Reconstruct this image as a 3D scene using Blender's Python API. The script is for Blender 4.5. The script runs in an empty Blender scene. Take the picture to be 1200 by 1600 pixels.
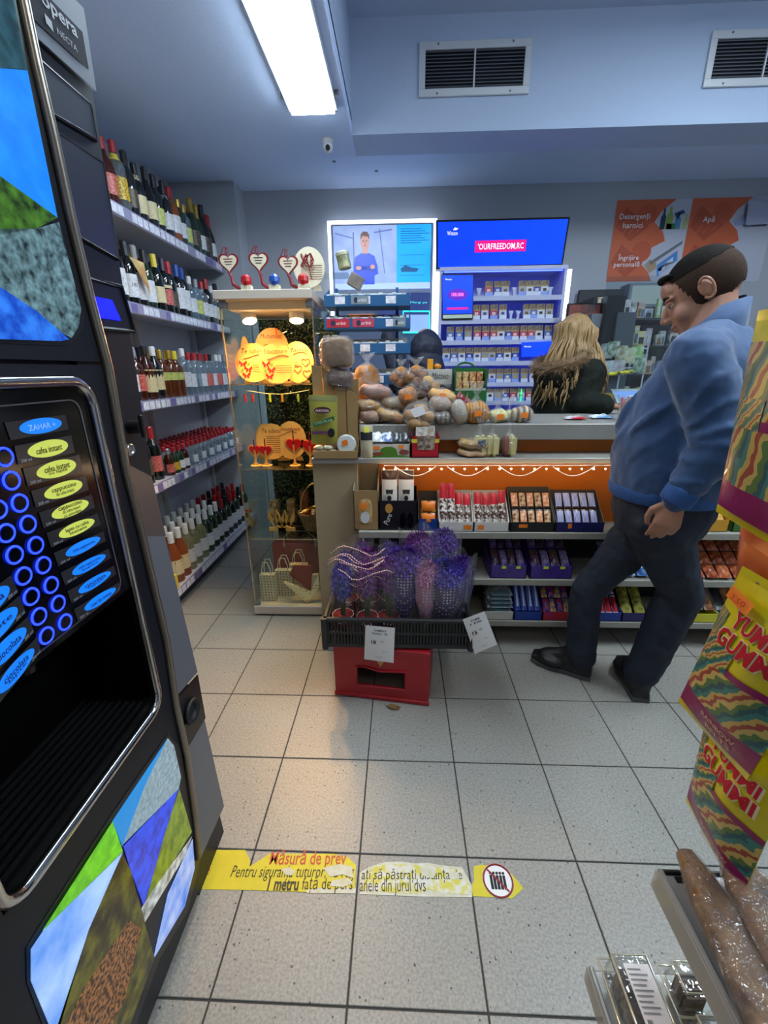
import bpy, bmesh, math, random
from mathutils import Vector, Matrix
from mathutils.kdtree import KDTree
V = Vector
random.seed(7)
PI = math.pi
col = bpy.context.scene.collection
sc = bpy.context.scene

# ------------------------------------------------------------------ camera
S = 0.32                                        # floor tile pitch in metres
FPX, PITCH, YAW, ROLL = 653.85, 0.32589, -0.040406, -0.0094071
CP = V((0.36533 * S, -1.68723 * S, 4.30037 * S))
_F = V((math.sin(YAW) * math.cos(PITCH), math.cos(YAW) * math.cos(PITCH), -math.sin(PITCH)))
_r = V((math.cos(YAW), -math.sin(YAW), 0)); _u = _r.cross(_F)
_R = math.cos(ROLL) * _r + math.sin(ROLL) * _u
_U = -math.sin(ROLL) * _r + math.cos(ROLL) * _u
cam = bpy.data.cameras.new('camera'); cam.sensor_fit = 'VERTICAL'; cam.sensor_height = 36.0
cam.lens = FPX / 1600 * 36; cam.clip_start = 0.02; cam.clip_end = 60
camo = bpy.data.objects.new('camera', cam); col.objects.link(camo)
camo.matrix_world = Matrix(((_R.x, _U.x, -_F.x, CP.x), (_R.y, _U.y, -_F.y, CP.y), (_R.z, _U.z, -_F.z, CP.z), (0, 0, 0, 1)))
sc.camera = camo

# ------------------------------------------------------------------ world and exposure
w = bpy.data.worlds.new('world'); sc.world = w; w.use_nodes = True
w.node_tree.nodes['Background'].inputs[0].default_value = (0.35, 0.45, 0.7, 1)
w.node_tree.nodes['Background'].inputs[1].default_value = 0.15
sc.view_settings.view_transform = 'Standard'; sc.view_settings.look = 'None'
sc.view_settings.gamma = 1.0; sc.view_settings.use_curve_mapping = False
sc.view_settings.exposure = 0.0
LAMP_W = 34.0          # ceiling panels
LAMP_C = (0.77, 0.905, 1.0)
SPOT_W = 66.0         # warm spots in the glass case
SPOT_C = (1.0, 0.52, 0.2)

def at(u, v, X=None, Y=None, Z=None):
    """world point of photograph pixel (u, v) on the plane X=, Y= or Z= const"""
    d = _R * ((u - 600) / FPX) - _U * ((v - 800) / FPX) + _F
    k = (X - CP.x) / d.x if X is not None else (Y - CP.y) / d.y if Y is not None else (Z - CP.z) / d.z
    return CP + d * k

# ------------------------------------------------------------------ materials
def lin(c):
    if isinstance(c, str):
        c = c.lstrip('#'); c = tuple(int(c[i:i + 2], 16) / 255 for i in (0, 2, 4))
    return tuple(x / 12.92 if x <= .04045 else ((x + .055) / 1.055) ** 2.4 for x in c[:3]) + (1,)

MATS = {}
def mat(name, c='#888888', rough=.5, metal=0, emit=None, es=0, noise=None, c2=None, bump=None, coat=0, alpha=1,
        tex=None, scale=10, coord='Object', sheen=0, spec=.5):
    """principled material; noise=(scale, sharp) mixes c with c2; tex in dots/stripes/speckle/voronoi"""
    if name in MATS: return MATS[name]
    m = bpy.data.materials.new(name); m.use_nodes = True; MATS[name] = m
    nt = m.node_tree; N = nt.nodes; L = nt.links
    b = N['Principled BSDF']
    b.inputs['Base Color'].default_value = lin(c); b.inputs['Roughness'].default_value = rough
    b.inputs['Metallic'].default_value = metal; b.inputs['Specular IOR Level'].default_value = spec
    if coat: b.inputs['Coat Weight'].default_value = coat; b.inputs['Coat Roughness'].default_value = .08
    if sheen: b.inputs['Sheen Weight'].default_value = sheen
    if alpha < 1: b.inputs['Alpha'].default_value = alpha
    tc = N.new('ShaderNodeTexCoord')
    src = tc.outputs[coord] if coord != 'World' else N.new('ShaderNodeNewGeometry').outputs['Position']
    fac = None
    if noise:
        t = N.new('ShaderNodeTexNoise'); t.inputs['Scale'].default_value = noise[0]; t.inputs['Detail'].default_value = 5
        L.new(src, t.inputs['Vector']); r = N.new('ShaderNodeValToRGB')
        r.color_ramp.elements[0].position = .5 - noise[1]; r.color_ramp.elements[1].position = .5 + noise[1]
        L.new(t.outputs['Fac'], r.inputs['Fac']); fac = r.outputs['Color']
    if tex == 'dots':
        t = N.new('ShaderNodeTexVoronoi'); t.inputs['Scale'].default_value = scale; t.inputs['Randomness'].default_value = .15
        L.new(src, t.inputs['Vector']); r = N.new('ShaderNodeMath'); r.operation = 'LESS_THAN'; r.inputs[1].default_value = .27
        L.new(t.outputs['Distance'], r.inputs[0]); fac = r.outputs[0]
    if tex == 'stripes':
        t = N.new('ShaderNodeTexWave'); t.inputs['Scale'].default_value = scale; t.inputs['Distortion'].default_value = 1.0
        L.new(src, t.inputs['Vector']); fac = t.outputs['Fac']
    if tex == 'cells':
        t = N.new('ShaderNodeTexVoronoi'); t.inputs['Scale'].default_value = scale; L.new(src, t.inputs['Vector'])
        s = N.new('ShaderNodeSeparateColor'); L.new(t.outputs['Color'], s.inputs[0])
        r = N.new('ShaderNodeMath'); r.operation = 'GREATER_THAN'; r.inputs[1].default_value = .55
        L.new(s.outputs[0], r.inputs[0]); fac = r.outputs[0]
    if fac is not None:
        mx = N.new('ShaderNodeMix'); mx.data_type = 'RGBA'
        mx.inputs[6].default_value = lin(c); mx.inputs[7].default_value = lin(c2 or c)
        L.new(fac, mx.inputs[0]); L.new(mx.outputs[2], b.inputs['Base Color'])
        if emit == 'self': L.new(mx.outputs[2], b.inputs['Emission Color'])
    if emit:
        if emit != 'self': b.inputs['Emission Color'].default_value = lin(emit)
        elif fac is None: b.inputs['Emission Color'].default_value = lin(c)
        b.inputs['Emission Strength'].default_value = es
    if bump:
        t = N.new('ShaderNodeTexNoise'); t.inputs['Scale'].default_value = bump[0]; t.inputs['Detail'].default_value = 3
        L.new(src, t.inputs['Vector']); bp = N.new('ShaderNodeBump'); bp.inputs['Strength'].default_value = bump[1]
        bp.inputs['Distance'].default_value = bump[2] if len(bump) > 2 else .01
        L.new(t.outputs['Fac'], bp.inputs['Height']); L.new(bp.outputs[0], b.inputs['Normal'])
    return m

def clear(name, tint='#ffffff', gloss=.08, rough=.03, bump=None, body=None, body_f=0, ior=1.45):
    """thin clear sheet: transparent, a little gloss at grazing angles, optionally a share of a diffuse body colour"""
    if name in MATS: return MATS[name]
    m = bpy.data.materials.new(name); m.use_nodes = True; MATS[name] = m
    nt = m.node_tree; N = nt.nodes; L = nt.links; N.remove(N['Principled BSDF']); out = N['Material Output']
    t = N.new('ShaderNodeBsdfTransparent'); t.inputs[0].default_value = lin(tint)
    g = N.new('ShaderNodeBsdfGlossy'); g.inputs['Roughness'].default_value = rough; g.inputs['Color'].default_value = (1, 1, 1, 1)
    fr = N.new('ShaderNodeLayerWeight')
    pw = N.new('ShaderNodeMath'); pw.operation = 'POWER'; pw.inputs[1].default_value = 4.5; L.new(fr.outputs['Facing'], pw.inputs[0])
    ml = N.new('ShaderNodeMath'); ml.operation = 'MULTIPLY'; ml.inputs[1].default_value = (ior - 1) * 1.6; L.new(pw.outputs[0], ml.inputs[0])
    ad = N.new('ShaderNodeMath'); ad.operation = 'ADD'; ad.inputs[1].default_value = gloss; ad.use_clamp = True
    L.new(ml.outputs[0], ad.inputs[0]); mx = N.new('ShaderNodeMixShader')
    L.new(ad.outputs[0], mx.inputs[0]); L.new(g.outputs[0], mx.inputs[2])
    base = t.outputs[0]
    if body:
        d = N.new('ShaderNodeBsdfDiffuse'); d.inputs[0].default_value = lin(body)
        m2 = N.new('ShaderNodeMixShader'); m2.inputs[0].default_value = body_f
        L.new(t.outputs[0], m2.inputs[1]); L.new(d.outputs[0], m2.inputs[2]); base = m2.outputs[0]
    L.new(base, mx.inputs[1]); L.new(mx.outputs[0], out.inputs[0])
    if bump:
        tx = N.new('ShaderNodeTexNoise'); tx.inputs['Scale'].default_value = bump[0]; tc = N.new('ShaderNodeTexCoord')
        L.new(tc.outputs['Object'], tx.inputs['Vector']); bp = N.new('ShaderNodeBump')
        bp.inputs['Strength'].default_value = bump[1]; bp.inputs['Distance'].default_value = .02
        L.new(tx.outputs['Fac'], bp.inputs['Height']); L.new(bp.outputs[0], g.inputs['Normal']); L.new(bp.outputs[0], fr.inputs['Normal'])
    return m

# ------------------------------------------------------------------ objects
WM = {}                                         # world matrix of every object built so far
def link(o, parent=None, M=None):
    col.objects.link(o)
    if parent is not None: o.parent = parent
    WM[o.name] = M if M is not None else (WM[parent.name].copy() if parent is not None else Matrix())
    return o
def tag(o, label=None, cat=None, group=None, kind=None):
    if label: o['label'] = label
    if cat: o['category'] = cat
    if group: o['group'] = group
    if kind: o['kind'] = kind
    return o
def thing(name, label, cat, loc=(0, 0, 0), rz=0, group=None):
    o = bpy.data.objects.new(name, None); o.empty_display_size = .05
    o.location = loc; o.rotation_euler = (0, 0, rz)
    link(o, None, Matrix.Translation(V(loc)) @ Matrix.Rotation(rz, 4, 'Z'))
    return tag(o, label, cat, group)
def dup(o, loc=None, rz=None, label=None, scale=None, parent=None, mats=None, group=None):
    c = o.copy(); col.objects.link(c); WM[c.name] = WM[o.name].copy()
    if parent is not None: c.parent = parent
    if loc is not None: c.location = loc
    if rz is not None: c.rotation_euler = (0, 0, rz)
    if scale is not None: c.scale = (scale,) * 3 if not isinstance(scale, tuple) else scale
    if label: c['label'] = label
    if group: c['group'] = group
    for ch in list(o.children): dup(ch, parent=c)
    return c

class MB:
    def __init__(s): s.v = []; s.f = []; s.m = []; s.mi = 0
    def add(s, vs, fs, M=None):
        n = len(s.v); s.v += [(M @ V(p)) if M is not None else V(p) for p in vs]
        s.f += [tuple(i + n for i in f) for f in fs]; s.m += [s.mi] * len(fs); return s
    def box(s, x0, x1, y0, y1, z0, z1, M=None):
        return s.add([(x0, y0, z0), (x1, y0, z0), (x1, y1, z0), (x0, y1, z0), (x0, y0, z1), (x1, y0, z1), (x1, y1, z1), (x0, y1, z1)],
                     [(0, 3, 2, 1), (4, 5, 6, 7), (0, 1, 5, 4), (1, 2, 6, 5), (2, 3, 7, 6), (3, 0, 4, 7)], M)
    def loft(s, rings, cap=True, M=None):
        n = len(rings[0]); vs = [p for r in rings for p in r]; fs = []
        for k in range(len(rings) - 1):
            for i in range(n):
                j = (i + 1) % n; fs.append((k * n + i, k * n + j, (k + 1) * n + j, (k + 1) * n + i))
        if cap: fs += [tuple(range(n))[::-1], tuple(range((len(rings) - 1) * n, len(rings) * n))]
        return s.add(vs, fs, M)
    def lathe(s, prof, n=14, M=None, cap=True, squash=1, a0=0):
        return s.loft([[(r * math.cos(a0 + 2 * PI * i / n), r * squash * math.sin(a0 + 2 * PI * i / n), z) for i in range(n)] for r, z in prof], cap, M)
    def cyl(s, p0, p1, r0, r1=None, n=12, cap=True):
        return s.tube([p0, p1], [r0, r0 if r1 is None else r1], n, cap=cap)
    def tube(s, pts, r, n=6, closed=False, cap=True):
        pts = [V(p) for p in pts]; k = len(pts); rs = r if isinstance(r, (list, tuple)) else [r] * k
        rings = []; up = None
        for i in range(k):
            a = pts[i - 1] if (i or closed) else pts[0]; b = pts[(i + 1) % k] if (i < k - 1 or closed) else pts[-1]
            t = (b - a).normalized() if (b - a).length > 1e-9 else V((0, 0, 1))
            if up is None: up = t.orthogonal().normalized()
            else:
                up = up - t * up.dot(t); up = up.normalized() if up.length > 1e-6 else t.orthogonal().normalized()
            w_ = t.cross(up)
            rings.append([pts[i] + (up * math.cos(2 * PI * j / n) + w_ * math.sin(2 * PI * j / n)) * rs[i] for j in range(n)])
        if closed: rings.append(rings[0]); cap = False
        return s.loft(rings, cap)
    def ell(s, c, r, n=12, m=8, M=None):
        c = V(c); prof = []
        rings = [[(c.x + r[0] * math.sin(PI * k / m) * math.cos(2 * PI * i / n), c.y + r[1] * math.sin(PI * k / m) * math.sin(2 * PI * i / n),
                   c.z - r[2] * math.cos(PI * k / m)) for i in range(n)] for k in range(1, m)]
        vs = [p for q in rings for p in q] + [(c.x, c.y, c.z - r[2]), (c.x, c.y, c.z + r[2])]; fs = []
        for k in range(m - 2):
            for i in range(n):
                j = (i + 1) % n; fs.append((k * n + i, k * n + j, (k + 1) * n + j, (k + 1) * n + i))
        b = n * (m - 1)
        for i in range(n):
            j = (i + 1) % n; fs.append((b, j, i)); fs.append((b + 1, (m - 2) * n + i, (m - 2) * n + j))
        return s.add(vs, fs, M)
    def prism(s, poly, z0, z1, M=None):
        n = len(poly)
        return s.add([(x, y, z0) for x, y in poly] + [(x, y, z1) for x, y in poly],
                     [tuple(range(n))[::-1], tuple(range(n, 2 * n))] + [(i, (i + 1) % n, n + (i + 1) % n, n + i) for i in range(n)], M)
    def build(s, name, m, parent=None, smooth=False, bevel=0, seg=1, kind=None, local=False, label=None):
        me = bpy.data.meshes.new(name)
        vs = s.v
        if parent is not None and not local:
            Mi = WM[parent.name].inverted(); vs = [Mi @ p for p in vs]
        me.from_pydata([tuple(p) for p in vs], [], s.f)
        for q in (m if isinstance(m, (list, tuple)) else [m]): me.materials.append(q)
        if any(s.m): me.polygons.foreach_set('material_index', s.m)
        bm = bmesh.new(); bm.from_mesh(me)
        if bevel:
            bmesh.ops.bevel(bm, geom=[e for e in bm.edges if len(e.link_faces) == 2 and e.calc_face_angle() > .6], offset=bevel, segments=seg, affect='EDGES', clamp_overlap=True)
        bmesh.ops.recalc_face_normals(bm, faces=bm.faces); bm.to_mesh(me); bm.free()
        if smooth: me.polygons.foreach_set('use_smooth', [True] * len(me.polygons))
        o = bpy.data.objects.new(name, me); link(o, parent)
        if kind: o['kind'] = kind
        if label: o['label'] = label
        return o
def smart_smooth(o, ang=.7):
    me = o.data
    bm = bmesh.new(); bm.from_mesh(me)
    for e in bm.edges: e.smooth = not (len(e.link_faces) == 2 and e.calc_face_angle() > ang)
    for f in bm.faces: f.smooth = True
    bm.to_mesh(me); bm.free(); return o

TXT = {}
def text_mesh(t, bold=0, spacing=1.0):
    k = (t, bold, spacing)
    if k not in TXT:
        cu = bpy.data.curves.new('t', 'FONT'); cu.body = t; cu.align_x = 'CENTER'; cu.align_y = 'CENTER'
        cu.resolution_u = 2; cu.offset = bold; cu.space_character = spacing; cu.space_line = .85
        ob = bpy.data.objects.new('t', cu); me = bpy.data.meshes.new_from_object(ob)
        vs = [tuple(v.co) for v in me.vertices]; fs = [tuple(p.vertices) for p in me.polygons]
        bpy.data.objects.remove(ob); bpy.data.meshes.remove(me); bpy.data.curves.remove(cu)
        if not vs: vs = [(0, 0, 0)]
        x0 = min(v[0] for v in vs); x1 = max(v[0] for v in vs); y0 = min(v[1] for v in vs); y1 = max(v[1] for v in vs)
        TXT[k] = ([(v[0] - (x0 + x1) / 2, v[1] - (y0 + y1) / 2) for v in vs], fs, x1 - x0, y1 - y0)
    return TXT[k]

class Q:
    """a face spanned by four corners as a viewer sees them (optionally bulging), that prints and patches can be laid on"""
    def __init__(s, TL, TR, BR, BL, bulge=0, pw=2.5, wob=0):
        s.c = [V(p) for p in (TL, TR, BR, BL)]; s.n = ((s.c[1] - s.c[0]).cross(s.c[0] - s.c[3])).normalized(); s.b = bulge; s.pw = pw; s.wob = wob
        s.W = (s.c[1] - s.c[0]).length; s.H = (s.c[3] - s.c[0]).length
    def P(s, a, t, off=0, back=False):
        p = (s.c[0] * (1 - a) + s.c[1] * a) * (1 - t) + (s.c[3] * (1 - a) + s.c[2] * a) * t
        k = s.b * max(0, 1 - abs(2 * a - 1) ** s.pw) * max(0, 1 - abs(2 * t - 1) ** s.pw) if s.b else 0
        if s.wob: k *= 1 + s.wob * math.sin(9 * a + 5 * t) * math.cos(7 * t - 4 * a)
        return p + s.n * ((-k if back else k) + off)
    def patch(s, name, m, parent=None, a0=0, a1=1, t0=0, t1=1, off=.0006, n=None, thick=0, kind=None):
        n = n or (8 if s.b else 1); vs = []; fs = []; uv = []
        for side in ((0,) if not thick else (0, 1)):
            o0 = len(vs)
            for j in range(n + 1):
                for i in range(n + 1):
                    vs.append(s.P(a0 + (a1 - a0) * i / n, t0 + (t1 - t0) * j / n, off - side * thick)); uv.append((i / n, 1 - j / n))
            for j in range(n):
                for i in range(n):
                    q = (o0 + j * (n + 1) + i, o0 + (j + 1) * (n + 1) + i, o0 + (j + 1) * (n + 1) + i + 1, o0 + j * (n + 1) + i + 1)
                    fs.append(q if not side else q[::-1])
        return s._mk(name, m, parent, vs, fs, uv, bool(s.b), kind)
    def pillow(s, name, m, parent=None, n=10, kind=None):
        vs = []; fs = []; uv = []
        for side in (0, 1):
            o0 = len(vs)
            for j in range(n + 1):
                for i in range(n + 1):
                    vs.append(s.P(i / n, j / n, 0 if not side else -.0005, bool(side))); uv.append((i / n, 1 - j / n))
            for j in range(n):
                for i in range(n):
                    q = (o0 + j * (n + 1) + i, o0 + (j + 1) * (n + 1) + i, o0 + (j + 1) * (n + 1) + i + 1, o0 + j * (n + 1) + i + 1)
                    fs.append(q if not side else q[::-1])
        return s._mk(name, m, parent, vs, fs, uv, True, kind)
    def poly(s, name, m, parent, pts, off=.001):
        return s._mk(name, m, parent, [s.P(a, t, off) for a, t in pts], [tuple(range(len(pts)))], [(a, 1 - t) for a, t in pts], False)
    def text(s, txt, m, parent, a, t, h=None, wd=None, off=.0015, bold=0, shear=0, rot=0, spacing=1.0, name='lettering', line=False):
        vs, fs, W, H = text_mesh(txt, bold, spacing)
        k = (h / H) if h else wd / W; kx = (wd / W) if wd else k
        c, sn = math.cos(rot), math.sin(rot); o = []
        for x, y in vs:
            x2 = (x + shear * y) * kx; y2 = y * k; x3 = x2 * c - y2 * sn; y3 = x2 * sn + y2 * c
            o.append(s.P(a + x3 / s.W, t - y3 / s.H, off))
        return s._mk(name, m, parent, o, fs, None, False)
    def _mk(s, name, m, parent, vs, fs, uv, smooth, kind=None):
        me = bpy.data.meshes.new(name)
        if parent is not None:
            Mi = WM[parent.name].inverted(); vs = [Mi @ p for p in vs]
        me.from_pydata([tuple(p) for p in vs], [], fs); me.materials.append(m)
        if uv:
            ul = me.uv_layers.new()
            for lp in me.loops: ul.data[lp.index].uv = uv[lp.vertex_index]
        if smooth: me.polygons.foreach_set('use_smooth', [True] * len(me.polygons))
        o = bpy.data.objects.new(name, me); link(o, parent)
        if kind: o['kind'] = kind
        return o
def ellipse(a, t, ra, rt, n=24, a0=0, a1=2 * PI):
    return [(a + ra * math.cos(a0 + (a1 - a0) * i / n), t + rt * math.sin(a0 + (a1 - a0) * i / n)) for i in range(n + (a1 - a0 < 6))]
def heart(n=24):
    o = []
    for i in range(n):
        a = 2 * PI * i / n
        o.append((math.sin(a) ** 3, (13 * math.cos(a) - 5 * math.cos(2 * a) - 2 * math.cos(3 * a) - math.cos(4 * a)) / 16))
    return o[::-1]
ORD = 'first second third fourth fifth sixth seventh eighth ninth tenth eleventh twelfth thirteenth fourteenth fifteenth sixteenth seventeenth eighteenth nineteenth twentieth'.split()
def remesh(mb, name, m, parent, voxel, smooth=2, kind=None, disp=None):
    """one continuous skin over everything in mb"""
    o = mb.build(name, m, parent, kind=kind)
    r = o.modifiers.new('r', 'REMESH'); r.mode = 'VOXEL'; r.voxel_size = voxel; r.use_smooth_shade = True
    if smooth:
        q = o.modifiers.new('s', 'SMOOTH'); q.iterations = smooth; q.factor = .6
    if disp:
        t = bpy.data.textures.new(name, 'CLOUDS'); t.noise_scale = disp[0]
        d = o.modifiers.new('d', 'DISPLACE'); d.texture = t; d.strength = disp[1]; d.mid_level = .5; d.texture_coords = 'LOCAL'
    dg = bpy.context.evaluated_depsgraph_get(); dg.update()
    me = bpy.data.meshes.new_from_object(o.evaluated_get(dg))
    o.modifiers.clear(); old = o.data; o.data = me; bpy.data.meshes.remove(old); me.name = name
    me.polygons.foreach_set('use_smooth', [True] * len(me.polygons))
    return o

# shared materials
WHITE = mat('white_plastic', '#dcdcdc', .4)
PAPER = mat('paper', '#e9e9ea', .7)
BLACK = mat('black_plastic', '#101114', .35)
INK = mat('black_ink', '#15151a', .7)
RED = mat('red_print', '#c8182a', .45)
STEEL = mat('steel', '#a9abae', .3, 1)
GLASS = clear('glass_sheet', '#f6fbf8', .025, .02)
FILM2 = clear('crinkled_film', '#fafafa', .05, .1, (60, .8), '#f2f2f2', .07, 1.4)
FILM = clear('cellophane', '#fafafa', .03, .12, (35, .9), '#f0f0f0', .045, 1.35)
# ------------------------------------------------------------------ the room
XL, XR, YB, YN = -1.585, 3.3, 3.25, -2.6
ZC, ZB, ZT = 2.627, 2.69, 3.12
YE, YC, XC = 2.593, 2.347, -0.16
M_WALL = mat('wall_paint', '#aeb4bc', .85, noise=(1.4, .45), c2='#a5abb5', coord='World', bump=(90, .15, .004))
M_CEIL = mat('ceiling_paint', '#cbe0ff', .9, noise=(1.1, .45), c2='#c4dafc', coord='World', bump=(70, .15, .004))
def struct(name, mb, m, **k):
    o = mb.build(name, m, **k); o['kind'] = 'structure'; return o
M_TILE = None
def tile_material():
    m = bpy.data.materials.new('speckled_tile'); m.use_nodes = True; nt = m.node_tree; N = nt.nodes; L = nt.links; b = N['Principled BSDF']
    g = N.new('ShaderNodeNewGeometry'); n1 = N.new('ShaderNodeTexNoise'); n1.inputs['Scale'].default_value = 150; n1.inputs['Detail'].default_value = 2
    L.new(g.outputs['Position'], n1.inputs['Vector']); r1 = N.new('ShaderNodeValToRGB')
    r1.color_ramp.elements[0].position = .30; r1.color_ramp.elements[0].color = lin('#8d8a83')
    r1.color_ramp.elements[1].position = .62; r1.color_ramp.elements[1].color = lin('#aaa69d'); L.new(n1.outputs['Fac'], r1.inputs[0])
    v = N.new('ShaderNodeTexVoronoi'); v.inputs['Scale'].default_value = 70; L.new(g.outputs['Position'], v.inputs['Vector'])
    s = N.new('ShaderNodeSeparateColor'); L.new(v.outputs['Color'], s.inputs[0])
    mul = N.new('ShaderNodeMath'); mul.operation = 'MULTIPLY'; mul.inputs[1].default_value = .42; L.new(s.outputs[0], mul.inputs[0])
    pw = N.new('ShaderNodeMath'); pw.operation = 'SUBTRACT'; pw.inputs[1].default_value = .215; L.new(mul.outputs[0], pw.inputs[0])
    lt = N.new('ShaderNodeMath'); lt.operation = 'LESS_THAN'; L.new(v.outputs['Distance'], lt.inputs[0]); L.new(pw.outputs[0], lt.inputs[1])
    n2 = N.new('ShaderNodeTexNoise'); n2.inputs['Scale'].default_value = 3; L.new(g.outputs['Position'], n2.inputs['Vector'])
    mx = N.new('ShaderNodeMix'); mx.data_type = 'RGBA'; mx.inputs[7].default_value = lin('#504e4a'); L.new(lt.outputs[0], mx.inputs[0]); L.new(r1.outputs[0], mx.inputs[6])
    m2 = N.new('ShaderNodeMix'); m2.data_type = 'RGBA'; m2.blend_type = 'MULTIPLY'; m2.inputs[0].default_value = .25
    L.new(mx.outputs[2], m2.inputs[6]); L.new(n2.outputs['Fac'], m2.inputs[7]); L.new(m2.outputs[2], b.inputs['Base Color'])
    b.inputs['Roughness'].default_value = .42
    bp = N.new('ShaderNodeBump'); bp.inputs['Strength'].default_value = .12; bp.inputs['Distance'].default_value = .002
    L.new(n1.outputs['Fac'], bp.inputs['Height']); L.new(bp.outputs[0], b.inputs['Normal'])
    return m
M_TILE = tile_material()
M_GROUT = mat('grout', '#4a4845', .95, noise=(40, .3), c2='#3c3a37')
floor = struct('floor', MB().box(XL - .1, XR + .1, YN - .1, YB + .1, -.06, -.003), M_GROUT)
g = .0022
tmb = MB().box(g, S - g, g, S - g, -.0028, 0)
t0 = tmb.build('tile', M_TILE, floor, bevel=.0016)
first = True
for i in range(-5, 11):
    for j in range(-4, 10):
        if i * S < XL - .3 or (j + 1) * S > YB + .3: continue
        if first: o = t0; first = False
        else: o = t0.copy(); col.objects.link(o); WM[o.name] = Matrix()
        o.location = (i * S, j * S, 0)
struct('wall_left', MB().box(XL - .12, XL, YN, YB, 0, ZB + .05), M_WALL)
struct('wall_back', MB().box(XL - .12, XR + .12, YB, YB + .12, 0, ZB + .6), M_WALL)
struct('wall_right', MB().box(XR, XR + .12, YN, YB, 0, ZT + .1), M_WALL)
struct('wall_rear', MB().box(XL - .12, XR + .12, YN - .12, YN, 0, ZT + .1), M_WALL)
struct('column', MB().box(XL, -1.10, 3.06, YB, 0, ZB), M_WALL)
c = MB()
c.box(XL - .12, XC, YN, YE, ZC, ZB + .02)                 # lowered slab over the aisle
c.mi = 1
c.box(XC, XR, YC, YE, ZC, ZT + .08)                       # beam with the vents
c.box(XC - .06, XC, YN, YC, ZB, ZT + .08)
c.box(XC - .06, XR + .12, YN, YC, ZT, ZT + .08)           # raised ceiling
c.mi = 0
c.box(XL - .12, XR + .12, YE, YB, ZB, ZB + .08)           # strip before the back wall
struct('ceiling', c, [M_CEIL, mat('dimmed_ceiling_paint', '#b6c6e0', .9, noise=(1.1, .45), c2='#aebfda', coord='World', bump=(70, .15, .004))])  # darker copy of the ceiling paint, its colour standing in for dimmer light
struct('trim_1', MB().box(XR - .012, XR, YN, YB, 0, .08), mat('skirting', '#8a8a8a', .5))
struct('trim_2', MB().box(1.4, XR, YB - .012, YB, 0, .08), mat('skirting', '#8a8a8a', .5))

# ------------------------------------------------------------------ ceiling lamps, vents, camera
M_ALU = mat('white_aluminium', '#cfd3d8', .35, .2)
def panel_lamp(label, x0, x1, y0, y1, z, k=1.0, c=LAMP_C):
    M_DIFF = mat('lamp_diffuser_%d' % int(k * 100), '#ffffff', .4, emit=(c[0] ** .45, c[1] ** .45, c[2] ** .45), es=LAMP_W * k)
    t = thing('ceiling_lamp', label, 'lamp', ((x0 + x1) / 2, (y0 + y1) / 2, z))
    MB().box(x0 + .012, x1 - .012, y0 + .012, y1 - .012, z - .05, z - .028).build('diffuser', M_DIFF, t)
    f = MB(); f.box(x0, x0 + .012, y0, y1, z - .036, z); f.box(x1 - .012, x1, y0, y1, z - .036, z)
    f.box(x0, x1, y0, y0 + .012, z - .036, z); f.box(x0, x1, y1 - .012, y1, z - .036, z); f.box(x0 + .01, x1 - .01, y0 + .01, y1 - .01, z - .01, z)
    f.build('frame', M_ALU, t)
    for yy in (y0 + .2, y1 - .09):
        for sx, xx in ((-1, x0), (1, x1)):
            MB().box(min(xx, xx + sx * .022), max(xx, xx + sx * .022), yy - .012, yy + .012, z - .022, z).build('clip', STEEL, t, bevel=.003)
    return t
panel_lamp('long white panel lamp on the lowered ceiling above the aisle', -.435, -.2, .84, 2.045, ZC, .85)
panel_lamp('panel lamp on the raised ceiling over the counter side', 1.75, 2.05, .1, 1.3, ZT, 1.9)
panel_lamp('added fill panel on the raised ceiling before the flower crates', .7, 1.0, -.2, 1.0, ZT, .4)  # unseen lamp, added to brighten the floor by the man
panel_lamp('added warm fill panel on the raised ceiling behind the photographer', .5, .8, -2.2, -1.0, ZT, .25, (1, .93, .78))  # unseen lamp, added for warm light on the foreground floor
panel_lamp('added warm fill panel on the lowered ceiling by the rear wall', -1.0, -.76, -2.2, -1.0, ZC, .25, (1, .93, .78))  # second unseen lamp, added for warm light from the rear

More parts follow.
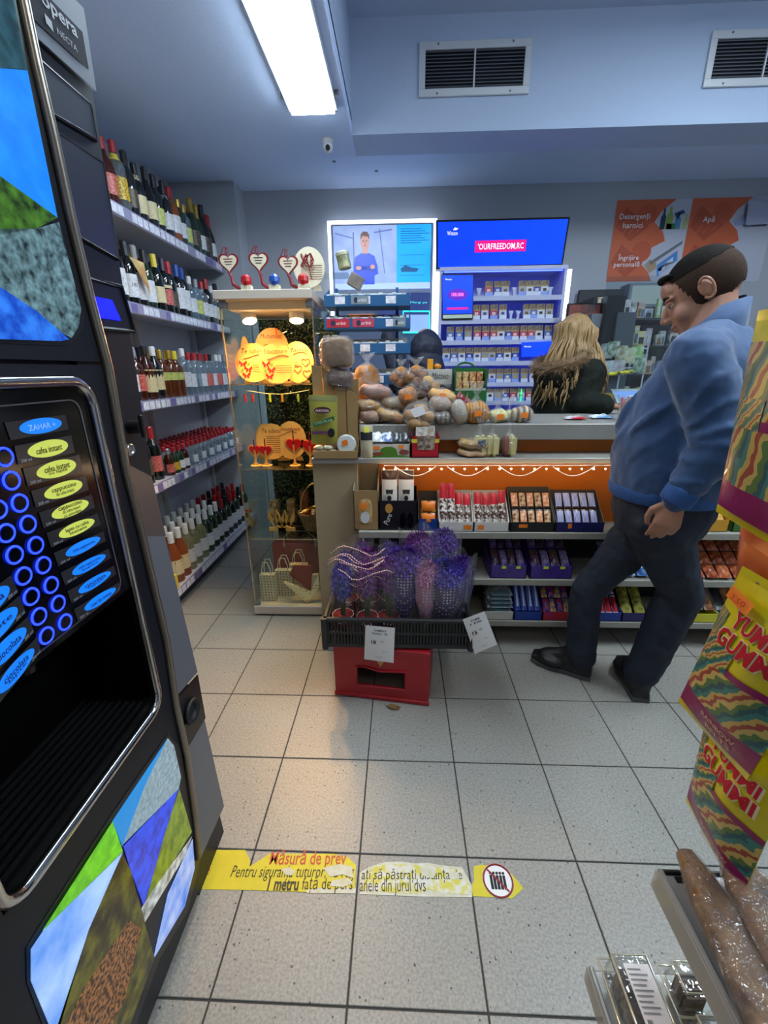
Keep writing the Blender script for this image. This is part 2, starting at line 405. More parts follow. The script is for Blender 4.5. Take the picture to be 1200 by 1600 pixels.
M_SLAT = mat('vent_slat', '#6a6f7b', .45, .3)
def vent(label, x0, x1, z0, z1, n):
    y = YC; t = thing('air_vent', label, 'vent', ((x0 + x1) / 2, y, z0), group='air vents in the ceiling beam')
    MB().box(x0 + .03, x1 - .03, y - .004, y - .001, z0 + .03, z1 - .03).build('back_plate', BLACK, t)
    f = MB(); b = .034
    f.box(x0, x1, y - .014, y - .001, z0, z0 + b); f.box(x0, x1, y - .014, y - .001, z1 - b, z1)
    f.box(x0, x0 + b, y - .014, y - .001, z0 + b, z1 - b); f.box(x1 - b, x1, y - .014, y - .001, z0 + b, z1 - b)
    f.build('frame', M_ALU, t, bevel=.002)
    xm = (x0 + x1) / 2; MB().box(xm - .004, xm + .004, y - .013, y - .002, z0 + b, z1 - b).build('mullion', M_ALU, t)
    hh = (z1 - z0 - 2 * b) / n
    for sx0, sx1 in ((x0 + b, xm - .004), (xm + .004, x1 - b)):
        s0 = None
        for i in range(n):
            zc = z0 + b + hh * (i + .5)
            if s0 is None:
                m_ = MB(); m_.add([(sx0, y - .012, zc - .004), (sx1, y - .012, zc - .004), (sx1, y - .003, zc + .005), (sx0, y - .003, zc + .005),
                                   (sx0, y - .012, zc - .0025), (sx1, y - .012, zc - .0025), (sx1, y - .003, zc + .0065), (sx0, y - .003, zc + .0065)],
                                  [(0, 3, 2, 1), (4, 5, 6, 7), (0, 1, 5, 4), (1, 2, 6, 5), (2, 3, 7, 6), (3, 0, 4, 7)])
                s0 = m_.build('slat', M_SLAT, t)
            else:
                q = s0.copy(); col.objects.link(q); q.location = (0, 0, hh * i); WM[q.name] = WM[t.name]
    for xx in (x0 + .1, x1 - .1):
        for zz in (z0 + .012, z1 - .012):
            MB().cyl((xx, y - .014, zz), (xx, y - .0165, zz), .005, n=8).build('screw', M_SLAT, t)
    return t
a = at(655, 68, Y=YC); b = at(825, 148, Y=YC)
vent('wide white vent grille over the lit cigarette cabinet', a.x, b.x, b.z, a.z, 11)
a2 = at(1110, 60, Y=YC)
vent('wide white vent grille above the orange wall signs', a2.x, a2.x + (b.x - a.x), b.z, a.z, 11)

t = thing('security_camera', 'small white dome camera under the ceiling edge', 'camera', at(512, 218, Z=ZC))
p = at(512, 218, Z=ZC)
MB().lathe([(.032, 0), (.032, -.014), (.026, -.02)], 18, Matrix.Translation(p)).build('base', WHITE, t, smooth=True)
MB().ell(p + V((0, -.004, -.036)), (.029, .029, .029), 16, 10).build('dome', WHITE, t, smooth=True)
MB().ell(p + V((.002, -.024, -.046)), (.014, .012, .016), 12, 8).build('lens', BLACK, t, smooth=True)
for i, (u, v) in enumerate(((588, 267), (522, 252))):
    q = at(u, v, Z=ZB) if i == 0 else at(u, v, Z=ZB)
    tag(MB().lathe([(.012, 0), (.012, -.004), (.004, -.006)], 10, Matrix.Translation(q)).build('ceiling_hook', M_SLAT),
        ('small dark fixing in the ceiling before the back wall', 'small dark fixing right behind the dome camera')[i], 'fixing')
# ------------------------------------------------------------------ shelving with bottles along the left wall
GX = -1.242
M_SHELF = mat('shelf_white', '#c9cbd2', .45, noise=(8, .4), c2='#c0c2ca')
M_RAIL = mat('price_rail', '#8e8aa8', .4)
M_TAGW = mat('price_tag', '#e4e6ee', .5, noise=(60, .1), c2='#c9cad6')
M_TAGP = mat('price_tag_violet', '#6f659b', .5)
LEV = [(2.142, GX), (1.712, GX), (1.232, GX), (.785, GX), (.15, GX + .035)]
gy0, gy1 = 1.5, 3.045
t = thing('wall_shelving', 'white metal shelving along the side wall filled with bottles', 'shelving', (XL + .02, 2.1, 0))
MB().box(XL + .002, XL + .02, gy0, gy1, 0, 2.3).build('back_panel', M_SHELF, t)
for yy in (gy0, 2.25, gy1 - .03):
    MB().box(XL + .02, XL + .055, yy, yy + .03, 0, 2.3).build('upright', M_SHELF, t, bevel=.003)
MB().box(XL + .03, GX - .03, gy0, gy1, 0, .1).build('plinth', mat('plinth_dark', '#3a3c42', .6), t)
tag0 = None
for k, (z, fx) in enumerate(LEV):
    sh = MB().box(XL + .021, fx, gy0, gy1, z - .022, z).build('shelf', M_SHELF, t, bevel=.002)
    MB().box(fx - .012, fx + .001, gy0, gy1, z - .05, z - .022).build('shelf_lip', M_SHELF, sh)
    r = MB().box(fx + .001, fx + .006, gy0, gy1, z - .047, z + .004).build('price_rail', M_RAIL, sh)
    y = 1.6 + random.random() * .03
    while y < gy1 - .06:
        wd = random.choice((.042, .042, .05, .035))
        if random.random() < .86:
            m_ = M_TAGW if random.random() < .87 else M_TAGP
            MB().box(fx + .006, fx + .0072, y, y + wd, z - .043, z - .003).build('price_tag', m_, sh)
        y += wd + random.choice((.006, .01, .014))

def glassy(name, body, tint, f):
    return clear(name, tint, .05, .03, None, body, f)
G_DARK = mat('bottle_dark', '#0d1210', .06, coat=.6)
G_GREEN = mat('bottle_green', '#16301c', .06, coat=.6)
G_AMBER = glassy('bottle_amber', '#7a3a10', '#c07030', .55)
G_BROWN = glassy('bottle_brown', '#4a1c0a', '#7a3818', .7)
G_PINK = glassy('bottle_rose', '#a4572c', '#c07a4a', .6)
G_WHITEW = glassy('bottle_white_wine', '#b8b48a', '#d8dcc0', .35)
G_CLEAR = glassy('bottle_clear', '#c8d4dc', '#dfe9ee', .14)
G_BLUE = glassy('bottle_pale_blue', '#9fb6c6', '#c8dcea', .25)
def pl(n, c, **k): return mat('paint_' + n, c, k.pop('rough', .45), **k)
PROF = {
 'wine': [(.004, .0), (.035, 0), (.0375, .006), (.0375, .185), (.034, .205), (.02, .225), (.0145, .24), (.0138, .29), (.0152, .292), (.0152, .30)],
 'burg': [(.004, 0), (.038, 0), (.041, .006), (.041, .13), (.036, .17), (.022, .215), (.0145, .245), (.0138, .29), (.015, .30)],
 'champ': [(.004, 0), (.04, 0), (.044, .008), (.044, .14), (.038, .185), (.022, .23), (.016, .26), (.0155, .30), (.0165, .31)],
 'vodka': [(.004, 0), (.034, 0), (.036, .005), (.036, .17), (.033, .19), (.018, .205), (.0135, .22), (.013, .255), (.0145, .265)],
 'whisky': [(.004, 0), (.040, 0), (.043, .006), (.043, .15), (.040, .175), (.022, .2), (.0145, .215), (.0135, .255), (.0145, .265)],
 'liq': [(.004, 0), (.036, 0), (.040, .008), (.038, .1), (.042, .15), (.034, .19), (.018, .215), (.014, .235), (.0135, .27), (.0145, .28)],
 'small': [(.004, 0), (.026, 0), (.028, .004), (.028, .095), (.024, .112), (.012, .125), (.0105, .15), (.0115, .155)],
}
CAPZ = {'wine': (.235, .0165), 'burg': (.24, .0165), 'champ': (.2, .0235), 'vodka': (.225, .0155), 'whisky': (.222, .0165), 'liq': (.235, .0165), 'small': (.128, .0125)}
CAPTOP = {'wine': .303, 'burg': .303, 'champ': .318, 'vodka': .27, 'whisky': .272, 'liq': .285, 'small': .16}
PROTO = {}
def bottle(kind, glass, cap, lab, lz=(.05, .14), neck=None, top=None, text=None, ang=1.15):
    """one bottle standing at the origin, its label towards +x"""
    key = (kind, glass.name, cap.name, lab and lab.name, lz, neck and neck.name, top and top.name, text)
    if key in PROTO: return PROTO[key]
    t = thing('bottle', 'x', 'bottle')
    pr = PROF[kind]; n = 14 if kind != 'small' else 10
    MB().lathe(pr, n).build('glass_body', glass, t, smooth=True)
    cz, cr = CAPZ[kind]; tp = CAPTOP[kind]
    if kind == 'champ': prf = [(.0235 + .001, cz + .01), (.018, cz + .06), (.0172, .30), (.0185, .305), (.017, tp)]
    else: prf = [(cr, cz), (cr, tp - .004), (cr * .85, tp)]
    MB().lathe(prf, 10).build('cap', cap, t, smooth=False)
    def rad(z):
        for (r0, z0), (r1, z1) in zip(pr, pr[1:]):
            if z0 <= z <= z1 and z1 > z0: return r0 + (r1 - r0) * (z - z0) / (z1 - z0)
        return pr[-1][0]
    def band(nm, z0, z1, m_, a):
        mb = MB(); k = 8
        vs = [((rad(z) + .0008) * math.cos(-a + 2 * a * i / k), (rad(z) + .0008) * math.sin(-a + 2 * a * i / k), z) for z in (z0, (z0 + z1) / 2, z1) for i in range(k + 1)]
        mb.add(vs, [(j * (k + 1) + i, j * (k + 1) + i + 1, (j + 1) * (k + 1) + i + 1, (j + 1) * (k + 1) + i) for j in range(2) for i in range(k)])
        return mb.build(nm, m_, t, smooth=True)
    if lab:
        lo = band('label', lz[0], lz[1], lab, ang)
        if text:
            vs, fs, W, H = text_mesh(text); kk = .034 / W; zc = lz[0] + (lz[1] - lz[0]) * .55; R_ = rad(zc) + .0016
            MB().add([(R_ * math.cos(x * kk / R_), R_ * math.sin(x * kk / R_), zc + y * kk) for x, y in vs], fs).build('lettering', INK, lo)
    if neck: band('neck_label', cz - .03, cz - .004, neck, 3.1)
    if top: band('upper_label', lz[1] + .006, lz[1] + .022, top, ang)
    PROTO[key] = t
    t['used'] = 0
    return t
def put(proto, loc, rz, label, group=None, scale=1):
    if not proto['used']:
        proto['used'] = 1; o = proto; o.location = loc; o.rotation_euler = (0, 0, rz); o['label'] = label; o.scale = (scale,) * 3
        if group: o['group'] = group
        return o
    return dup(proto, loc, rz, label, scale, group=group)
cw, ck, cr_, cg, co = pl('white', '#dfe0e2'), pl('black', '#14141a', coat=.3), pl('red', '#a81820', coat=.3), pl('gold', '#b99a4a', metal=.6, rough=.3), pl('orange', '#b4542a')
cs, cb, cp, cy, cgy = pl('silver', '#b8bcc4', metal=.7, rough=.3), pl('blue', '#23489a', coat=.3), pl('purple', '#2e2440', coat=.3), pl('yellow', '#d8c23a'), pl('grey', '#8b8c86')
lw, lc, lyl, lr, lg, lk = pl('label_white', '#dedfe2', noise=(70, .12), c2='#c4c6cc'), pl('label_cream', '#dccfa4', noise=(150, .1), c2='#cbbc90'), pl('label_yellow', '#e4c02c', noise=(170, .06), c2='#8a6a1c'), pl('label_red', '#b02c34', noise=(170, .06), c2='#cc8070'), pl('label_green', '#c9d078', noise=(60, .1), c2='#b0b860'), pl('label_dark', '#26262c', noise=(170, .05), c2='#6a5c40')
lo_ = pl('label_orange', '#cc5a2c', noise=(60, .1), c2='#e2d8c8')
D = dict
TOP = [D(k='whisky', g=G_AMBER, c=lc, l=lyl, n=None, d='amber bottle with a big yellow label'), D(k='whisky', g=G_AMBER, c=cgy, l=lr, d='amber bottle with grey stopper and red label'),
 D(k='liq', g=G_BROWN, c=cr_, l=lr, d='brown liqueur bottle with dark red cap'), D(k='vodka', g=G_CLEAR, c=cr_, l=lyl, n=cy, d='clear bottle with yellow neck band and red cap', s=1.15),
 D(k='wine', g=G_DARK, c=ck, l=lk, d='black bottle with plain dark label'), D(k='liq', g=G_DARK, c=ck, l=lc, n=lc, d='black bottle with cream neck label'), D(k='burg', g=G_DARK, c=ck, l=lc, d='dark bottle with cream oval label'),
 D(k='wine', g=G_DARK, c=ck, l=lg, d='dark green bottle with pale green label'), D(k='wine', g=G_DARK, c=ck, l=lw, n=cs, d='dark bottle with silver neck band'), D(k='whisky', g=G_PINK, c=cr_, l=lw, d='orange vermouth bottle with red cap and white label', s=1.12),
 D(k='vodka', g=G_GREEN, c=cg, l=lw, d='short green bottle with white label'), D(k='vodka', g=G_BLUE, c=cg, l=lg, d='short pale bottle with gold cap'), D(k='champ', g=G_GREEN, c=cg, l=lk, d='sparkling wine bottle in gold foil', s=1.05),
 D(k='champ', g=G_GREEN, c=cg, l=lw, d='sparkling wine bottle in gold foil and white label', s=1.02), D(k='champ', g=G_DARK, c=ck, l=lk, d='black sparkling wine bottle', s=1.1), D(k='champ', g=G_DARK, c=cr_, l=lw, d='sparkling wine bottle in red foil')]
SEC = [D(k='wine', g=G_DARK, c=co, l=lw, t='1827', d='wine bottle with copper capsule and tall white label', lz=(.04, .16)), D(k='wine', g=G_DARK, c=ck, l=lw, t='1827', d='wine bottle with black capsule and tall white label', lz=(.04, .16)), D(k='wine', g=G_DARK, c=ck, l=lw, t='187', d='wine bottle with hanging paper leaf tag', lz=(.04, .15)),
 D(k='wine', g=G_DARK, c=cgy, l=lw, d='wine bottle with grey capsule and narrow white label', lz=(.04, .17)), D(k='wine', g=G_GREEN, c=ck, l=lw, d='green wine bottle with black capsule', lz=(.04, .15)), D(k='wine', g=G_DARK, c=cy, l=lc, d='wine bottle with yellow capsule and cream label'), D(k='wine', g=G_DARK, c=cp, l=lr, tp=lc, d='wine bottle with violet capsule and red label'),
 D(k='wine', g=G_DARK, c=cr_, l=lk, d='wine bottle with bright red capsule'), D(k='wine', g=G_DARK, c=cb, l=lw, d='wine bottle with blue capsule and square white label', lz=(.05, .17)), D(k='wine', g=G_DARK, c=cb, l=lw, d='wine bottle with blue capsule and white label', lz=(.05, .17)), D(k='vodka', g=G_BLUE, c=cw, l=lw, d='pale blue spirit bottle with white cap'),
 D(k='vodka', g=G_BLUE, c=cs, l=lg, d='pale blue spirit bottle with silver cap'), D(k='vodka', g=G_CLEAR, c=cr_, l=lw, d='clear spirit bottle with red cap'), D(k='wine', g=G_DARK, c=cr_, l=lw, d='dark bottle with red capsule and white label'), D(k='vodka', g=G_CLEAR, c=cw, l=lw, d='clear spirit bottle with white cap'), D(k='wine', g=G_GREEN, c=ck, l=lc, d='green bottle with cream label')]
MID = [D(k='liq', g=G_DARK, c=cr_, l=lw, d='dark bottle with red cap and white label'), D(k='whisky', g=G_BROWN, c=cs, l=lr, d='brandy bottle with silver cap'), D(k='liq', g=G_BROWN, c=ck, l=lc, d='brandy bottle with black cap and large cream label', lz=(.04, .16)), D(k='liq', g=G_DARK, c=cw, l=lc, d='dark bottle with tall white cap', lz=(.05, .16)),
 D(k='whisky', g=G_AMBER, c=cg, l=lg, d='brandy bottle with gold cap and lime label', lz=(.1, .145)), D(k='whisky', g=G_AMBER, c=cg, l=lg, d='amber brandy bottle with gold cap', lz=(.1, .145)), D(k='whisky', g=G_AMBER, c=cy, l=lg, d='brandy bottle with yellow cap', lz=(.1, .145)), D(k='vodka', g=G_CLEAR, c=cw, l=lw, d='clear vodka bottle with white cap', s=1.08),
 D(k='vodka', g=G_CLEAR, c=cr_, l=lw, d='clear vodka bottle with red cap'), D(k='vodka', g=G_CLEAR, c=cr_, l=None, d='clear vodka bottle with red cap and bare glass'), D(k='vodka', g=G_CLEAR, c=cr_, l=lw, d='vodka bottle with red cap'), D(k='vodka', g=G_CLEAR, c=cr_, l=lr, d='vodka bottle with red cap and red label'),
 D(k='vodka', g=G_CLEAR, c=ck, l=lw, d='clear bottle with black cap'), D(k='vodka', g=G_CLEAR, c=cw, l=lr, d='clear bottle with white cap and red label'), D(k='vodka', g=G_BLUE, c=cw, l=lw, d='pale blue bottle with white cap'), D(k='vodka', g=G_CLEAR, c=cs, l=lw, d='clear bottle with silver cap')]
SHN = ['top shelf', 'second shelf', 'middle shelf', 'fourth shelf', 'bottom shelf']
def row(spec, lev, x, y0, y1, rowname, sc0=1.0, jit=.006):
    n = len(spec); z, fx = LEV[lev]
    for i, e in enumerate(spec):
        y = y0 + (y1 - y0) * i / (n - 1) + random.uniform(-jit, jit)
        b_ = bottle(e['k'], e['g'], e['c'], e.get('l'), e.get('lz', (.05, .135)), e.get('n'), e.get('tp'), e.get('t'))
        put(b_, (x + random.uniform(-.006, .006), y, z + .0005), -.55 + random.uniform(-.25, .25),
            f"{e['d']}, {ORD[i]} in {SHN[lev]} {rowname} row", f'bottles on the {SHN[lev]}', e.get('s', 1) * sc0)
row(TOP, 0, GX - .06, 1.66, 2.99, 'front')
row([TOP[i] for i in (1, 0, 2, 9, 4, 6, 5, 8, 7, 14, 12, 13, 15, 14)], 0, GX - .17, 1.72, 2.98, 'back')
row(SEC, 1, GX - .06, 1.7, 2.99, 'front')
row([SEC[i] for i in (1, 2, 3, 4, 5, 7, 6, 8, 9, 10, 12, 13, 11, 14)], 1, GX - .17, 1.74, 2.98, 'back')
row(MID, 2, GX - .06, 1.7, 2.99, 'front', 1.0)
row([MID[i] for i in (1, 0, 3, 2, 5, 4, 6, 8, 7, 9, 10, 11, 8, 13)], 2, GX - .17, 1.74, 2.98, 'back', 1.0)
# paper leaf tag on the third bottle of the second shelf
q = Q((GX - .02, 1.84, LEV[1][0] + .225), (GX - .0, 1.93, LEV[1][0] + .215), (GX + .004, 1.94, LEV[1][0] + .06), (GX - .005, 1.9, LEV[1][0] + .13), .004)
tag(q.pillow('paper_tag', pl('leaf_tag', '#c9b878', noise=(14, .2), c2='#a86a3a')), 'leaf shaped paper tag hanging on a wine bottle neck', 'tag')
# fourth shelf: wine at the near end, rows of small bottles behind
z4 = LEV[3][0]
W4 = [D(k='wine', g=G_DARK, c=cr_, l=lr, d='dark wine bottle with red label'), D(k='wine', g=G_DARK, c=pl('wine_red', '#4a1420', coat=.3), l=lk, d='dark wine bottle with maroon capsule')]
for i, (x, y) in enumerate(((GX - .06, 1.6), (GX - .06, 1.7), (GX - .15, 1.66), (GX - .15, 1.77), (GX - .06, 1.8))):
    e = W4[i % 2]; put(bottle(e['k'], e['g'], e['c'], e['l']), (x, y, z4 + .0005), -.5, f"{e['d']}, {ORD[i]} of the cluster at the fourth shelf's near end", 'wine at the near end of the fourth shelf')
SM = [(G_BROWN, cs, lr, 'small brown bottle with silver cap'), (G_GREEN, cr_, lyl, 'small green bottle with yellow label'), (G_GREEN, cr_, lw, 'small green bottle with white label'), (G_BROWN, cr_, lw, 'small brown bottle with red cap')]
clr = bottle('small', G_CLEAR, cr_, lw, (.02, .07)); clb = bottle('small', G_CLEAR, cr_, None, (.02, .07))
for r in range(5):
    for i in range(18):
        y = 1.9 + i * .0625 + random.uniform(-.004, .004); x = GX - .035 - r * .062
        if r == 0 and i < 4:
            gl, cc, ll, d = SM[i]; put(bottle('small', gl, cc, ll, (.02, .07)), (x, y, z4 + .0005), -.5, d + ' at the front edge of the fourth shelf', 'small bottles at the front of the fourth shelf')
        else:
            put(clr if (i + r) % 2 else clb, (x, y, z4 + .0005), -.5 + random.uniform(-.3, .3), f"small {'labelled' if (i + r) % 2 else 'bare'} red capped flask, {ORD[i]} in the {ORD[r]} row of the fourth shelf",
                'small red capped flasks with labels' if (i + r) % 2 else 'small red capped bare flasks')
# bottom shelf: rose and white wine in front, dark bottles towards the far end
z5 = LEV[4][0]
for r in range(3):
    for i in range(14):
        y = 1.74 + i * .092 + r * .02 + random.uniform(-.006, .006); x = LEV[4][1] - .055 - r * .095
        if i < 2: e = D(k='burg', g=G_PINK, c=cw, l=lc, d='rose wine bottle with white capsule'); s_ = 1.05
        elif i < 8: e = D(k='wine', g=G_WHITEW if i < 5 else G_GREEN, c=cw, l=lw, d='white wine bottle with white capsule' if i < 5 else 'green wine bottle with white capsule'); s_ = 1.03
        else: e = D(k='wine', g=G_GREEN if (i + r) % 2 else G_DARK, c=cr_ if (i + r) % 3 else ck, l=lw, d='dark green wine bottle with ' + ('red' if (i + r) % 3 else 'black') + ' capsule'); s_ = 1.0
        put(bottle(e['k'], e['g'], e['c'], e['l']), (x, y, z5 + .0005), -.55, f"{e['d']}, {ORD[i]} in bottom shelf {('front', 'middle', 'back')[r]} row", 'wine bottles on the bottom shelf', s_)
tag(MB().box(LEV[4][1] - .03, LEV[4][1] - .005, 1.63, 1.66, z5 + .0005, z5 + .09).build('carton', cy, bevel=.002), 'narrow yellow carton at the near end of the bottom shelf', 'carton')
# ------------------------------------------------------------------ coffee vending machine
XF = -.43
vm = thing('coffee_machine', 'tall dark coffee vending machine with lit blue button rings and backlit pictures', 'vending machine', (-.78, 0, 0))
M_VDARK = mat('machine_navy', '#171a24', .45, noise=(6, .4), c2='#14171e', spec=.3)
M_VGREY = mat('machine_grey', '#6c6f78', .4, .2)
M_VSILV = mat('machine_silver', '#747a84', .35, .3)
def vp(u, v, off=0): return at(u, v, X=XF + off)
zs = [0, .17, .35, .66, 1.03, 1.45, 1.86, 1.975]; yf = [.372, .36, .338, .333, .342, .37, .393, .4]
def yfar(z):
    for (z0, y0), (z1, y1) in zip(zip(zs, yf), list(zip(zs, yf))[1:]):
        if z0 <= z <= z1: return y0 + (y1 - y0) * (z - z0) / (z1 - z0)
    return yf[-1]
PY0, PY1, PZ0, PZ1, BZ = -.19, .2, .665, 1.365, .965
mb = MB()
def body(y0, y1, z0, z1, x1):
    zz = [z0] + [z for z in zs if z0 < z < z1] + [z1]
    mb.loft([[(-1.1, y0, z), (x1, y0, z), (x1, yfar(z) if y1 is None else y1, z), (-1.1, yfar(z) if y1 is None else y1, z)] for z in zz])
body(-.42, None, 0, PZ0, XF - .02); body(-.42, None, BZ, 1.975, XF - .02); body(-.42, PY0, PZ0, BZ, XF - .02); body(PY1 - .006, None, PZ0, BZ, XF - .02); body(PY0, PY1 - .006, PZ0, BZ, XF - .162)
mb.build('cabinet', M_VDARK, vm)
# door: right edge follows the bowed trim bar
EDGE = [(31, 0), (52, 100), (80, 218), (105, 333), (116, 380), (135, 460), (165, 573), (193, 733), (218, 833), (257, 1000), (272, 1101), (289, 1180), (303, 1280), (307, 1340)]
ed = [vp(*p) for p in EDGE]
def yedge(z):
    for p, q in zip(ed, ed[1:]):
        if q.z <= z <= p.z: return p.y + (q.y - p.y) * (z - p.z) / (q.z - p.z)
    return ed[0].y if z > ed[0].z else ed[-1].y
PY0, PY1, PZ0, PZ1, BZ = -.19, .2, .665, 1.365, .965
def slab(name, y0, y1fn, z0, z1, m, x0=XF - .02, x1=XF, n=4):
    mb = MB(); mb.loft([[(x0, y0, z), (x1, y0, z), (x1, y1fn(z), z), (x0, y1fn(z), z)] for z in [z0 + (z1 - z0) * i / n for i in range(n + 1)]])
    return mb.build(name, m, vm)
slab('upper_door', -.41, lambda z: yedge(z) - .008, 1.396, 1.965, M_VDARK)
d1 = slab('lower_door', -.41, lambda z: yedge(z) - .008, BZ, 1.39, M_VDARK)
slab('lower_door', -.41, lambda z: PY0, PZ0, BZ, M_VDARK, n=1)
slab('lower_door', PY1 - .006, lambda z: yedge(z) - .008, PZ0, BZ, M_VDARK)
slab('lower_door', -.41, lambda z: yedge(z) - .008, .03, PZ0, M_VDARK)
# bowed trim bar between door and payment strip
M_TRIM = mat('bronze_trim', '#8d8478', .28, .8)
MB().tube([p + V((.004, 0, 0)) for p in [vp(18, -60)] + ed], .009, 8).build('trim_bar', M_TRIM, vm, smooth=True)
# payment strip
slab('payment_strip', PY1, lambda z: yfar(z) - .002, .0, 1.974, M_VDARK, XF - .021, XF - .006, n=14)
def vq(TL, TR, BR, BL, off=0): return Q(vp(*TL, off), vp(*TR, off), vp(*BR, off), vp(*BL, off))
hd = vq((27, -90), (130, 13), (150, 143), (53, 55)).patch('header_panel', M_VSILV, vm, off=.001, thick=.004)
hl = vq((33, -48), (128, 50), (138, 109), (47, 26), .002)
pt = hl.patch('header_label', mat('label_navy', '#15151f', .25), vm, off=.001)
M_LIT = mat('silver_letter', '#9ba0a8', .4)
hl.text('opera', M_LIT, vm, .55, .30, wd=hl.W * .62, h=hl.H * .36, off=.002, bold=.02)
hl.text('NECTA', M_LIT, vm, .62, .72, wd=hl.W * .36, h=hl.H * .16, off=.002)
hl.poly('emblem', M_LIT, vm, [(.25, .58), (.36, .62), (.36, .86), (.25, .8)], .002)
M_REC = mat('machine_panel', '#30333f', .3)
for cs_ in (((67, 96), (143, 161), (153, 218), (82, 176)), ((93, 208), (163, 255), (187, 405), (123, 368))):
    q = vq(*cs_); q.patch('side_panel', M_REC, vm, off=-.0015, thick=.002)
    fr = MB(); fr.tube([q.P(a, b, -.004) for a, b in ((0, 0), (1, 0), (1, 1), (0, 1))], .004, 6, closed=True); fr.build('panel_frame', M_VDARK, vm)
M_BLUESCR = mat('blue_screen', '#0a10ff', .3, emit='#0a14ff', es=2.2)
rc = vq((131, 432), (192, 448), (212, 518), (150, 512))
rc.patch('coin_recess', BLACK, vm, off=-.004, thick=.001)
MB().tube([rc.P(a, b, -.004) for a, b in ((0, 0), (1, 0), (1, 1), (0, 1))], .005, 6, closed=True).build('recess_frame', M_VDARK, vm)
vq((139, 461), (176, 469), (190, 501), (150, 495)).patch('display', M_BLUESCR, vm, off=-.001, thick=.002)
p = vp(207, 667); kn = MB(); kn.cyl(p + V((-.006, 0, 0)), p + V((.018, 0, 0)), .014, .012, 14); kb = kn.build('coin_knob', BLACK, vm, smooth=False)
MB().box(p.x + .016, p.x + .024, p.y - .004, p.y + .004, p.z - .022, p.z + .024).build('lever', BLACK, kb, bevel=.002)
p = vp(203, 703); MB().lathe([(.0125, 0), (.0125, .009), (.009, .011), (.008, .007), (.004, .007)], 16, Matrix.Translation(p + V((-.006, 0, 0))) @ Matrix.Rotation(PI / 2, 4, 'Y')).build('lock', STEEL, vm, smooth=True)
vq((197, 722), (240, 745), (262, 838), (222, 838)).patch('return_flap', mat('flap_brown', '#5a4c48', .3), vm, off=-.004, thick=.002)
vq((216, 836), (260, 838), (311, 1050), (271, 1097)).patch('grey_panel', M_VGREY, vm, off=-.004, thick=.002)
vq((289, 1180), (322, 1125), (352, 1260), (317, 1338)).patch('grey_panel', M_VGREY, vm, off=-.004, thick=.002)
vq((271, 1099), (311, 1054), (323, 1122), (289, 1178)).patch('cup_panel', BLACK, vm, off=-.003, thick=.002)
p = vp(299, 1111); 
MB().lathe([(.028, 0), (.034, .006), (.028, .012), (.022, .004), (.02, -.01)], 20, Matrix.Translation(p + V((-.003, 0, 0))) @ Matrix.Rotation(PI / 2, 4, 'Y'), cap=True).build('cup_ring', mat('rubber', '#1b1c20', .6), vm, smooth=True)
# control panel: chrome frame, glossy black plate, bay
def rrect(y0, y1, z0, z1, r, n=5):
    o = []
    for cy_, cz_, a0 in ((y1 - r, z1 - r, 0), (y0 + r, z1 - r, PI / 2), (y0 + r, z0 + r, PI), (y1 - r, z0 + r, 1.5 * PI)):
        o += [(cy_ + r * math.cos(a0 + PI / 2 * i / n), cz_ + r * math.sin(a0 + PI / 2 * i / n)) for i in range(n + 1)]
    return o
M_CHROME = mat('chrome', '#c8c6c4', .12, 1)
MB().tube([(XF + .004, y, z) for y, z in rrect(PY0, PY1, PZ0, PZ1, .04)], .0095, 8, closed=True).build('chrome_frame', M_CHROME, vm, smooth=True)
M_GLOSS = mat('gloss_black', '#05060a', .12)
MB().box(XF, XF + .002, PY0 + .01, PY1 - .008, BZ, PZ1 - .01).build('button_plate', M_GLOSS, vm)
MB().tube([(XF + .003, y, z) for y, z in rrect(PY0 + .022, PY1 - .03, BZ + .012, PZ1 - .03, .02)], .0012, 5, closed=True).build('plate_edge', STEEL, vm)
bay = MB(); bay.box(XF - .16, XF - .155, PY0, PY1, PZ0, BZ); bay.box(XF - .16, XF - .002, PY0, PY0 + .004, PZ0, BZ); bay.box(XF - .16, XF - .002, PY1 - .012, PY1 - .006, PZ0, BZ)
bay.box(XF - .16, XF - .002, PY0, PY1, PZ0, PZ0 + .03); bay.box(XF - .16, XF - .002, PY0, PY1, BZ - .004, BZ)
bay.build('delivery_bay', mat('bay_black', '#010101', .6, spec=.1), vm)
for i in range(9): MB().box(XF - .145 + i * .016, XF - .139 + i * .016, PY0 + .01, PY1 - .03, PZ0 + .03, PZ0 + .034).build('grille_bar', mat('grille', '#3a3a3c', .25, .8), vm)
MB().tube([(XF - .08, .02, BZ - .004), (XF - .08, .02, .90)], [.02, .012], 10).build('nozzle', BLACK, vm)
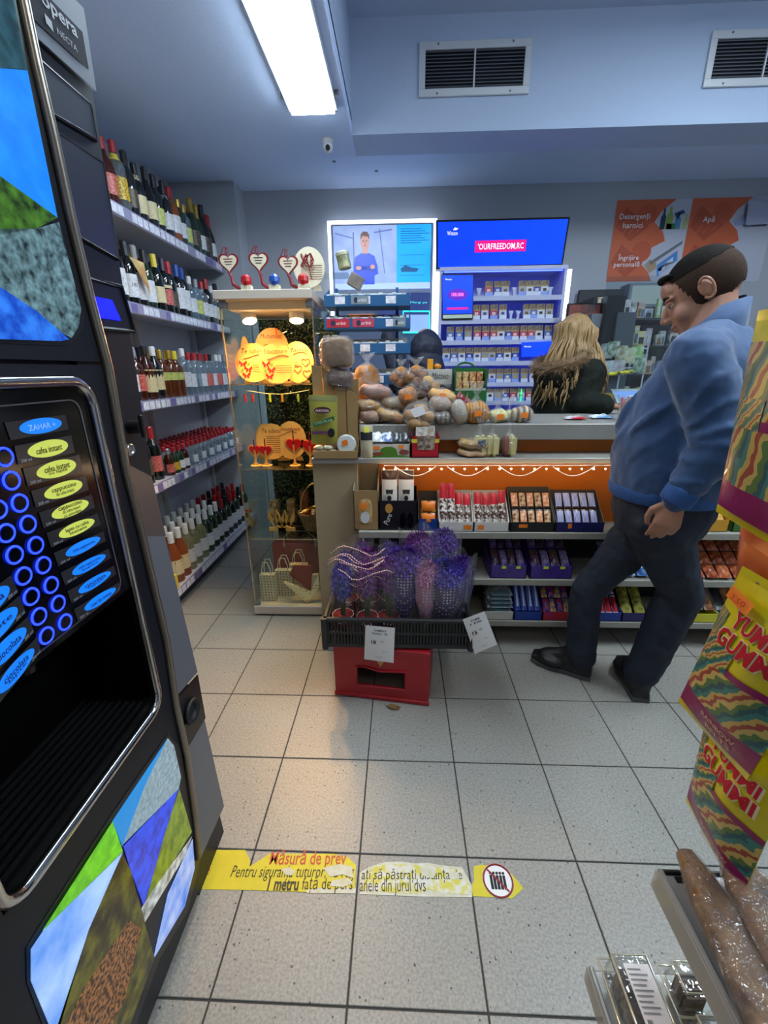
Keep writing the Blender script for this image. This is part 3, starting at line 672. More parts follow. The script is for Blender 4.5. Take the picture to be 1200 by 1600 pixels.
# drink plates and light rings
PLT = {0: ((3, 660), (99, 648), (104, 671), (13, 688)), 1: ((18.5, 697), (108, 680), (114, 707), (25, 726)), 2: ((32, 732), (121, 710), (126, 737), (40, 760)),
       6: ((80.6, 864), (158, 830), (163, 845), (88, 885)), 9: ((112, 952), (183, 909), (186, 922), (119, 971))}
def plate_q(i):
    ks = sorted(PLT); a = max(k for k in ks if k <= i); b = min(k for k in ks if k >= i); f = 0 if a == b else (i - a) / (b - a)
    return Q(*[vp(*p) * (1 - f) + vp(*q) * f for p, q in zip(PLT[a], PLT[b])])
M_PLATE = mat('drink_plate', '#26282c', .2, emit='#26282c', es=.25)
M_YEL = mat('lit_yellow', '#c4cc5c', .5, emit='#c4cc50', es=.5); M_BLU = mat('lit_blue', '#1478e0', .4, emit='#0a70e8', es=.8)
M_INKB = mat('dark_blue_ink', '#0a1c50', .6); M_PALE = mat('pale_ink', '#8fb4e8', .5, emit='#8fb4e8', es=.4); M_GREYINK = mat('grey_ink', '#8a8f98', .6, emit='#8a8f98', es=.25)
NAMES = [('ZAHAR +',), ('cafea instant',), ('cafea instant', 'cu lapte'), ('cappuccino', 'din cafea instant'), ('cappuccino', 'din cafea instant', 'cu ciocolata'), ('lapte cu cafea', 'instant'), ('irish cappuccino',), ('irish cappuccino', 'lapte'), ('ciocolata', 'lapte'), ('ceai de lamaie',)]
def drink_plate(q, names, yellow, first=False, ml=.12):
    pl_ = q.patch('drink_plate', M_PLATE, vm, off=.0035)
    q.poly('drink_label', M_YEL if yellow else M_BLU, pl_, ellipse(.53, .47, .36, .46, 28), .0042)
    n = len(names)
    for k, s_ in enumerate(names):
        q.text(s_, M_PALE if first else (INK if yellow else M_INKB), pl_, .53, .5 + (k - (n - 1) / 2) * .26, wd=q.W * (.46 if k == 0 else .34), h=q.H * (.34 if k == 0 else .2), off=.005, bold=.01)
    if not first: q.text('200 ml', M_GREYINK, pl_, ml, .84, wd=q.W * .17, h=q.H * .17, off=.005)
for i in range(10): drink_plate(plate_q(i), NAMES[i], 1 <= i <= 5, i == 0)
LP = {0: ((-70, 790), (2, 772), (6, 795), (-66, 815)), 7: ((-75, 965), (13, 899), (25, 925), (-60, 1000)), 9: ((-45, 1043), (40, 963), (50, 987), (-30, 1075)), 10: ((-30, 1085), (54, 995), (61, 1018), (-18, 1115))}
for i, (cs_, nm) in enumerate(((((-75, 965), (13, 899), (25, 925), (-60, 1000)), ('cafea',)), (((-60, 1005), (26, 931), (37, 957), (-45, 1040)), ('lapte',)), (((-45, 1043), (40, 963), (50, 987), (-30, 1075)), ('ciocolata',)), (((-30, 1085), (54, 995), (61, 1018), (-18, 1115)), ('ciocolata', 'lapte')))):
    drink_plate(vq(*cs_), nm, False, ml=.88)
M_RING = mat('ring_light', '#1426ff', .3, emit='#1a30ff', es=4.5)
for u, v in [(7, 714), (18, 751), (31, 786), (44, 819), (56, 852), (68, 883), (80, 914), (91, 943), (102, 972), (-3, 796), (10, 833), (23, 867), (37, 900), (49, 932), (61, 963), (73, 993)]:
    p = vp(u, v, .004); r_ = .0122
    rg = MB().tube([p + V((0, r_ * math.cos(a * PI / 10), r_ * math.sin(a * PI / 10))) for a in range(20)], .0017, 6, closed=True).build('light_ring', M_RING, vm, smooth=True)
    MB().cyl(p + V((-.003, 0, 0)), p + V((.0015, 0, 0)), .0095, n=16).build('button', M_GLOSS, rg)
# backlit pictures
def pic(name, pts, m, off): 
    P_ = [vp(u, v, off) for u, v in pts]; mb = MB(); n = len(P_); mb.add(P_ + [p - V((.001, 0, 0)) for p in P_], [tuple(range(n)), tuple(range(n, 2 * n))[::-1]] + [(i, (i + 1) % n, n + (i + 1) % n, n + i) for i in range(n)])
    return mb.build(name, m, vm)
def em(n, c, es=.7, **k): return mat('lit_' + n, c, .25, emit='self', es=es, **k)
pic('picture_border', [(-200, -60), (22, -60), (31, 0), (50, 108), (98, 340), (134, 483), (131, 512), (113, 536), (95, 540), (-200, 528)], BLACK, .0015)
E_ = [('dark_water', '#173038', [(-200, -60), (15, -60), (25, 0), (43, 109), (-200, 90)], dict(c2='#2c5560', noise=(40, .2))),
 ('azure_stripes', '#0468d0', [(-200, 90), (43, 110), (90, 340), (-200, 130)], dict(c2='#2a96f8', tex='stripes', scale=30)),
 ('forest', '#0e1a0a', [(-200, 130), (90, 340), (58, 357), (-200, 400)], dict(c2='#4a7a20', noise=(60, .2))),
 ('city', '#10201f', [(-200, 400), (58, 357), (92, 347), (127, 483), (123, 510), (112, 528), (-200, 360)], dict(c2='#6f8f94', noise=(80, .2))),
 ('blue_city', '#0c3fae', [(-200, 440), (0, 448), (60, 488), (108, 530), (95, 533), (-200, 523)], dict(c2='#2f7ae0', noise=(40, .15)))]
for i, (n, c, pts, k) in enumerate(E_): pic('picture_field', pts, em(n, c, .55, **k), .003 + i * .0006)
pic('picture_border', [(262, 1147), (281, 1166), (308, 1300), (313, 1345), (293, 1425), (250, 1497), (192, 1660), (85, 1650), (42, 1535), (41, 1482), (63, 1445), (170, 1279)], BLACK, .0012)
def c3(pts): return [(x / 2.667, 1000 + y / 2.667) for x, y in pts]
L_ = [('cyan_sky', '#1a86d0', [(700, 410), (655, 500), (600, 620), (560, 760), (510, 860), (470, 755)], {}),
 ('grey_fur', '#5f7886', [(700, 410), (725, 440), (755, 570), (745, 620), (515, 850), (600, 620), (655, 500)], dict(c2='#9fb4bc', noise=(110, .3))),
 ('violet_feather', '#2a2a90', [(745, 620), (690, 800), (600, 1110), (545, 960), (515, 860)], dict(c2='#2c58ff', noise=(50, .25))),
 ('olive_field', '#4a5a1c', [(748, 622), (800, 800), (640, 1050), (610, 1085), (690, 800)], dict(c2='#8aa030', noise=(50, .3))),
 ('grey_city', '#5c5c58', [(800, 820), (770, 900), (605, 1175), (590, 1120), (640, 1040)], dict(c2='#d8dcd8', noise=(50, .22))),
 ('blue_sky', '#4a7fe0', [(803, 830), (812, 950), (770, 1110), (640, 1330), (700, 1060)], dict(c2='#b8c8f0', noise=(20, .2))),
 ('green_hill', '#3a8a1a', [(470, 758), (512, 880), (380, 1010), (180, 1210)], dict(c2='#7fe028', noise=(35, .3))),
 ('cloud_sky', '#3f86e8', [(512, 885), (460, 1010), (370, 1210), (225, 1650), (130, 1420), (130, 1290), (185, 1208), (380, 1015)], dict(c2='#b4d4ff', noise=(12, .22))),
 ('dark_earth', '#241c12', [(510, 890), (545, 960), (600, 1170), (645, 1325), (500, 1720), (225, 1700), (370, 1210)], dict(c2='#5c5a1c', noise=(30, .15))),
 ('coffee_beans', '#2c1a0c', [(540, 1170), (590, 1200), (520, 1500), (430, 1680), (250, 1660), (350, 1450)], dict(c2='#8a5c34', noise=(140, .1)))]
for i, (n, c, pts, k) in enumerate(L_): pic('picture_field', c3(pts), em(n, c, .6, **k), .0022 + i * .0005)
MB().box(-1.08, XF - .03, -.4, .34, 0, .02).build('foot_frame', BLACK, vm)
# ------------------------------------------------------------------ lit glass display case
CX0, CX1, CY0, CY1 = -.735, -.297, 1.605, 2.04
M_CASE = mat('case_board', '#cbbfb0', .45)
dc = thing('display_case', 'tall glass display case with warm spotlights, beige top and base', 'display case', ((CX0 + CX1) / 2, (CY0 + CY1) / 2, 0))
MB().box(CX0 - .01, CX1 + .01, CY0 - .012, CY1, .012, .065).build('base', M_CASE, dc, bevel=.003)
for x in (CX0 + .03, CX1 - .03):
    for y in (CY0 + .03, CY1 - .03): MB().cyl((x, y, 0), (x, y, .014), .018, n=10).build('foot', BLACK, dc)
MB().box(CX0 - .02, CX1 + .005, CY0 - .02, CY1, 1.695, 1.735).build('top_board', M_CASE, dc, bevel=.003)
MB().box(CX0 + .03, CX1 - .03, CY0 + .03, CY1 - .03, 1.655, 1.695).build('lamp_box', M_CASE, dc, bevel=.003)
MB().box(CX0 - .004, CX1, CY1 - .006, CY1, .065, 1.695).build('back_pane', GLASS, dc)
for x in (CX0, CX1 - .005): MB().box(x, x + .005, CY0, CY1 - .007, .066, 1.694).build('side_pane', GLASS, dc)
MB().box(CX0 + .006, CX1 - .006, CY0, CY0 + .005, .066, 1.694).build('door_pane', GLASS, dc)
M_EDGE = clear('glass_edge', '#b9a888', .25, .1, None, '#d9b888', .35)
for x, y in ((CX0, CY0), (CX1, CY0), (CX0, CY1), (CX1, CY1)): MB().box(x - .003, x + .003, y - .003, y + .003, .066, 1.694).build('glass_edge', M_EDGE, dc)
for z in (1.32, .885, .485):
    MB().box(CX0 + .008, CX1 - .008, CY0 + .012, CY1 - .03, z - .006, z).build('glass_shelf', GLASS, dc)
    MB().box(CX0 + .008, CX1 - .008, CY0 + .0105, CY0 + .0125, z - .006, z).build('shelf_edge', M_EDGE, dc)
for x in (CX0 - .004, CX1 - .03):
    MB().box(x, x + .035, CY0 - .006, CY0 + .03, 1.66, 1.69).build('hinge', M_VGREY, dc, bevel=.003)
    MB().box(x, x + .03, CY0 - .006, CY0 + .02, .066, .085).build('hinge', M_VGREY, dc, bevel=.003)
MB().box(CX1 - .012, CX1 - .002, CY0 - .012, CY0, 1.36, 1.39).build('door_knob', STEEL, dc, bevel=.002)
# leafy backing panel
rb = MB(); x0, x1 = CX0 + .03, CX1 + .06
MB().box(x0, x1, CY1 + .03, CY1 + .04, .10, 1.66).build('backing_board', mat('backing_green', '#1d2412', .8), dc)
for i in range(5200):
    x = random.uniform(x0, x1); z = random.uniform(.10, 1.66); y = CY1 + .03 - random.uniform(.002, .022); a = random.random() * 6.28; r = random.uniform(.004, .009)
    d1 = V((math.cos(a), random.uniform(-.6, .6), math.sin(a))) * r; d2 = V((-math.sin(a), random.uniform(-.6, .6), math.cos(a))) * r * .6
    p = V((x, y, z)); rb.mi = random.choice((0, 0, 0, 1, 1, 2)); rb.add([p - d1, p + d2, p + d1, p - d2], [(0, 1, 2, 3)])
rb.build('boxwood_foliage', [mat('leaf_dark', '#6a7a34', .35), mat('leaf_olive', '#b4ac50', .3), mat('leaf_gold', '#ecdc98', .25, .2)], dc, kind='stuff')
# two spotlights under the lamp box
M_SPOTB = mat('spot_body', '#d8d0c4', .4)
M_SPOT = mat('spot_glow', '#fff0d0', .4, emit='#ffd9a0', es=85)
for i, (u0, v0, u1, v1) in enumerate(((382, 470, 392, 508), (462, 468, 464, 510))):
    top = at(u0, v0, Y=1.76); bot = at(u1, v1, Y=1.72); ax = (bot - top).normalized(); L_ = .105
    t = thing('spotlight', ('white cylinder spotlight in the glass case, nearer the bottle shelves', 'white cylinder spotlight in the glass case, nearer the counter')[i], 'spotlight', top, group='spotlights in the glass case')
    body = MB(); body.cyl(top, top + ax * L_, .037, .037, 18); body.build('lamp_body', M_SPOTB, t, smooth=False)
    MB().cyl(top + ax * L_, top + ax * (L_ + .004), .03, n=16).build('bulb', M_SPOT, t)
    MB().tube([top + ax * .02, V((top.x, top.y, 1.66))], .007, 8).build('stem', M_SPOTB, t)
    ld = bpy.data.lights.new('spot_light', 'SPOT'); ld.energy = SPOT_W; ld.color = SPOT_C; ld.spot_size = 2.3; ld.spot_blend = 1.0; ld.shadow_soft_size = .03
    lo = bpy.data.objects.new('spot_light', ld); link(lo, t); lo.location = ax * (L_ + .02)
    dr = V((.10 - .1 * i, -.62, -1)).normalized(); lo.rotation_euler = dr.to_track_quat('-Z', 'Y').to_euler()

# wooden gift plaques
M_PLY = mat('plywood', '#dfae62', .55, noise=(25, .35), c2='#d09a4c'); M_PLYD = mat('plywood_burn', '#6a3a18', .6); M_MAROON = mat('maroon_wood', '#7c1420', .5); M_GOLDP = mat('gold_paint', '#e0a030', .4)
M_REDP = mat('red_acryl', '#d41a20', .3); M_CREAM = mat('cream_board', '#d9d0b4', .6)
def disc_poly(r, ry=None, n=28): return [(r * math.cos(2 * PI * i / n), (ry or r) * math.sin(2 * PI * i / n)) for i in range(n)]
def plaque(label, c, r, ry, txt=None, tm=M_PLYD, deco=None, m=M_PLY, foot=True, tilt=-.12, shape=None, group=None):
    """standing flat board, face towards -y, centre c"""
    t = thing('gift_plaque', label, 'plaque', (c[0], c[1], c[2] - ry), group=group)
    M = Matrix.Translation(V(c)) @ Matrix.Rotation(tilt, 4, 'X') @ Matrix.Rotation(PI / 2, 4, 'X')
    bd = MB().prism(shape or disc_poly(r, ry), -.002, .002, M).build('board', m, t)
    q = Q(M @ V((-r, ry, .0022)), M @ V((r, ry, .0022)), M @ V((r, -ry, .0022)), M @ V((-r, -ry, .0022)))
    if txt: q.text(txt, tm, bd, .5, .2, wd=r * 1.25, h=r * .26, off=.0008, shear=.25)
    for k, (kind, a, b, s_) in enumerate(deco or ()):
        if kind == 'heart': q.poly('heart', M_REDP, bd, [(a + x * s_, b - y * s_ * r / ry) for x, y in heart()], .0012)
        if kind == 'hline':
            MB().tube([q.P(a + x * s_, b - y * s_ * r / ry, .001) for x, y in heart(20)], .0011, 5, closed=True).build('heart_outline', M_MAROON, bd)
        if kind == 'fly':
            for sx in (-1, 1):
                q.poly('butterfly', M_REDP, bd, [(a, b), (a + sx * s_, b - s_ * .9), (a + sx * s_ * 1.1, b - s_ * .1), (a + sx * s_ * .5, b + s_ * .1), (a + sx * s_ * .8, b + s_ * .8), (a + sx * s_ * .2, b + s_ * .6)], .0012)
        if kind == 'leaf': q.poly('leaf_print', mat('leaf_print', '#5c8a20', .5), bd, [(a - s_, b + s_), (a - s_ * .3, b - s_), (a, b), (a + s_, b - s_ * .8), (a + s_ * .4, b + s_ * .8)], .0012)
        if kind == 'wave': MB().tube([q.P(a - s_ + 2 * s_ * i / 10, b + .05 * math.cos(i * .45) , .001) for i in range(11)], .0014, 5).build('scroll', M_PLYD, bd)
        if kind == 'lines':
            for j in range(int(s_)): q.poly('print_line', M_PLYD, bd, [(a - .22, b + j * .055), (a + .22, b + j * .055), (a + .22, b + j * .055 + .014), (a - .22, b + j * .055 + .014)], .0011)
    if foot:
        for sx in (-.45, .45): MB().prism([(-.022, 0), (.022, 0), (.014, .024), (.006, .024), (.004, .04), (-.004, .04), (-.006, .024), (-.014, .024)], -.002, .002, Matrix.Translation(V((c[0] + sx * r, c[1] + .012, c[2] - ry - .012))) @ Matrix.Rotation(PI / 2, 4, 'X')).build('stand_foot', m, t)
    return t
FLY = [('wave', .55, .34, .3), ('fly', .22, .52, .1), ('fly', .36, .66, .1), ('fly', .3, .82, .1), ('leaf', .38, .5, .05), ('leaf', .2, .66, .05), ('lines', .7, .55, 4)]
sy = CY0 + .14
def cpos(u, v, y): p = at(u, v, Y=y); return (p.x, y, p.z)
gp = 'wooden plaques in the glass case'
plaque('round wooden plaque with red butterflies nearest the bottle shelves', cpos(396, 567, sy + .02), .098, .098, 'Te iubesc', INK, FLY, group=gp)
plaque('round wooden plaque with red butterflies in front of the case middle', cpos(432, 568, sy - .02), .095, .1, 'Educatoare', INK, FLY, group=gp)
plaque('oval wooden plaque with outlined hearts at the counter side of the case', cpos(465, 566, sy + .01), .085, .102, 'Mama', INK, [('wave', .5, .3, .3), ('hline', .75, .5, .13), ('hline', .5, .66, .13), ('hline', .78, .78, .13), ('lines', .3, .5, 3)], group=gp)
plaque('tall rear wooden plaque behind the butterfly boards', cpos(425, 545, sy + .07), .09, .105, 'Multumesc', M_MAROON, [('lines', .5, .4, 5)], group=gp)
# things behind the first ones on the second shelf
plaque('round wooden plaque with lettering on the second glass shelf', cpos(425, 690, sy + .05), .088, .1, 'Te iubesc', M_MAROON, [('lines', .55, .35, 9)], group=gp)
plaque('round wooden plaque with a ribbon and two red hearts', cpos(455, 688, sy + .05), .085, .105, 'Invatatoare', M_MAROON, [('wave', .4, .32, .3)], group=gp)
for i, (u, v, m_, s_) in enumerate(((398, 703, M_REDP, .03), (415, 704, M_REDP, .034), (459, 695, M_REDP, .042), (484, 697, M_REDP, .04))):
    p = at(u, v, Y=sy - .04)
    t = thing('heart_topper', f'red acrylic heart on a wooden stand, {ORD[i]} from the bottle shelves', 'ornament', (p.x, p.y, .885), group='red hearts on the second glass shelf')
    M = Matrix.Translation(p) @ Matrix.Rotation(PI / 2, 4, 'X')
    MB().prism([(x * s_ * 1.35, y * s_ * 1.5 - .006) for x, y in heart()], -.006, -.003, M).build('backing', M_PLY, t)
    MB().prism([(x * s_, y * s_) for x, y in heart()], -.003, .003, M).build('heart', m_, t)
    MB().box(p.x - .003, p.x + .003, p.y - .004, p.y - .001, p.z, p.z + s_ * 1.9).build('stick', M_MAROON, t)
    MB().prism([(-.02, 0), (.02, 0), (.006, .02), (.004, p.z - .885), (-.004, p.z - .885), (-.006, .02)], .004, .007, Matrix.Translation(V((p.x, p.y, .886))) @ Matrix.Rotation(PI / 2, 4, 'X')).build('stand', M_PLY, t)
    MB().lathe([(.03, 0), (.03, .003)], 18, Matrix.Translation(V((p.x, p.y - .002, .8855)))).build('foot', M_PLY, t)
plaque('wooden plaque standing sideways at the side pane on the second shelf', (CX0 + .05, sy + .16, .99), .05, .1, None, INK, [('wave', .5, .2, .3)], group=gp)
plaque('narrow wooden plaque leaning in the upper corner of the case', (CX0 + .03, sy + .05, 1.44), .025, .115, None, INK, [], group=gp, foot=False)
# third shelf: flower shaped cut-outs
for i, (u, v, m_, lab) in enumerate(((404, 800, M_GOLDP, 'yellow and natural wooden crescent cut-out with a red bow'), (432, 805, M_PLY, 'pale wooden tulip cut-out on a block foot'), (447, 812, M_PLY, 'pale wooden leaf cut-out by the wicker basket'))):
    p = at(u, v, Y=sy); t = thing('wooden_cutout', lab, 'ornament', (p.x, p.y, .485), group='cut-outs on the third glass shelf')
    M = Matrix.Translation(V((p.x, p.y, .485))) @ Matrix.Rotation(PI / 2, 4, 'X')
    if i == 0:
        cr = [(-.0 - .065 * math.cos(a), .1 + .085 * math.sin(a)) for a in [(-1.25 + 2.5 * k / 14) for k in range(15)]] + [(-.02 - .03 * math.cos(a), .1 + .07 * math.sin(a)) for a in [(1.2 - 2.4 * k / 14) for k in range(15)]]
        MB().prism(cr, -.002, .002, M).build('crescent', M_PLY, t)
        MB().ell(M @ V((-.045, .055, .004)), (.016, .004, .028), 10, 8).build('yellow_leaf', M_GOLDP, t, smooth=True)
        for sx in (-1, 1): MB().prism([(-.055, .125), (-.055 + sx * .018, .137), (-.055 + sx * .018, .113)], .003, .006, M).build('bow', M_REDP, t)
    else:
        for k in (-1, 0, 1):
            MB().prism([(k * .02 + x, .08 + y) for x, y in ((0, -.06), (.012 + k * .02, 0), (k * .03, .05), (-.012 + k * .02, 0))], -.002, .002, M).build('petal', m_, t)
        MB().prism([(-.004, .01), (.004, .01), (.004, .05), (-.004, .05)], -.002, .002, M).build('stem', m_, t)
        MB().prism([(-.05, 0), (.05, 0), (.05, .02), (.02, .02), (0, .035), (-.02, .02), (-.05, .02)], -.006, .006, M).build('foot', m_, t)
# string with clothes pegs
st = [(CX0 + .05 + .33 * i / 12, CY0 + .1, 1.285 - .02 * math.sin(PI * i / 12)) for i in range(13)]
tag(MB().tube(st, .0012, 5).build('peg_string', mat('twine', '#d8c8a0', .8)), 'thin string with little pegs across the glass case', 'string')
for i, (u, c_, n) in enumerate(((383, '#c02018', 'red'), (395, '#d03020', 'bright red'), (422, '#e0e030', 'yellow'), (441, '#e09820', 'orange'), (466, '#b8c840', 'green'))):
    p = at(u, 622, Y=CY0 + .1); t = thing('clothes_peg', f'tiny {n} clothes peg on the string in the case', 'peg', p, group='pegs on the string')
    for s_ in (-1, 1): MB().box(p.x - .0045, p.x + .0045, p.y + s_ * .003 - .002, p.y + s_ * .003 + .002, p.z - .02, p.z + .02).build('peg_half', mat('peg_' + n.replace(' ', '_'), c_, .5), t)
    MB().cyl(p + V((-.006, 0, .002)), p + V((.006, 0, .002)), .0025, n=6).build('spring', STEEL, t)
pk = at(432, 520, Y=CY0 + .2); t = thing('clothes_peg', 'orange clothes peg clipped to the rear plaque under the lamps', 'peg', pk)
for s_ in (-1, 1): MB().box(pk.x - .004, pk.x + .004, pk.y + s_ * .003 - .002, pk.y + s_ * .003 + .002, pk.z - .022, pk.z + .022).build('peg_half', mat('peg_orange2', '#e06018', .5), t)
# wicker basket of wrapped sweets on the third shelf
M_WICK = mat('wicker', '#8a6a44', .6, noise=(60, .3), c2='#6a4a2a')
bc = V((CX1 - .02, CY0 + .17, .487)); bc = V((-.36, CY0 + .17, .487))
bk = thing('wicker_basket', 'oval wicker gift basket with a tall handle in the case', 'basket', bc)
for k in range(9):
    z = .487 + .008 + k * .012; f = 1 + k * .05
    MB().tube([(bc.x + .085 * f * math.cos(2 * PI * i / 40), bc.y + .06 * f * math.sin(2 * PI * i / 40) , z + .002 * math.sin(i * PI + k * PI)) for i in range(40)], .0062, 5, closed=True).build('wicker_ring', M_WICK, bk)
for i in range(20):
    a = 2 * PI * i / 20; MB().tube([(bc.x + .085 * math.cos(a), bc.y + .06 * math.sin(a), .487), (bc.x + .122 * math.cos(a), bc.y + .086 * math.sin(a), .60)], .004, 5).build('wicker_stake', M_WICK, bk)
MB().lathe([(.082, 0), (.088, .004)], 20, Matrix.Translation(bc), squash=.7).build('basket_bottom', M_WICK, bk)
hp = [(bc.x + .105 * math.cos(PI * i / 20), bc.y, .60 + .17 * math.sin(PI * i / 20)) for i in range(21)]
hm = MB()
hm.loft([[V(p) + V((0, dy, 0)) + V((math.cos(PI * i / 20), 0, math.sin(PI * i / 20))) * dr for dy, dr in ((-.014, -.002), (.014, -.002), (.014, .002), (-.014, .002))] for i, p in enumerate(hp)])
hm.build('handle', mat('willow_band', '#b89a66', .6), bk)
sw = [mat('wrap_gold', '#c89028', .25, .6), mat('wrap_copper', '#b0581c', .25, .6), mat('wrap_choc', '#3a1c10', .3), mat('wrap_cream', '#e0c088', .4), mat('wrap_red', '#a01c1c', .3)]
for i in range(26):
    a = random.random() * 6.28; r = math.sqrt(random.random()) * .085; p = V((bc.x + r * math.cos(a) * 1.05, bc.y + r * math.sin(a) * .7, .59 + random.uniform(0, .03) + (.02 if r < .04 else 0)))
    M = Matrix.Translation(p) @ Matrix.Rotation(random.random() * 6.28, 4, 'Z') @ Matrix.Rotation(random.uniform(-.4, .4), 4, 'Y')
    m_ = sw[i % 5]; t = thing('wrapped_sweet', f'{("gold", "copper", "chocolate brown", "cream", "dark red")[i % 5]} wrapped sweet heaped in the wicker basket', 'sweet', p, group=f'{("gold", "copper", "brown", "cream", "red")[i % 5]} sweets in the basket')
    MB().box(-.022, .022, -.01, .01, -.007, .007, M).build('sweet_body', m_, t, bevel=.004)
    for sx in (-1, 1): MB().prism([(sx * .022, -.003), (sx * .036, -.01), (sx * .036, .01), (sx * .022, .003)], -.002, .002, M).build('twist_end', m_, t)
# parcels behind the basket on the third shelf
for i, (u, v, w_, h_, c_) in enumerate(((428, 788, .05, .05, '#c8b088'), (455, 786, .05, .045, '#b89868'), (475, 775, .05, .06, '#7a3420'), (497, 783, .04, .05, '#d8a060'))):
    p = at(u, v, Y=CY0 + .3)
    tag(MB().box(p.x - w_ / 2, p.x + w_ / 2, CY0 + .28, CY0 + .33, .486, p.z + h_ / 2).build('sweet_box', mat(f'box_{i}', c_, .5, noise=(40, .1), c2='#8a5a30'), bevel=.003), f'{("tan", "brown", "dark red", "orange")[i]} sweet box at the back of the third glass shelf', 'box', 'boxes behind the basket')
# bottom: gift bags with dots, red bag
M_BAGD = mat('dotted_paper', '#d9cfb0', .7, tex='dots', c2='#8a5a48', scale=55); M_BAGR = mat('red_paper', '#8e1c18', .6); M_CORD = mat('cord_white', '#e4dcc8', .7)
def gift_bag(label, x0, x1, y, h, m, th=.06, skew=0, z0=.066):
    t = thing('gift_bag', label, 'gift bag', ((x0 + x1) / 2, y, z0), group='gift bags in the case')
    MB().loft([[(x0, y, z0), (x1, y, z0), (x1, y + th, z0), (x0, y + th, z0)], [(x0, y, z0 + h), (x1, y, z0 + h), (x1, y + th, z0 + h), (x0, y + th, z0 + h)]], cap=True).build('paper_bag', m, t)
    for yy in (y - .002, y + th + .002):
        xm = (x0 + x1) / 2; w_ = (x1 - x0) * .28
        MB().tube([(xm - w_, yy, z0 + h - .02), (xm - w_, yy, z0 + h + .04), (xm - w_ * .5, yy, z0 + h + .085), (xm + w_ * .5, yy, z0 + h + .085), (xm + w_, yy, z0 + h + .04), (xm + w_, yy, z0 + h - .02)], .0028, 6).build('cord_handle', M_CORD, t)
    return t
gift_bag('small dotted cream gift bag by the side pane', CX0 + .02, CX0 + .11, CY0 + .05, .17, M_BAGD, .04)
gift_bag('dotted cream gift bag with twin cord handles', CX0 + .095, CX0 + .2, CY0 + .11, .17, M_BAGD, .04)
gift_bag('third dotted cream gift bag behind the folded card', CX0 + .17, CX0 + .28, CY0 + .17, .18, M_BAGD, .04)
gift_bag('large dark red gift bag at the back of the case floor', CX0 + .05, CX0 + .4, CY0 + .25, .29, M_BAGR, .08)
q = [V((CX0 + .17, CY0 + .03, .2)), V((CX0 + .3, CY0 + .02, .07)), V((CX0 + .38, CY0 + .04, .17)), V((CX0 + .37, CY0 + .06, .24)), V((CX0 + .335, CY0 + .05, .24)), V((CX0 + .325, CY0 + .045, .135))]
t = thing('gift_bag', 'leaning dotted gift bag with a red folded flap', 'gift bag', (CX0 + .3, CY0 + .04, .066), group='gift bags in the case')
mb = MB(); n = len(q); mb.add(q + [p + V((0, .02, 0)) for p in q], [tuple(range(n)), tuple(range(n, 2 * n))[::-1]] + [(i, (i + 1) % n, n + (i + 1) % n, n + i) for i in range(n)]); mb.build('paper_bag', M_BAGD, t)
q2 = [V((CX0 + .2, CY0 + .052, .24)), V((CX0 + .325, CY0 + .052, .125)), V((CX0 + .335, CY0 + .052, .3)), V((CX0 + .23, CY0 + .052, .3))]
mb = MB(); mb.add(q2 + [p + V((0, .012, 0)) for p in q2], [(0, 1, 2, 3), (7, 6, 5, 4), (0, 1, 5, 4), (1, 2, 6, 5), (2, 3, 7, 6), (3, 0, 4, 7)]); mb.build('red_flap', M_BAGR, t)
# on top of the case
zt = 1.7355
def htop(i, u, v, lab, txt=True):
    p = at(u, v, Y=CY0 + .04 + .03 * (i % 2)); t = thing('heart_spoon', lab, 'ornament', (p.x, p.y, zt), group='heart spoons on top of the case')
    M = Matrix.Translation(p) @ Matrix.Rotation(PI / 2, 4, 'X'); s_ = .042
    MB().prism([(x * s_ * 1.15, y * s_ * 1.15) for x, y in heart()], -.004, 0, M).build('heart_rim', M_MAROON, t)
    hb = MB().prism([(x * s_ * .93, y * s_ * .93) for x, y in heart()], 0, .002, M).build('heart_face', M_CREAM, t)
    for k in range(3): MB().box(-.022 + .004 * k, .022 - .004 * k, .012 - k * .011, .015 - k * .011, .002, .003, M).build('print_line', M_MAROON if i != 1 else INK, hb)
    e = V((p.x + .055, p.y, zt + .003)); MB().tube([p + V((-.005, .002, -s_ * .9)), p + V((.006, .002, -s_ * 1.4)), (p + e) / 2 + V((-.018, .002, -.03)), e], [.006, .007, .008, .009], 8).build('spoon_handle', M_MAROON, t, smooth=True)
    sp = [p + V((-.02 + .018 * math.cos(a) * (1 + .3 * math.sin(3 * a)), .006, .03 + .035 * math.sin(a * 1.3))) for a in [k * .7 for k in range(14)]]
    MB().tube(sp, .0022, 5).build('wire_scroll', M_MAROON, t)
htop(0, 357, 410, 'maroon heart spoon at the end by the bottles'); htop(1, 404, 408, 'maroon heart spoon with black print, in the middle'); htop(2, 450, 413, 'maroon heart spoon beside the cream disc')
plaque('large cream disc with maroon scroll drawing on top of the case', cpos(483, 418, CY0 + .12), .075, .088, None, INK, [('lines', .7, .45, 7)], m=M_CREAM, tilt=-.05)
p = at(480, 408, Y=CY0 + .115)
t = thing('scroll_flower', 'maroon wire scroll in front of the cream disc', 'ornament', (p.x, p.y - .012, zt))
MB().tube([p + V((.035 * math.cos(k * .9) * (1 - k * .012), -.012, .03 * math.sin(k * 1.37))) for k in range(34)] + [p + V((.02, -.012, -.08))], .0022, 5).build('wire', M_MAROON, t)
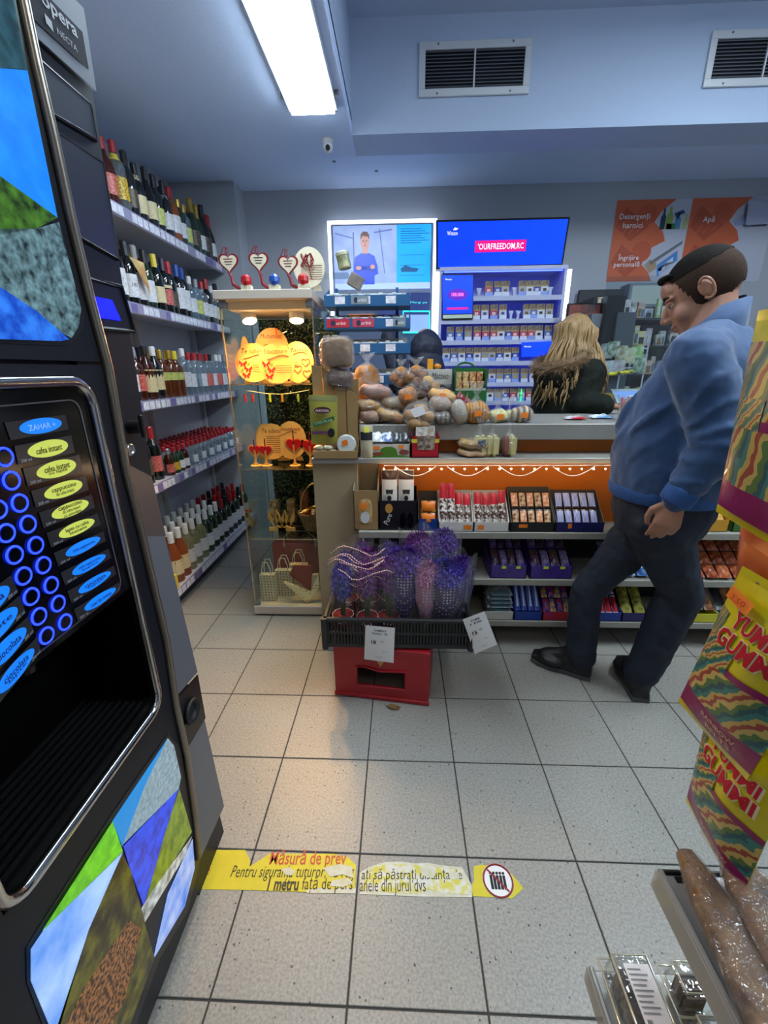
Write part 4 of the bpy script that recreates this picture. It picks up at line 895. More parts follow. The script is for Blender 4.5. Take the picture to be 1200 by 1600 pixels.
for i, (u, c_, n) in enumerate(((385, '#b01820', 'red'), (429, '#1c4aa0', 'blue'), (474, '#b8181c', 'bright red'))):
    p = at(u, 440, Y=CY0 + .015)
    t = thing('gift_pot', f'little wooden pot with {n} wrapped sweets on the case top', 'pot', (p.x, p.y, zt), group='little pots on the case top')
    for k in range(5): MB().box(p.x - .024 + k * .0098, p.x - .0152 + k * .0098, p.y - .016, p.y - .013, zt, zt + .022).build('slat', M_CREAM, t)
    MB().box(p.x - .023, p.x + .024, p.y - .013, p.y + .014, zt, zt + .02).build('pot_body', M_CREAM, t)
    mb = MB(); mb.lathe([(.02, .02), (.026, .035), (.024, .055), (.012, .066)], 10, Matrix.Translation(V((p.x, p.y, zt)))); mb.build('foil_cup', mat('foil_' + n.replace(' ', '_'), c_, .3, coat=.3), t)
# ------------------------------------------------------------------ sales counter with stepped shelves
M_LAM = mat('grey_laminate', '#908d86', .4, noise=(5, .4), c2='#88857f'); M_ORANGE = mat('orange_panel', '#dc7414', .45); M_BEIGE = mat('beige_board', '#a89878', .55, noise=(4, .4), c2='#9c8c6e')
M_DARKB = mat('dark_back', '#1b1c20', .7)
KX0, KX1 = -.30, 2.05
KT, KL, K1, K2, K3 = 1.135, .99, .64, .39, .153
ct = thing('sales_counter', 'long shop counter with grey top, orange front and stepped sweet shelves', 'counter', (.9, 1.7, 0))
MB().box(-.08, KX1, 1.46, 1.93, KT - .075, KT).build('worktop', M_LAM, ct, bevel=.004)
MB().box(KX0, KX1, 1.55, 1.6, KL, KT - .075).build('orange_panel', M_ORANGE, ct)
MB().box(KX0, KX1, 1.38, 1.6, KL - .026, KL).build('ledge', M_LAM, ct, bevel=.003)
MB().box(-.07, KX1, 1.50, 1.54, K1, KL - .026).build('orange_panel', M_ORANGE, ct)
MB().box(KX0, -.085, 1.40, 1.54, 0.06, KL - .026).build('beige_panel', M_BEIGE, ct, bevel=.003)
MB().box(-.06, KX1, 1.83, 1.9, 0.0, KT - .075).build('rear_panel', M_BEIGE, ct)
for z, yb in ((K1, 1.62), (K2, 1.72), (K3, 1.72)):
    MB().box(-.083, KX1, 1.34, yb, z - .035, z).build('shelf', mat('shelf_taupe', '#98958a', .45), ct, bevel=.003)
MB().box(-.08, KX1, 1.60, 1.64, .02, K1 - .035).build('back_panel', M_DARKB, ct)
for x in (-.07, 1.05, KX1 - .03): MB().box(x, x + .03, 1.52, 1.6, 0, K3 - .035).build('leg', M_DARKB, ct)
MB().box(KX1, KX1 + .03, 1.37, 1.93, 0, KT - .075).build('end_panel', M_BEIGE, ct)
# fairy lights under the ledge
fl = thing('fairy_lights', 'white string of tiny lights along the counter ledge', 'string lights', (.5, 1.36, KL - .05))
pts = []; x = at(600, 722, Y=1.365).x; xe = 1.25; xs0 = x
wire = MB()
for seg in range(4):
    a = xs0 + .05 + seg * .24; wire.tube([(a + .19 * i / 10, 1.362, KL - .034 - .045 * math.sin(PI * i / 10)) for i in range(11)], .002, 5)
wire.tube([(xs0, 1.364, KL - .03), (xe, 1.364, KL - .03)], .0015, 5)
wire.build('wire', mat('wire_white', '#e8e4da', .4), fl)
M_LED = mat('led', '#fff4dc', .4, emit='#ffdca8', es=190)
bx = MB().ell((0, 0, 0), (.0032, .0032, .0032), 8, 6).build('bulb', M_LED, fl, local=True); bx.location = V((xs0, 1.36, KL - .046)) - V((.5, 1.36, KL - .05))
n = int((xe - xs0) / .053)
for i in range(1, n):
    o = bx.copy(); col.objects.link(o); o.location = V((xs0 + i * .053, 1.36, KL - .046)) - V((.5, 1.36, KL - .05)); WM[o.name] = WM[fl.name]

# ---- open display boxes and what lies in them
def open_box(label, x0, x1, y0, y1, z, hf, hb, m, inner=None, group=None, name='display_box'):
    t = thing(name, label, 'box', ((x0 + x1) / 2, (y0 + y1) / 2, z), group=group); w_ = .003
    MB().box(x0, x1, y0, y1, z, z + .004).build('bottom', m, t)
    MB().box(x0, x1, y0, y0 + w_, z, z + hf).build('front', m, t)
    MB().box(x0, x1, y1 - w_, y1, z, z + hb).build('back', inner or m, t)
    for xx in (x0, x1 - w_): MB().add([(xx, y0, z), (xx + w_, y0, z), (xx + w_, y1, z), (xx, y1, z), (xx, y0, z + hf), (xx + w_, y0, z + hf), (xx + w_, y1, z + hb), (xx, y1, z + hb)],
                       [(0, 3, 2, 1), (4, 5, 6, 7), (0, 1, 5, 4), (1, 2, 6, 5), (2, 3, 7, 6), (3, 0, 4, 7)]).build('side', inner or m, t)
    return t
def bars(x0, x1, y0, y1, z0, z1, cols, rows, kinds, label, group, bulge=.008, gap=.12, name='sweet_bar', cat='bar', rot=0):
    """bars lying on a sloped bed from front-bottom (y0,z0) to back-top (y1,z1)"""
    bed = Q((x0, y1, z1), (x1, y1, z1), (x1, y0, z0), (x0, y0, z0)); k = 0
    for r in range(rows):
        for c_ in range(cols):
            if kinds is None: continue
            m1, m2, d = kinds[(c_ + r * 3) % len(kinds)]
            a0 = (c_ + gap / 2) / cols; a1 = (c_ + 1 - gap / 2) / cols; t0 = (r + .03) / rows; t1 = (r + .97) / rows; j = random.uniform(-.06, .06) / cols
            q = Q(bed.P(a0 + j, t0, .006), bed.P(a1 + j, t0, .006), bed.P(a1 - j, t1, .006), bed.P(a0 - j, t1, .006), bulge)
            pos = q.P(.5, 1); t = thing(name, f'{d}, {ORD[c_ % 20]} in {"back" if rows > 1 and r == 0 else "middle" if rows > 2 and r == 1 else "front" if rows > 1 else "the"} row {label}', cat, pos, group=group)
            q.pillow('wrapper', m1, t, 6)
            if m2: q.patch('print', m2, t, .06, .94, .1, .9, .0008, 5)
            k += 1
    return bed
def xf(u, v, y=1.36): return at(u, v, Y=y).x
M_KRAFT = mat('kraft', '#a8875a', .75, noise=(30, .3), c2='#9a7a50'); M_GREYC = mat('grey_card', '#b9b6b0', .7)
W = lambda n, c, c2=None, s=40: mat('wrap_' + n, c, .28, noise=(s, .08) if c2 else None, c2=c2, coat=.2, bump=(60, .4, .004))
# kraft box with packet of crackers
t = open_box('tall open kraft carton at the end of the sweet shelf', xf(553, 800), xf(592, 800) - .002, 1.36, 1.49, K1, .2, .3, M_KRAFT, M_BEIGE)
q = Q((xf(559, 780), 1.365, K1 + .17), (xf(583, 780), 1.365, K1 + .175), (xf(583, 815), 1.362, K1 + .02), (xf(559, 815), 1.362, K1 + .02), .012)
t = thing('snack_packet', 'clear packet with an orange sticker in the kraft carton', 'packet', q.P(.5, 1)); q.pillow('packet', W('tan', '#a88454', '#c8a870'), t); q.poly('sticker', mat('sticker_orange', '#f08018', .5), t, [(.2, .2), (.6, .18), (.6, .4), (.2, .42)], .012); q.poly('round_label', PAPER, t, ellipse(.5, .66, .3, .2), .013)
# black chocolate box
bx0, bx1 = xf(592, 800) + .003, xf(652, 800)
t = open_box('black chocolate display box with two white packets standing in it', bx0, bx1, 1.36, 1.49, K1, .15, .19, mat('choc_black', '#17171b', .35))
q = Q((bx0, 1.358, K1 + .15), (bx1, 1.358, K1 + .15), (bx1, 1.358, K1), (bx0, 1.358, K1))
q.text('Pure', PAPER, t, .22, .6, h=.025, wd=.055, off=.002, shear=.2, rot=1.2); q.poly('gold_swirl', mat('gold_ink', '#c89040', .4), t, ellipse(.25, .25, .1, .16), .0012)
for k in range(2): q.poly('window', mat('choc_window', '#050507', .15), t, ellipse(.62 + k * .2, .65, .08, .26), .0012)
for k in range(2):
    xa = bx0 + .01 + k * (bx1 - bx0 - .02) / 2; xb = xa + (bx1 - bx0 - .02) / 2 - .006
    q = Q((xa, 1.43, K1 + .285), (xb, 1.43, K1 + .285), (xb, 1.40, K1 + .1), (xa, 1.40, K1 + .1), .015)
    t = thing('chocolate_packet', ('white chocolate packet with black crest, nearer the kraft carton', 'white chocolate packet with black crest, nearer the red bars')[k], 'packet', q.P(.5, 1), group='packets in the black box')
    q.pillow('packet', W('white', '#dcdad8'), t); q.patch('brown_band', mat('choc_brown', '#3c1c18', .4), t, 0.02, .98, .02, .25, .001); q.poly('crest', INK, t, [(.25, .5), (.75, .5), (.7, .62), (.5, .6), (.3, .62)], .016); q.poly('crest_dot', INK, t, ellipse(.5, .72, .14, .07), .016)
# small blue box
bx0, bx1 = xf(654, 800), xf(685, 800)
t = open_box('narrow blue display box with red and orange wrappers', bx0, bx1, 1.355, 1.47, K1, .06, .17, mat('box_blue', '#123a86', .4), mat('box_brown_in', '#4a4034', .7))
KR = [(W('maroon', '#8c1424', '#d8b040'), mat('print_orange', '#e07818', .4), 'maroon wafer with orange print')]
bars(bx0 + .006, bx1 - .006, 1.365, 1.40, K1 + .03, K1 + .14, 1, 2, KR, 'of the narrow blue box', 'wafers in the narrow blue box', .012)
# white box with red and white bars
bx0, bx1 = xf(686, 800), xf(796, 800); bm_ = (bx0 + bx1) / 2
RW = [(mat('bar_redwhite', '#e4e0da', .28, noise=(70, .06), c2='#503028', coat=.2), None, 'red and white nougat bar')]
for s_, (xa, xb) in enumerate(((bx0, bm_ - .002), (bm_ + .002, bx1))):
    t = open_box(('white display box of red topped bars beside the narrow blue box', 'white display box of red topped bars beside the black box')[s_], xa, xb, 1.345, 1.48, K1, .05, .17, mat('box_offwhite', '#d6d2cc', .5))
    q = Q((xa, 1.344, K1 + .05), (xb, 1.344, K1 + .05), (xb, 1.344, K1), (xa, 1.344, K1)); q.poly('sticker', mat('sticker_orange', '#f08018', .5), t, [(.1 if s_ else .72, .3), (.28 if s_ else .95, .3), (.28 if s_ else .95, .75), (.1 if s_ else .72, .75)], .001)
    for k in range(4):
        wd = (xb - xa - .012) / 4; xk = xa + .006 + k * wd; up = random.uniform(-.01, .03) + (.03 if s_ == 0 and k < 2 else 0)
        q = Q((xk, 1.44, K1 + .165 + up), (xk + wd * .92, 1.44, K1 + .165 + up), (xk + wd * .92, 1.365, K1 + .01), (xk, 1.365, K1 + .01), .009)
        t2 = thing('sweet_bar', f'red topped white nougat bar, {ORD[k]} in the {("first", "second")[s_]} white box', 'bar', q.P(.5, 1), group='red and white bars in the white boxes')
        q.pillow('wrapper', RW[0][0], t2, 6); q.patch('red_top', mat('bar_red', '#c0142c', .3), t2, 0, 1, 0, .34, .0006, 6)
# black box with orange bars
bx0, bx1 = xf(799, 800), xf(864, 800) + .01
t = open_box('black display box with two rows of orange printed bars', bx0, bx1, 1.345, 1.49, K1, .05, .185, mat('box_black', '#141416', .4), mat('box_grey_in', '#5a544c', .7))
q = Q((bx0, 1.344, K1 + .05), (bx1, 1.344, K1 + .05), (bx1, 1.344, K1), (bx0, 1.344, K1)); q.poly('sticker', mat('sticker_orange', '#f08018', .5), t, [(.18, .2), (.38, .2), (.38, .55), (.18, .55)], .001)
LB = [(W('dark', '#2a1a16'), mat('print_peach', '#d8875a', .4, noise=(60, .1), c2='#f0c8a0'), 'black and peach bar'), (W('dark', '#2a1a16'), mat('print_cream', '#d8b488', .4, noise=(60, .1), c2='#7a3418'), 'black and cream bar')]
bars(bx0 + .008, bx1 - .008, 1.355, 1.46, K1 + .02, K1 + .17, 5, 2, LB, 'of the black box', 'bars in the black box')
# blue box with blue and white bars
bx0, bx1 = bx1 + .006, xf(945, 800)
t = open_box('dark blue display box with two rows of white and blue bars', bx0, bx1, 1.345, 1.49, K1, .05, .17, mat('box_navy', '#1a1c5a', .4), mat('box_grey_in', '#5a544c', .7))
SN = [(W('brown', '#3a2018'), mat('print_white_blue', '#d4d6ea', .35, tex='stripes', c2='#28389c', scale=60), 'brown bar with blue and white print')]
bars(bx0 + .008, bx1 - .02, 1.355, 1.46, K1 + .02, K1 + .17, 5, 2, SN, 'of the dark blue box', 'bars in the dark blue box')
q = Q((bx0, 1.344, K1 + .05), (bx1, 1.344, K1 + .05), (bx1, 1.344, K1), (bx0, 1.344, K1)); q.poly('sticker', mat('sticker_orange', '#f08018', .5), t, [(.25, .1), (.33, .1), (.33, .6), (.25, .6)], .001)
# rest of the top sweet shelf, hidden behind the man, then beyond him
for k, (c_, n) in enumerate((('#8c2a18', 'red'), ('#c89028', 'golden'), ('#3a6a2c', 'green'))):
    xa = xf(1000, 800) + k * .22
    open_box(f'{n} display box on the upper sweet shelf beyond the man', xa, xa + .2, 1.36, 1.49, K1, .06, .15, mat('far_box_' + n, c_, .4))
    bars(xa + .01, xa + .19, 1.37, 1.46, K1 + .03, K1 + .13, 5, 1, [(W('far_' + n, c_, '#e0c080'), None, f'{n} bar')], f'of the {n} box beyond the man', f'{n} bars beyond the man')
# second shelf
M_PUR = mat('box_purple', '#3c2478', .35, noise=(20, .1), c2='#46308a'); PK = [(W('purple', '#4a2e8c', '#2c1a40'), mat('print_lilac', '#5c4a50', .4, noise=(40, .1), c2='#8a78b8'), 'purple chocolate packet'), (W('violet_dark', '#2c1c50', '#6a4a38'), None, 'dark violet chocolate packet')]
for s_, (u0, u1, n) in enumerate(((766, 822, 'beside the flowers'), (828, 893, 'behind the man'))):
    xa, xb = xf(u0, 890), xf(u1, 890)
    t = open_box(f'purple display box {n} on the second sweet shelf', xa, xb, 1.35, 1.56, K2, .07, .12, M_PUR)
    q = Q((xa, 1.349, K2 + .07), (xb, 1.349, K2 + .07), (xb, 1.349, K2), (xa, 1.349, K2))
    for k in range(2): q.poly('price_sticker', mat('sticker_lime', '#c8e03c', .5), t, [(.3 + k * .4, .02), (.42 + k * .4, .02), (.42 + k * .4, .22), (.3 + k * .4, .22)], .001)
    bars(xa + .006, xb - .006, 1.36, 1.54, K2 + .06, K2 + .17, 4, 2, PK, f'of the purple box {n}', f'packets in the purple box {n}', .014)
BL = [(W('skyblue', '#3a78c0', '#c8d8ea'), None, 'light blue packet'), (W('skyblue2', '#2a5aa8', '#90b8e0'), None, 'mid blue packet')]
bars(xf(950, 890), xf(1020, 890), 1.36, 1.54, K2 + .01, K2 + .12, 3, 2, BL, 'between the man\'s legs', 'blue packets on the second shelf', .02, name='snack_packet', cat='packet')
OR = [(W('orange', '#b8502c', '#e0905c'), None, 'orange nut packet'), (W('rust', '#8c341c', '#d87848'), None, 'rust red nut packet')]
bars(xf(1082, 890), xf(1190, 890), 1.35, 1.54, K2 + .01, K2 + .14, 5, 3, OR, 'on the second shelf behind the man', 'nut packets on the second shelf', .018, name='snack_packet', cat='packet')
# bottom shelf
for k in range(6):
    q = Q((xf(762, 950), 1.5, K3 + .028 + k * .024), (xf(800, 950), 1.5, K3 + .028 + k * .024), (xf(800, 950) + random.uniform(-.01, .01), 1.36, K3 + .016 + k * .024), (xf(764, 950) + random.uniform(-.01, .01), 1.36, K3 + .016 + k * .024), .011)
    t = thing('flat_packet', f'grey and white flat packet, {ORD[k]} from the bottom of its stack', 'packet', q.P(.5, .5), group='stacked flat packets'); q.pillow('packet', W('grey', '#8a9298', '#c8ccd0'), t); q.patch('band', mat('band_teal', '#5a8090', .4), t, .1, .9, .75, .98, .001)
t = open_box('pale carton beneath the stack of flat packets', xf(757, 960), xf(801, 960), 1.345, 1.358, K3, .045, .045, mat('box_pale', '#b8b8b0', .5))
BB = [(W('royal', '#1a3aa0'), mat('print_sail', '#c8d4f0', .35, tex='stripes', c2='#2850b8', scale=18), 'royal blue biscuit packet')]
CO = [(W('navy', '#1c2c8a', '#c83028'), None, 'blue and red biscuit packet'), (W('gold2', '#c89c48', '#1c2c8a'), None, 'yellow and blue biscuit packet')]
xa, xb = xf(803, 955), xf(846, 955)
open_box('blue tray of biscuit packets beside the flat packets', xa, xb, 1.345, 1.55, K3, .05, .1, mat('box_royal', '#1c3c90', .4)); bars(xa + .005, xb - .005, 1.36, 1.52, K3 + .04, K3 + .19, 4, 1, BB, 'of the blue biscuit tray', 'packets in the blue biscuit tray', .012)
xa, xb = xb + .004, xf(893, 955)
open_box('blue and red tray of biscuit packets beside the man\'s leg', xa, xb, 1.345, 1.55, K3, .05, .1, mat('box_royal2', '#24409c', .4, noise=(5, .05), c2='#b02830')); bars(xa + .005, xb - .005, 1.36, 1.52, K3 + .04, K3 + .19, 4, 3, CO, 'of the blue and red tray', 'packets in the blue and red tray', .01)
xa, xb = xf(935, 955), xf(970, 955)
open_box('blue tray of milk bars between the man\'s legs', xa, xb, 1.345, 1.55, K3, .05, .1, mat('box_royal', '#1c3c90', .4)); bars(xa + .005, xb - .005, 1.36, 1.52, K3 + .03, K3 + .17, 3, 2, [(W('milk', '#d8dce8', '#2c48a8'), mat('bar_red', '#c0142c', .3), 'white bar with red band')], 'of the milk bar tray', 'bars in the milk bar tray', .012)
xa, xb = xb + .004, xf(1012, 955)
open_box('navy tray of yellow packets between the man\'s legs', xa, xb, 1.345, 1.55, K3, .05, .1, mat('box_navy', '#1a1c5a', .4)); bars(xa + .003, xb - .003, 1.36, 1.54, K3 + .03, K3 + .18, 2, 1, [(W('yellowg', '#b8b048', '#6a7020'), None, 'yellow green snack packet')], 'of the navy tray', 'packets in the navy tray', .022)
xa, xb = xf(1083, 955), xf(1120, 955)
open_box('yellow tray under the grey packets behind the man', xa, xb, 1.345, 1.55, K3, .05, .09, mat('box_yellow', '#c8c030', .4))
open_box('white tray beside the yellow tray behind the man', xb + .004, xf(1160, 955), 1.345, 1.55, K3, .05, .09, mat('box_white2', '#c8ccd0', .4))
bars(xa, xf(1160, 955), 1.37, 1.54, K3 + .05, K3 + .17, 4, 1, [(W('greyfoil', '#8c9498', '#5a6064'), mat('print_blk', '#22262a', .4), 'grey foil packet'), (W('rustfoil', '#8a4030', '#d0a060'), None, 'rust packet')], 'above the yellow and white trays', 'packets above the yellow tray', .014, name='snack_packet', cat='packet')
xe = xf(1160, 955) + .01
bars(xe, xe + .5, 1.37, 1.54, K3 + .02, K3 + .15, 7, 1, [(W('far_mix', '#6a4a80', '#c0a060'), None, 'violet packet'), (W('far_mix2', '#508a60', '#d0d0a0'), None, 'green packet')], 'at the far end of the lowest shelf', 'packets at the far end', .016, name='snack_packet', cat='packet')

# ---- ledge: cartons, packets and bagged cakes
xa, xb = at(577, 700, Y=1.40).x, at(641, 700, Y=1.40).x
t = open_box('white carton with a green hill print and blue white packets', xa, xb, 1.40, 1.53, KL, .062, .075, mat('carton_white', '#c4bfb6', .5))
q = Q((xa, 1.399, KL + .062), (xb, 1.399, KL + .062), (xb, 1.399, KL), (xa, 1.399, KL))
q.poly('hill_print', mat('hill_green', '#4e7a1c', .5), t, [(0, 1), (.0, .92), (.25, .78)] + [(.28 + .02 * math.cos(a), .5 + .2 * math.sin(a)) for a in ()] + [(.28, .35), (.38, .2), (.55, .18), (.66, .35), (.7, .8), (1, .95), (1, 1)], .001)
q.poly('sticker', mat('sticker_orange', '#f08018', .5), t, [(.1, .15), (.26, .15), (.26, .4), (.1, .4)], .0015); q.poly('sticker', mat('sticker_orange', '#f08018', .5), t, [(.72, .08), (.84, .08), (.84, .32), (.72, .32)], .0015); q.poly('food_print', mat('food_red', '#8a4434', .5), t, ellipse(.2, .72, .16, .14), .0012); q.poly('food_print', mat('food_red', '#8a4434', .5), t, ellipse(.85, .6, .12, .2), .0012)
for k, (u, c_, n) in enumerate(((588, '#b8bcc0', 'grey white'), (606, '#5870a8', 'blue white'), (618, '#26282e', 'black'), (632, '#1c1e24', 'second black'))):
    x = at(u, 690, Y=1.45).x; q = Q((x - .035, 1.5, KL + .12), (x + .035, 1.5, KL + .115), (x + .035, 1.42, KL + .07), (x - .035, 1.42, KL + .072), .012, wob=.5)
    t = thing('snack_packet', f'{n} crumpled packet in the green hill carton', 'packet', q.P(.5, 1), group='packets in the green hill carton'); q.pillow('packet', W('pk' + n.replace(' ', ''), c_, '#e8ecf0' if k < 2 else '#5a5c60'), t)
xa, xb = at(643, 700, Y=1.39).x, at(686, 700, Y=1.39).x
t = open_box('red carton with a yellow stripe holding printed cards', xa, xb, 1.39, 1.50, KL, .1, .12, mat('carton_red', '#a01424', .4))
q = Q((xa, 1.389, KL + .1), (xb, 1.389, KL + .1), (xb, 1.389, KL), (xa, 1.389, KL)); q.poly('stripe', mat('stripe_yellow', '#d8c038', .4), t, [(0, .12), (1, .12), (1, .3), (0, .3)], .001); q.poly('window', mat('food_photo', '#a89888', .4, noise=(60, .1), c2='#5a4a40'), t, [(.2, 0), (.85, 0), (.82, .62), (.22, .62)], .002)
for k in range(3):
    q = Q((xa + .02, 1.41 + k * .02, KL + .135), (xb - .02, 1.41 + k * .02, KL + .14), (xb - .02, 1.40 + k * .02, KL + .01), (xa + .02, 1.40 + k * .02, KL + .01))
    tag(q.patch('printed_card', mat(f'card_{k}', ('#b0a48c', '#5a88b0', '#c0b8a8')[k], .4, noise=(50, .1), c2='#e8e4dc'), off=0, thick=.004), f'{("tan", "blue", "cream")[k]} printed card standing in the red carton', 'card', 'cards in the red carton')
p = at(573, 715, Y=1.385)
t = thing('snack_pouch', 'tall cream pouch with a black band and yellow label', 'pouch', (p.x, 1.40, KL))
q = Q((p.x - .03, 1.40, KL + .15), (p.x + .03, 1.40, KL + .15), (p.x + .027, 1.385, KL), (p.x - .027, 1.385, KL), .018); q.pillow('pouch', mat('pouch_cream', '#b8b094', .4), t); q.patch('black_band', INK, t, .02, .98, .2, .45, .001); q.patch('yellow_label', mat('lab_yellow', '#c8c03c', .5), t, .3, .75, .05, .22, .0015)
# bagged goods
M_CRUST = mat('crust', '#a8702c', .7, noise=(16, .16), c2='#6a3a14', bump=(45, .6, .01)); M_PALEB = mat('pale_crust', '#b8945c', .7, noise=(16, .16), c2='#946430', bump=(45, .6, .01)); M_DKB = mat('dark_crust', '#6a4430', .7, noise=(18, .16), c2='#3e2416', bump=(45, .6, .01)); M_CRUMB = mat('crumb', '#d0c890', .8, noise=(40, .3), c2='#b8ae70'); M_SLIC = mat('slice_brown', '#7a3420', .7)
M_STK = mat('sticker_orange', '#f08018', .5); M_PAPERB = mat('brown_wrap', '#8a7060', .6, noise=(20, .3), c2='#a89888')
def bag_top(mb, c, r, h):
    """gathered neck with a fan of film above"""
    c = V(c); n = 14; rings = []
    for z, f, w_ in ((0, 1, .05), (.25, .45, .15), (.42, .2, .2), (.6, .5, .35), (1, .95, .45)):
        rings.append([(c.x + r * f * (1 + w_ * math.sin(5 * a)) * math.cos(a), c.y + r * f * (1 + w_ * math.cos(4 * a)) * math.sin(a) * .6, c.z + h * z * (1 + .12 * math.sin(3 * a) * (z > .5))) for a in [2 * PI * i / n for i in range(n)]])
    mb.loft(rings, cap=False)
def loaf(label, u, v, y, w_, h_, dpt, m, rot=0, sticker=False, top=False, group='bagged bread heaped on the counter', name='bagged_loaf', cat='bread', zmin=None, pieces=None, e=.75):
    p = at(u, v, Y=y); z = p.z
    if zmin is not None: z = max(z, zmin + h_ / 2)
    p = V((p.x, y, z)); t = thing(name, label, cat, (p.x, p.y, p.z - h_ / 2), group=group)
    M = Matrix.Translation(p) @ Matrix.Rotation(rot, 4, 'Y')
    if pieces:
        for (dx, dy, dz, r) in pieces: MB().ell((dx, dy, dz), (r, r * .9, r * .8), 12, 8, M).build('bread_roll', m, t, smooth=True)
    else:
        mb = MB(); mb.ell((0, 0, 0), (w_ / 2, dpt / 2, h_ / 2), 18, 12, M)
        for k, vv in enumerate(mb.v):
            l = M.inverted() @ vv; sg = lambda a, e: math.copysign(abs(a) ** e, a)
            l = V((sg(l.x / (w_ / 2), e) * w_ / 2, sg(l.y / (dpt / 2), e + .05) * dpt / 2, sg(l.z / (h_ / 2), e + .05) * h_ / 2)); l.z += .004 * math.sin(l.x * 90) + random.uniform(-.002, .002); mb.v[k] = M @ l
        mb.build('loaf', m, t, smooth=True)
    fb = MB(); fb.ell((0, 0, 0), (w_ / 2 + .006, dpt / 2 + .005, h_ / 2 + .005), 20, 14, M)
    if e < .6:
        for k, vv in enumerate(fb.v):
            l = M.inverted() @ vv; sg = lambda a, q: math.copysign(abs(a) ** q, a)
            fb.v[k] = M @ V((sg(l.x / (w_ / 2 + .006), e) * (w_ / 2 + .006), sg(l.y / (dpt / 2 + .005), e) * (dpt / 2 + .005), sg(l.z / (h_ / 2 + .005), e) * (h_ / 2 + .005)))
    for k, vv in enumerate(fb.v): fb.v[k] = vv + V((.004 * math.sin(vv.z * 160 + vv.x * 60) + random.uniform(-.0025, .0025), random.uniform(-.003, .003), .003 * math.sin(vv.x * 140) + random.uniform(-.0025, .0025)))
    if top: bag_top(fb, M @ V((0, 0, h_ / 2 - .008)), w_ * .3, top)
    fb.build('film_bag', FILM2, t, smooth=False)
    if sticker:
        q = Q(*[M @ V((x, -dpt / 2 - .006, zz)) for x, zz in ((-.016, .012), (.016, .014), (.016, -.01), (-.016, -.012))]); q.patch('price_sticker', M_STK, t)
    return t
ZK = KT
loaf('brown loaf in film standing on the slatted crate', 527, 551, 1.47, .135, .125, .11, mat('mid_crust', '#8a6844', .75, noise=(18, .3), c2='#6e5030', bump=(30, .3, .01)), zmin=1.34, e=.4)
loaf('dark loaf tucked below the brown loaf in the crate', 531, 592, 1.475, .12, .085, .1, M_DKB, .25, e=.5)
loaf('tall brown loaf with a greenish bag behind the crate', 573, 598, 1.62, .13, .17, .11, M_CRUST, .05, zmin=ZK, top=.06)
loaf('pinkish sliced loaf lying on the bread heap', 586, 612, 1.56, .155, .068, .1, mat('pink_crust', '#a88070', .6, noise=(14, .3), c2='#8a6050'), .08, zmin=ZK + .06)
loaf('cream round loaf below the pinkish one', 574, 634, 1.53, .13, .055, .11, M_PALEB, .05, zmin=ZK + .05)
loaf('brown bread with pale side at the bottom of the heap', 578, 650, 1.51, .11, .06, .1, mat('reddish_crust', '#8a5a44', .7, noise=(14, .3), c2='#b08c70'), .1, zmin=ZK)
loaf('dark flat loaf low down in the heap', 597, 660, 1.53, .1, .05, .1, M_DKB, 0, zmin=ZK)
loaf('long pale roll leaning in the heap', 610, 650, 1.50, .15, .05, .08, M_PALEB, .28, zmin=ZK + .01)
loaf('greyish loaf in the middle of the heap', 615, 630, 1.56, .14, .06, .1, mat('grey_crust', '#9a8468', .6, noise=(14, .3), c2='#7a6448'), .15, zmin=ZK + .06)
loaf('round brown roll with an orange sticker on the heap', 637, 622, 1.54, .09, .085, .09, M_CRUST, 0, True, zmin=ZK + .08)
loaf('bag of round rolls with a white label at the counter edge', 655, 652, 1.475, .15, .13, .1, M_PALEB, .2, zmin=ZK - .03, pieces=[(-.04, 0, -.005, .036), (0, -.01, .03, .036), (.04, 0, .005, .037), (-.015, -.012, -.038, .036), (.03, -.005, -.035, .034)])
q = Q(*[at(u, v, Y=1.408) for u, v in ((641, 640), (660, 633), (666, 646), (648, 653))]); tag(q.patch('paper_label', PAPER, off=0, thick=.001), 'white paper label on the bag of round rolls', 'label')
for i, (u, v, y, w_, lab) in enumerate(((650, 588, 1.68, .12, 'film bag of small brown buns behind the heap'), (627, 590, 1.72, .1, 'bag of golden buns below the gum rack'), (668, 605, 1.63, .11, 'bag of light buns before the picture box'), (655, 608, 1.6, .1, 'bag of mixed small buns on the heap'))):
    loaf(lab, u, v, y, w_, .09, .09, (M_CRUST, M_CRUST, M_PALEB, M_DKB)[i], 0, False, .05 if i < 2 else False, zmin=ZK + .02, pieces=[(-.03, 0, 0, .032), (.03, 0, .005, .032), (0, -.01, .03, .03), (.005, -.01, -.025, .03)])
loaf('yellow orange bag of croissants beside the picture box', 690, 618, 1.60, .14, .06, .1, mat('croissant', '#c88a38', .6, noise=(14, .3), c2='#d8b070'), .15, True, zmin=ZK + .04)
loaf('grey brown paper wrapped roll, upper one of two', 688, 640, 1.52, .11, .07, .1, M_PAPERB, .2, zmin=ZK + .05)
loaf('swirled pastry end below the wrapped roll', 691, 663, 1.48, .085, .055, .1, mat('swirl', '#7a6e60', .6, tex='stripes', c2='#3c342c', scale=14), 0, zmin=ZK)
loaf('pale wrapped pastry roll at the counter edge', 717, 655, 1.47, .07, .11, .08, mat('pale_wrap', '#b0a89c', .5, noise=(20, .3), c2='#8a8070'), -.3, zmin=ZK)
loaf('golden ribbed cake in a gathered film bag with orange sticker', 743, 650, 1.50, .125, .1, .12, mat('golden_cake', '#b88438', .6, tex='stripes', c2='#8a5418', scale=22), 0, True, .09, zmin=ZK)
loaf('cream bagged cake beyond the golden cake', 777, 655, 1.53, .09, .06, .1, M_CRUMB, 0, True, .09, zmin=ZK)
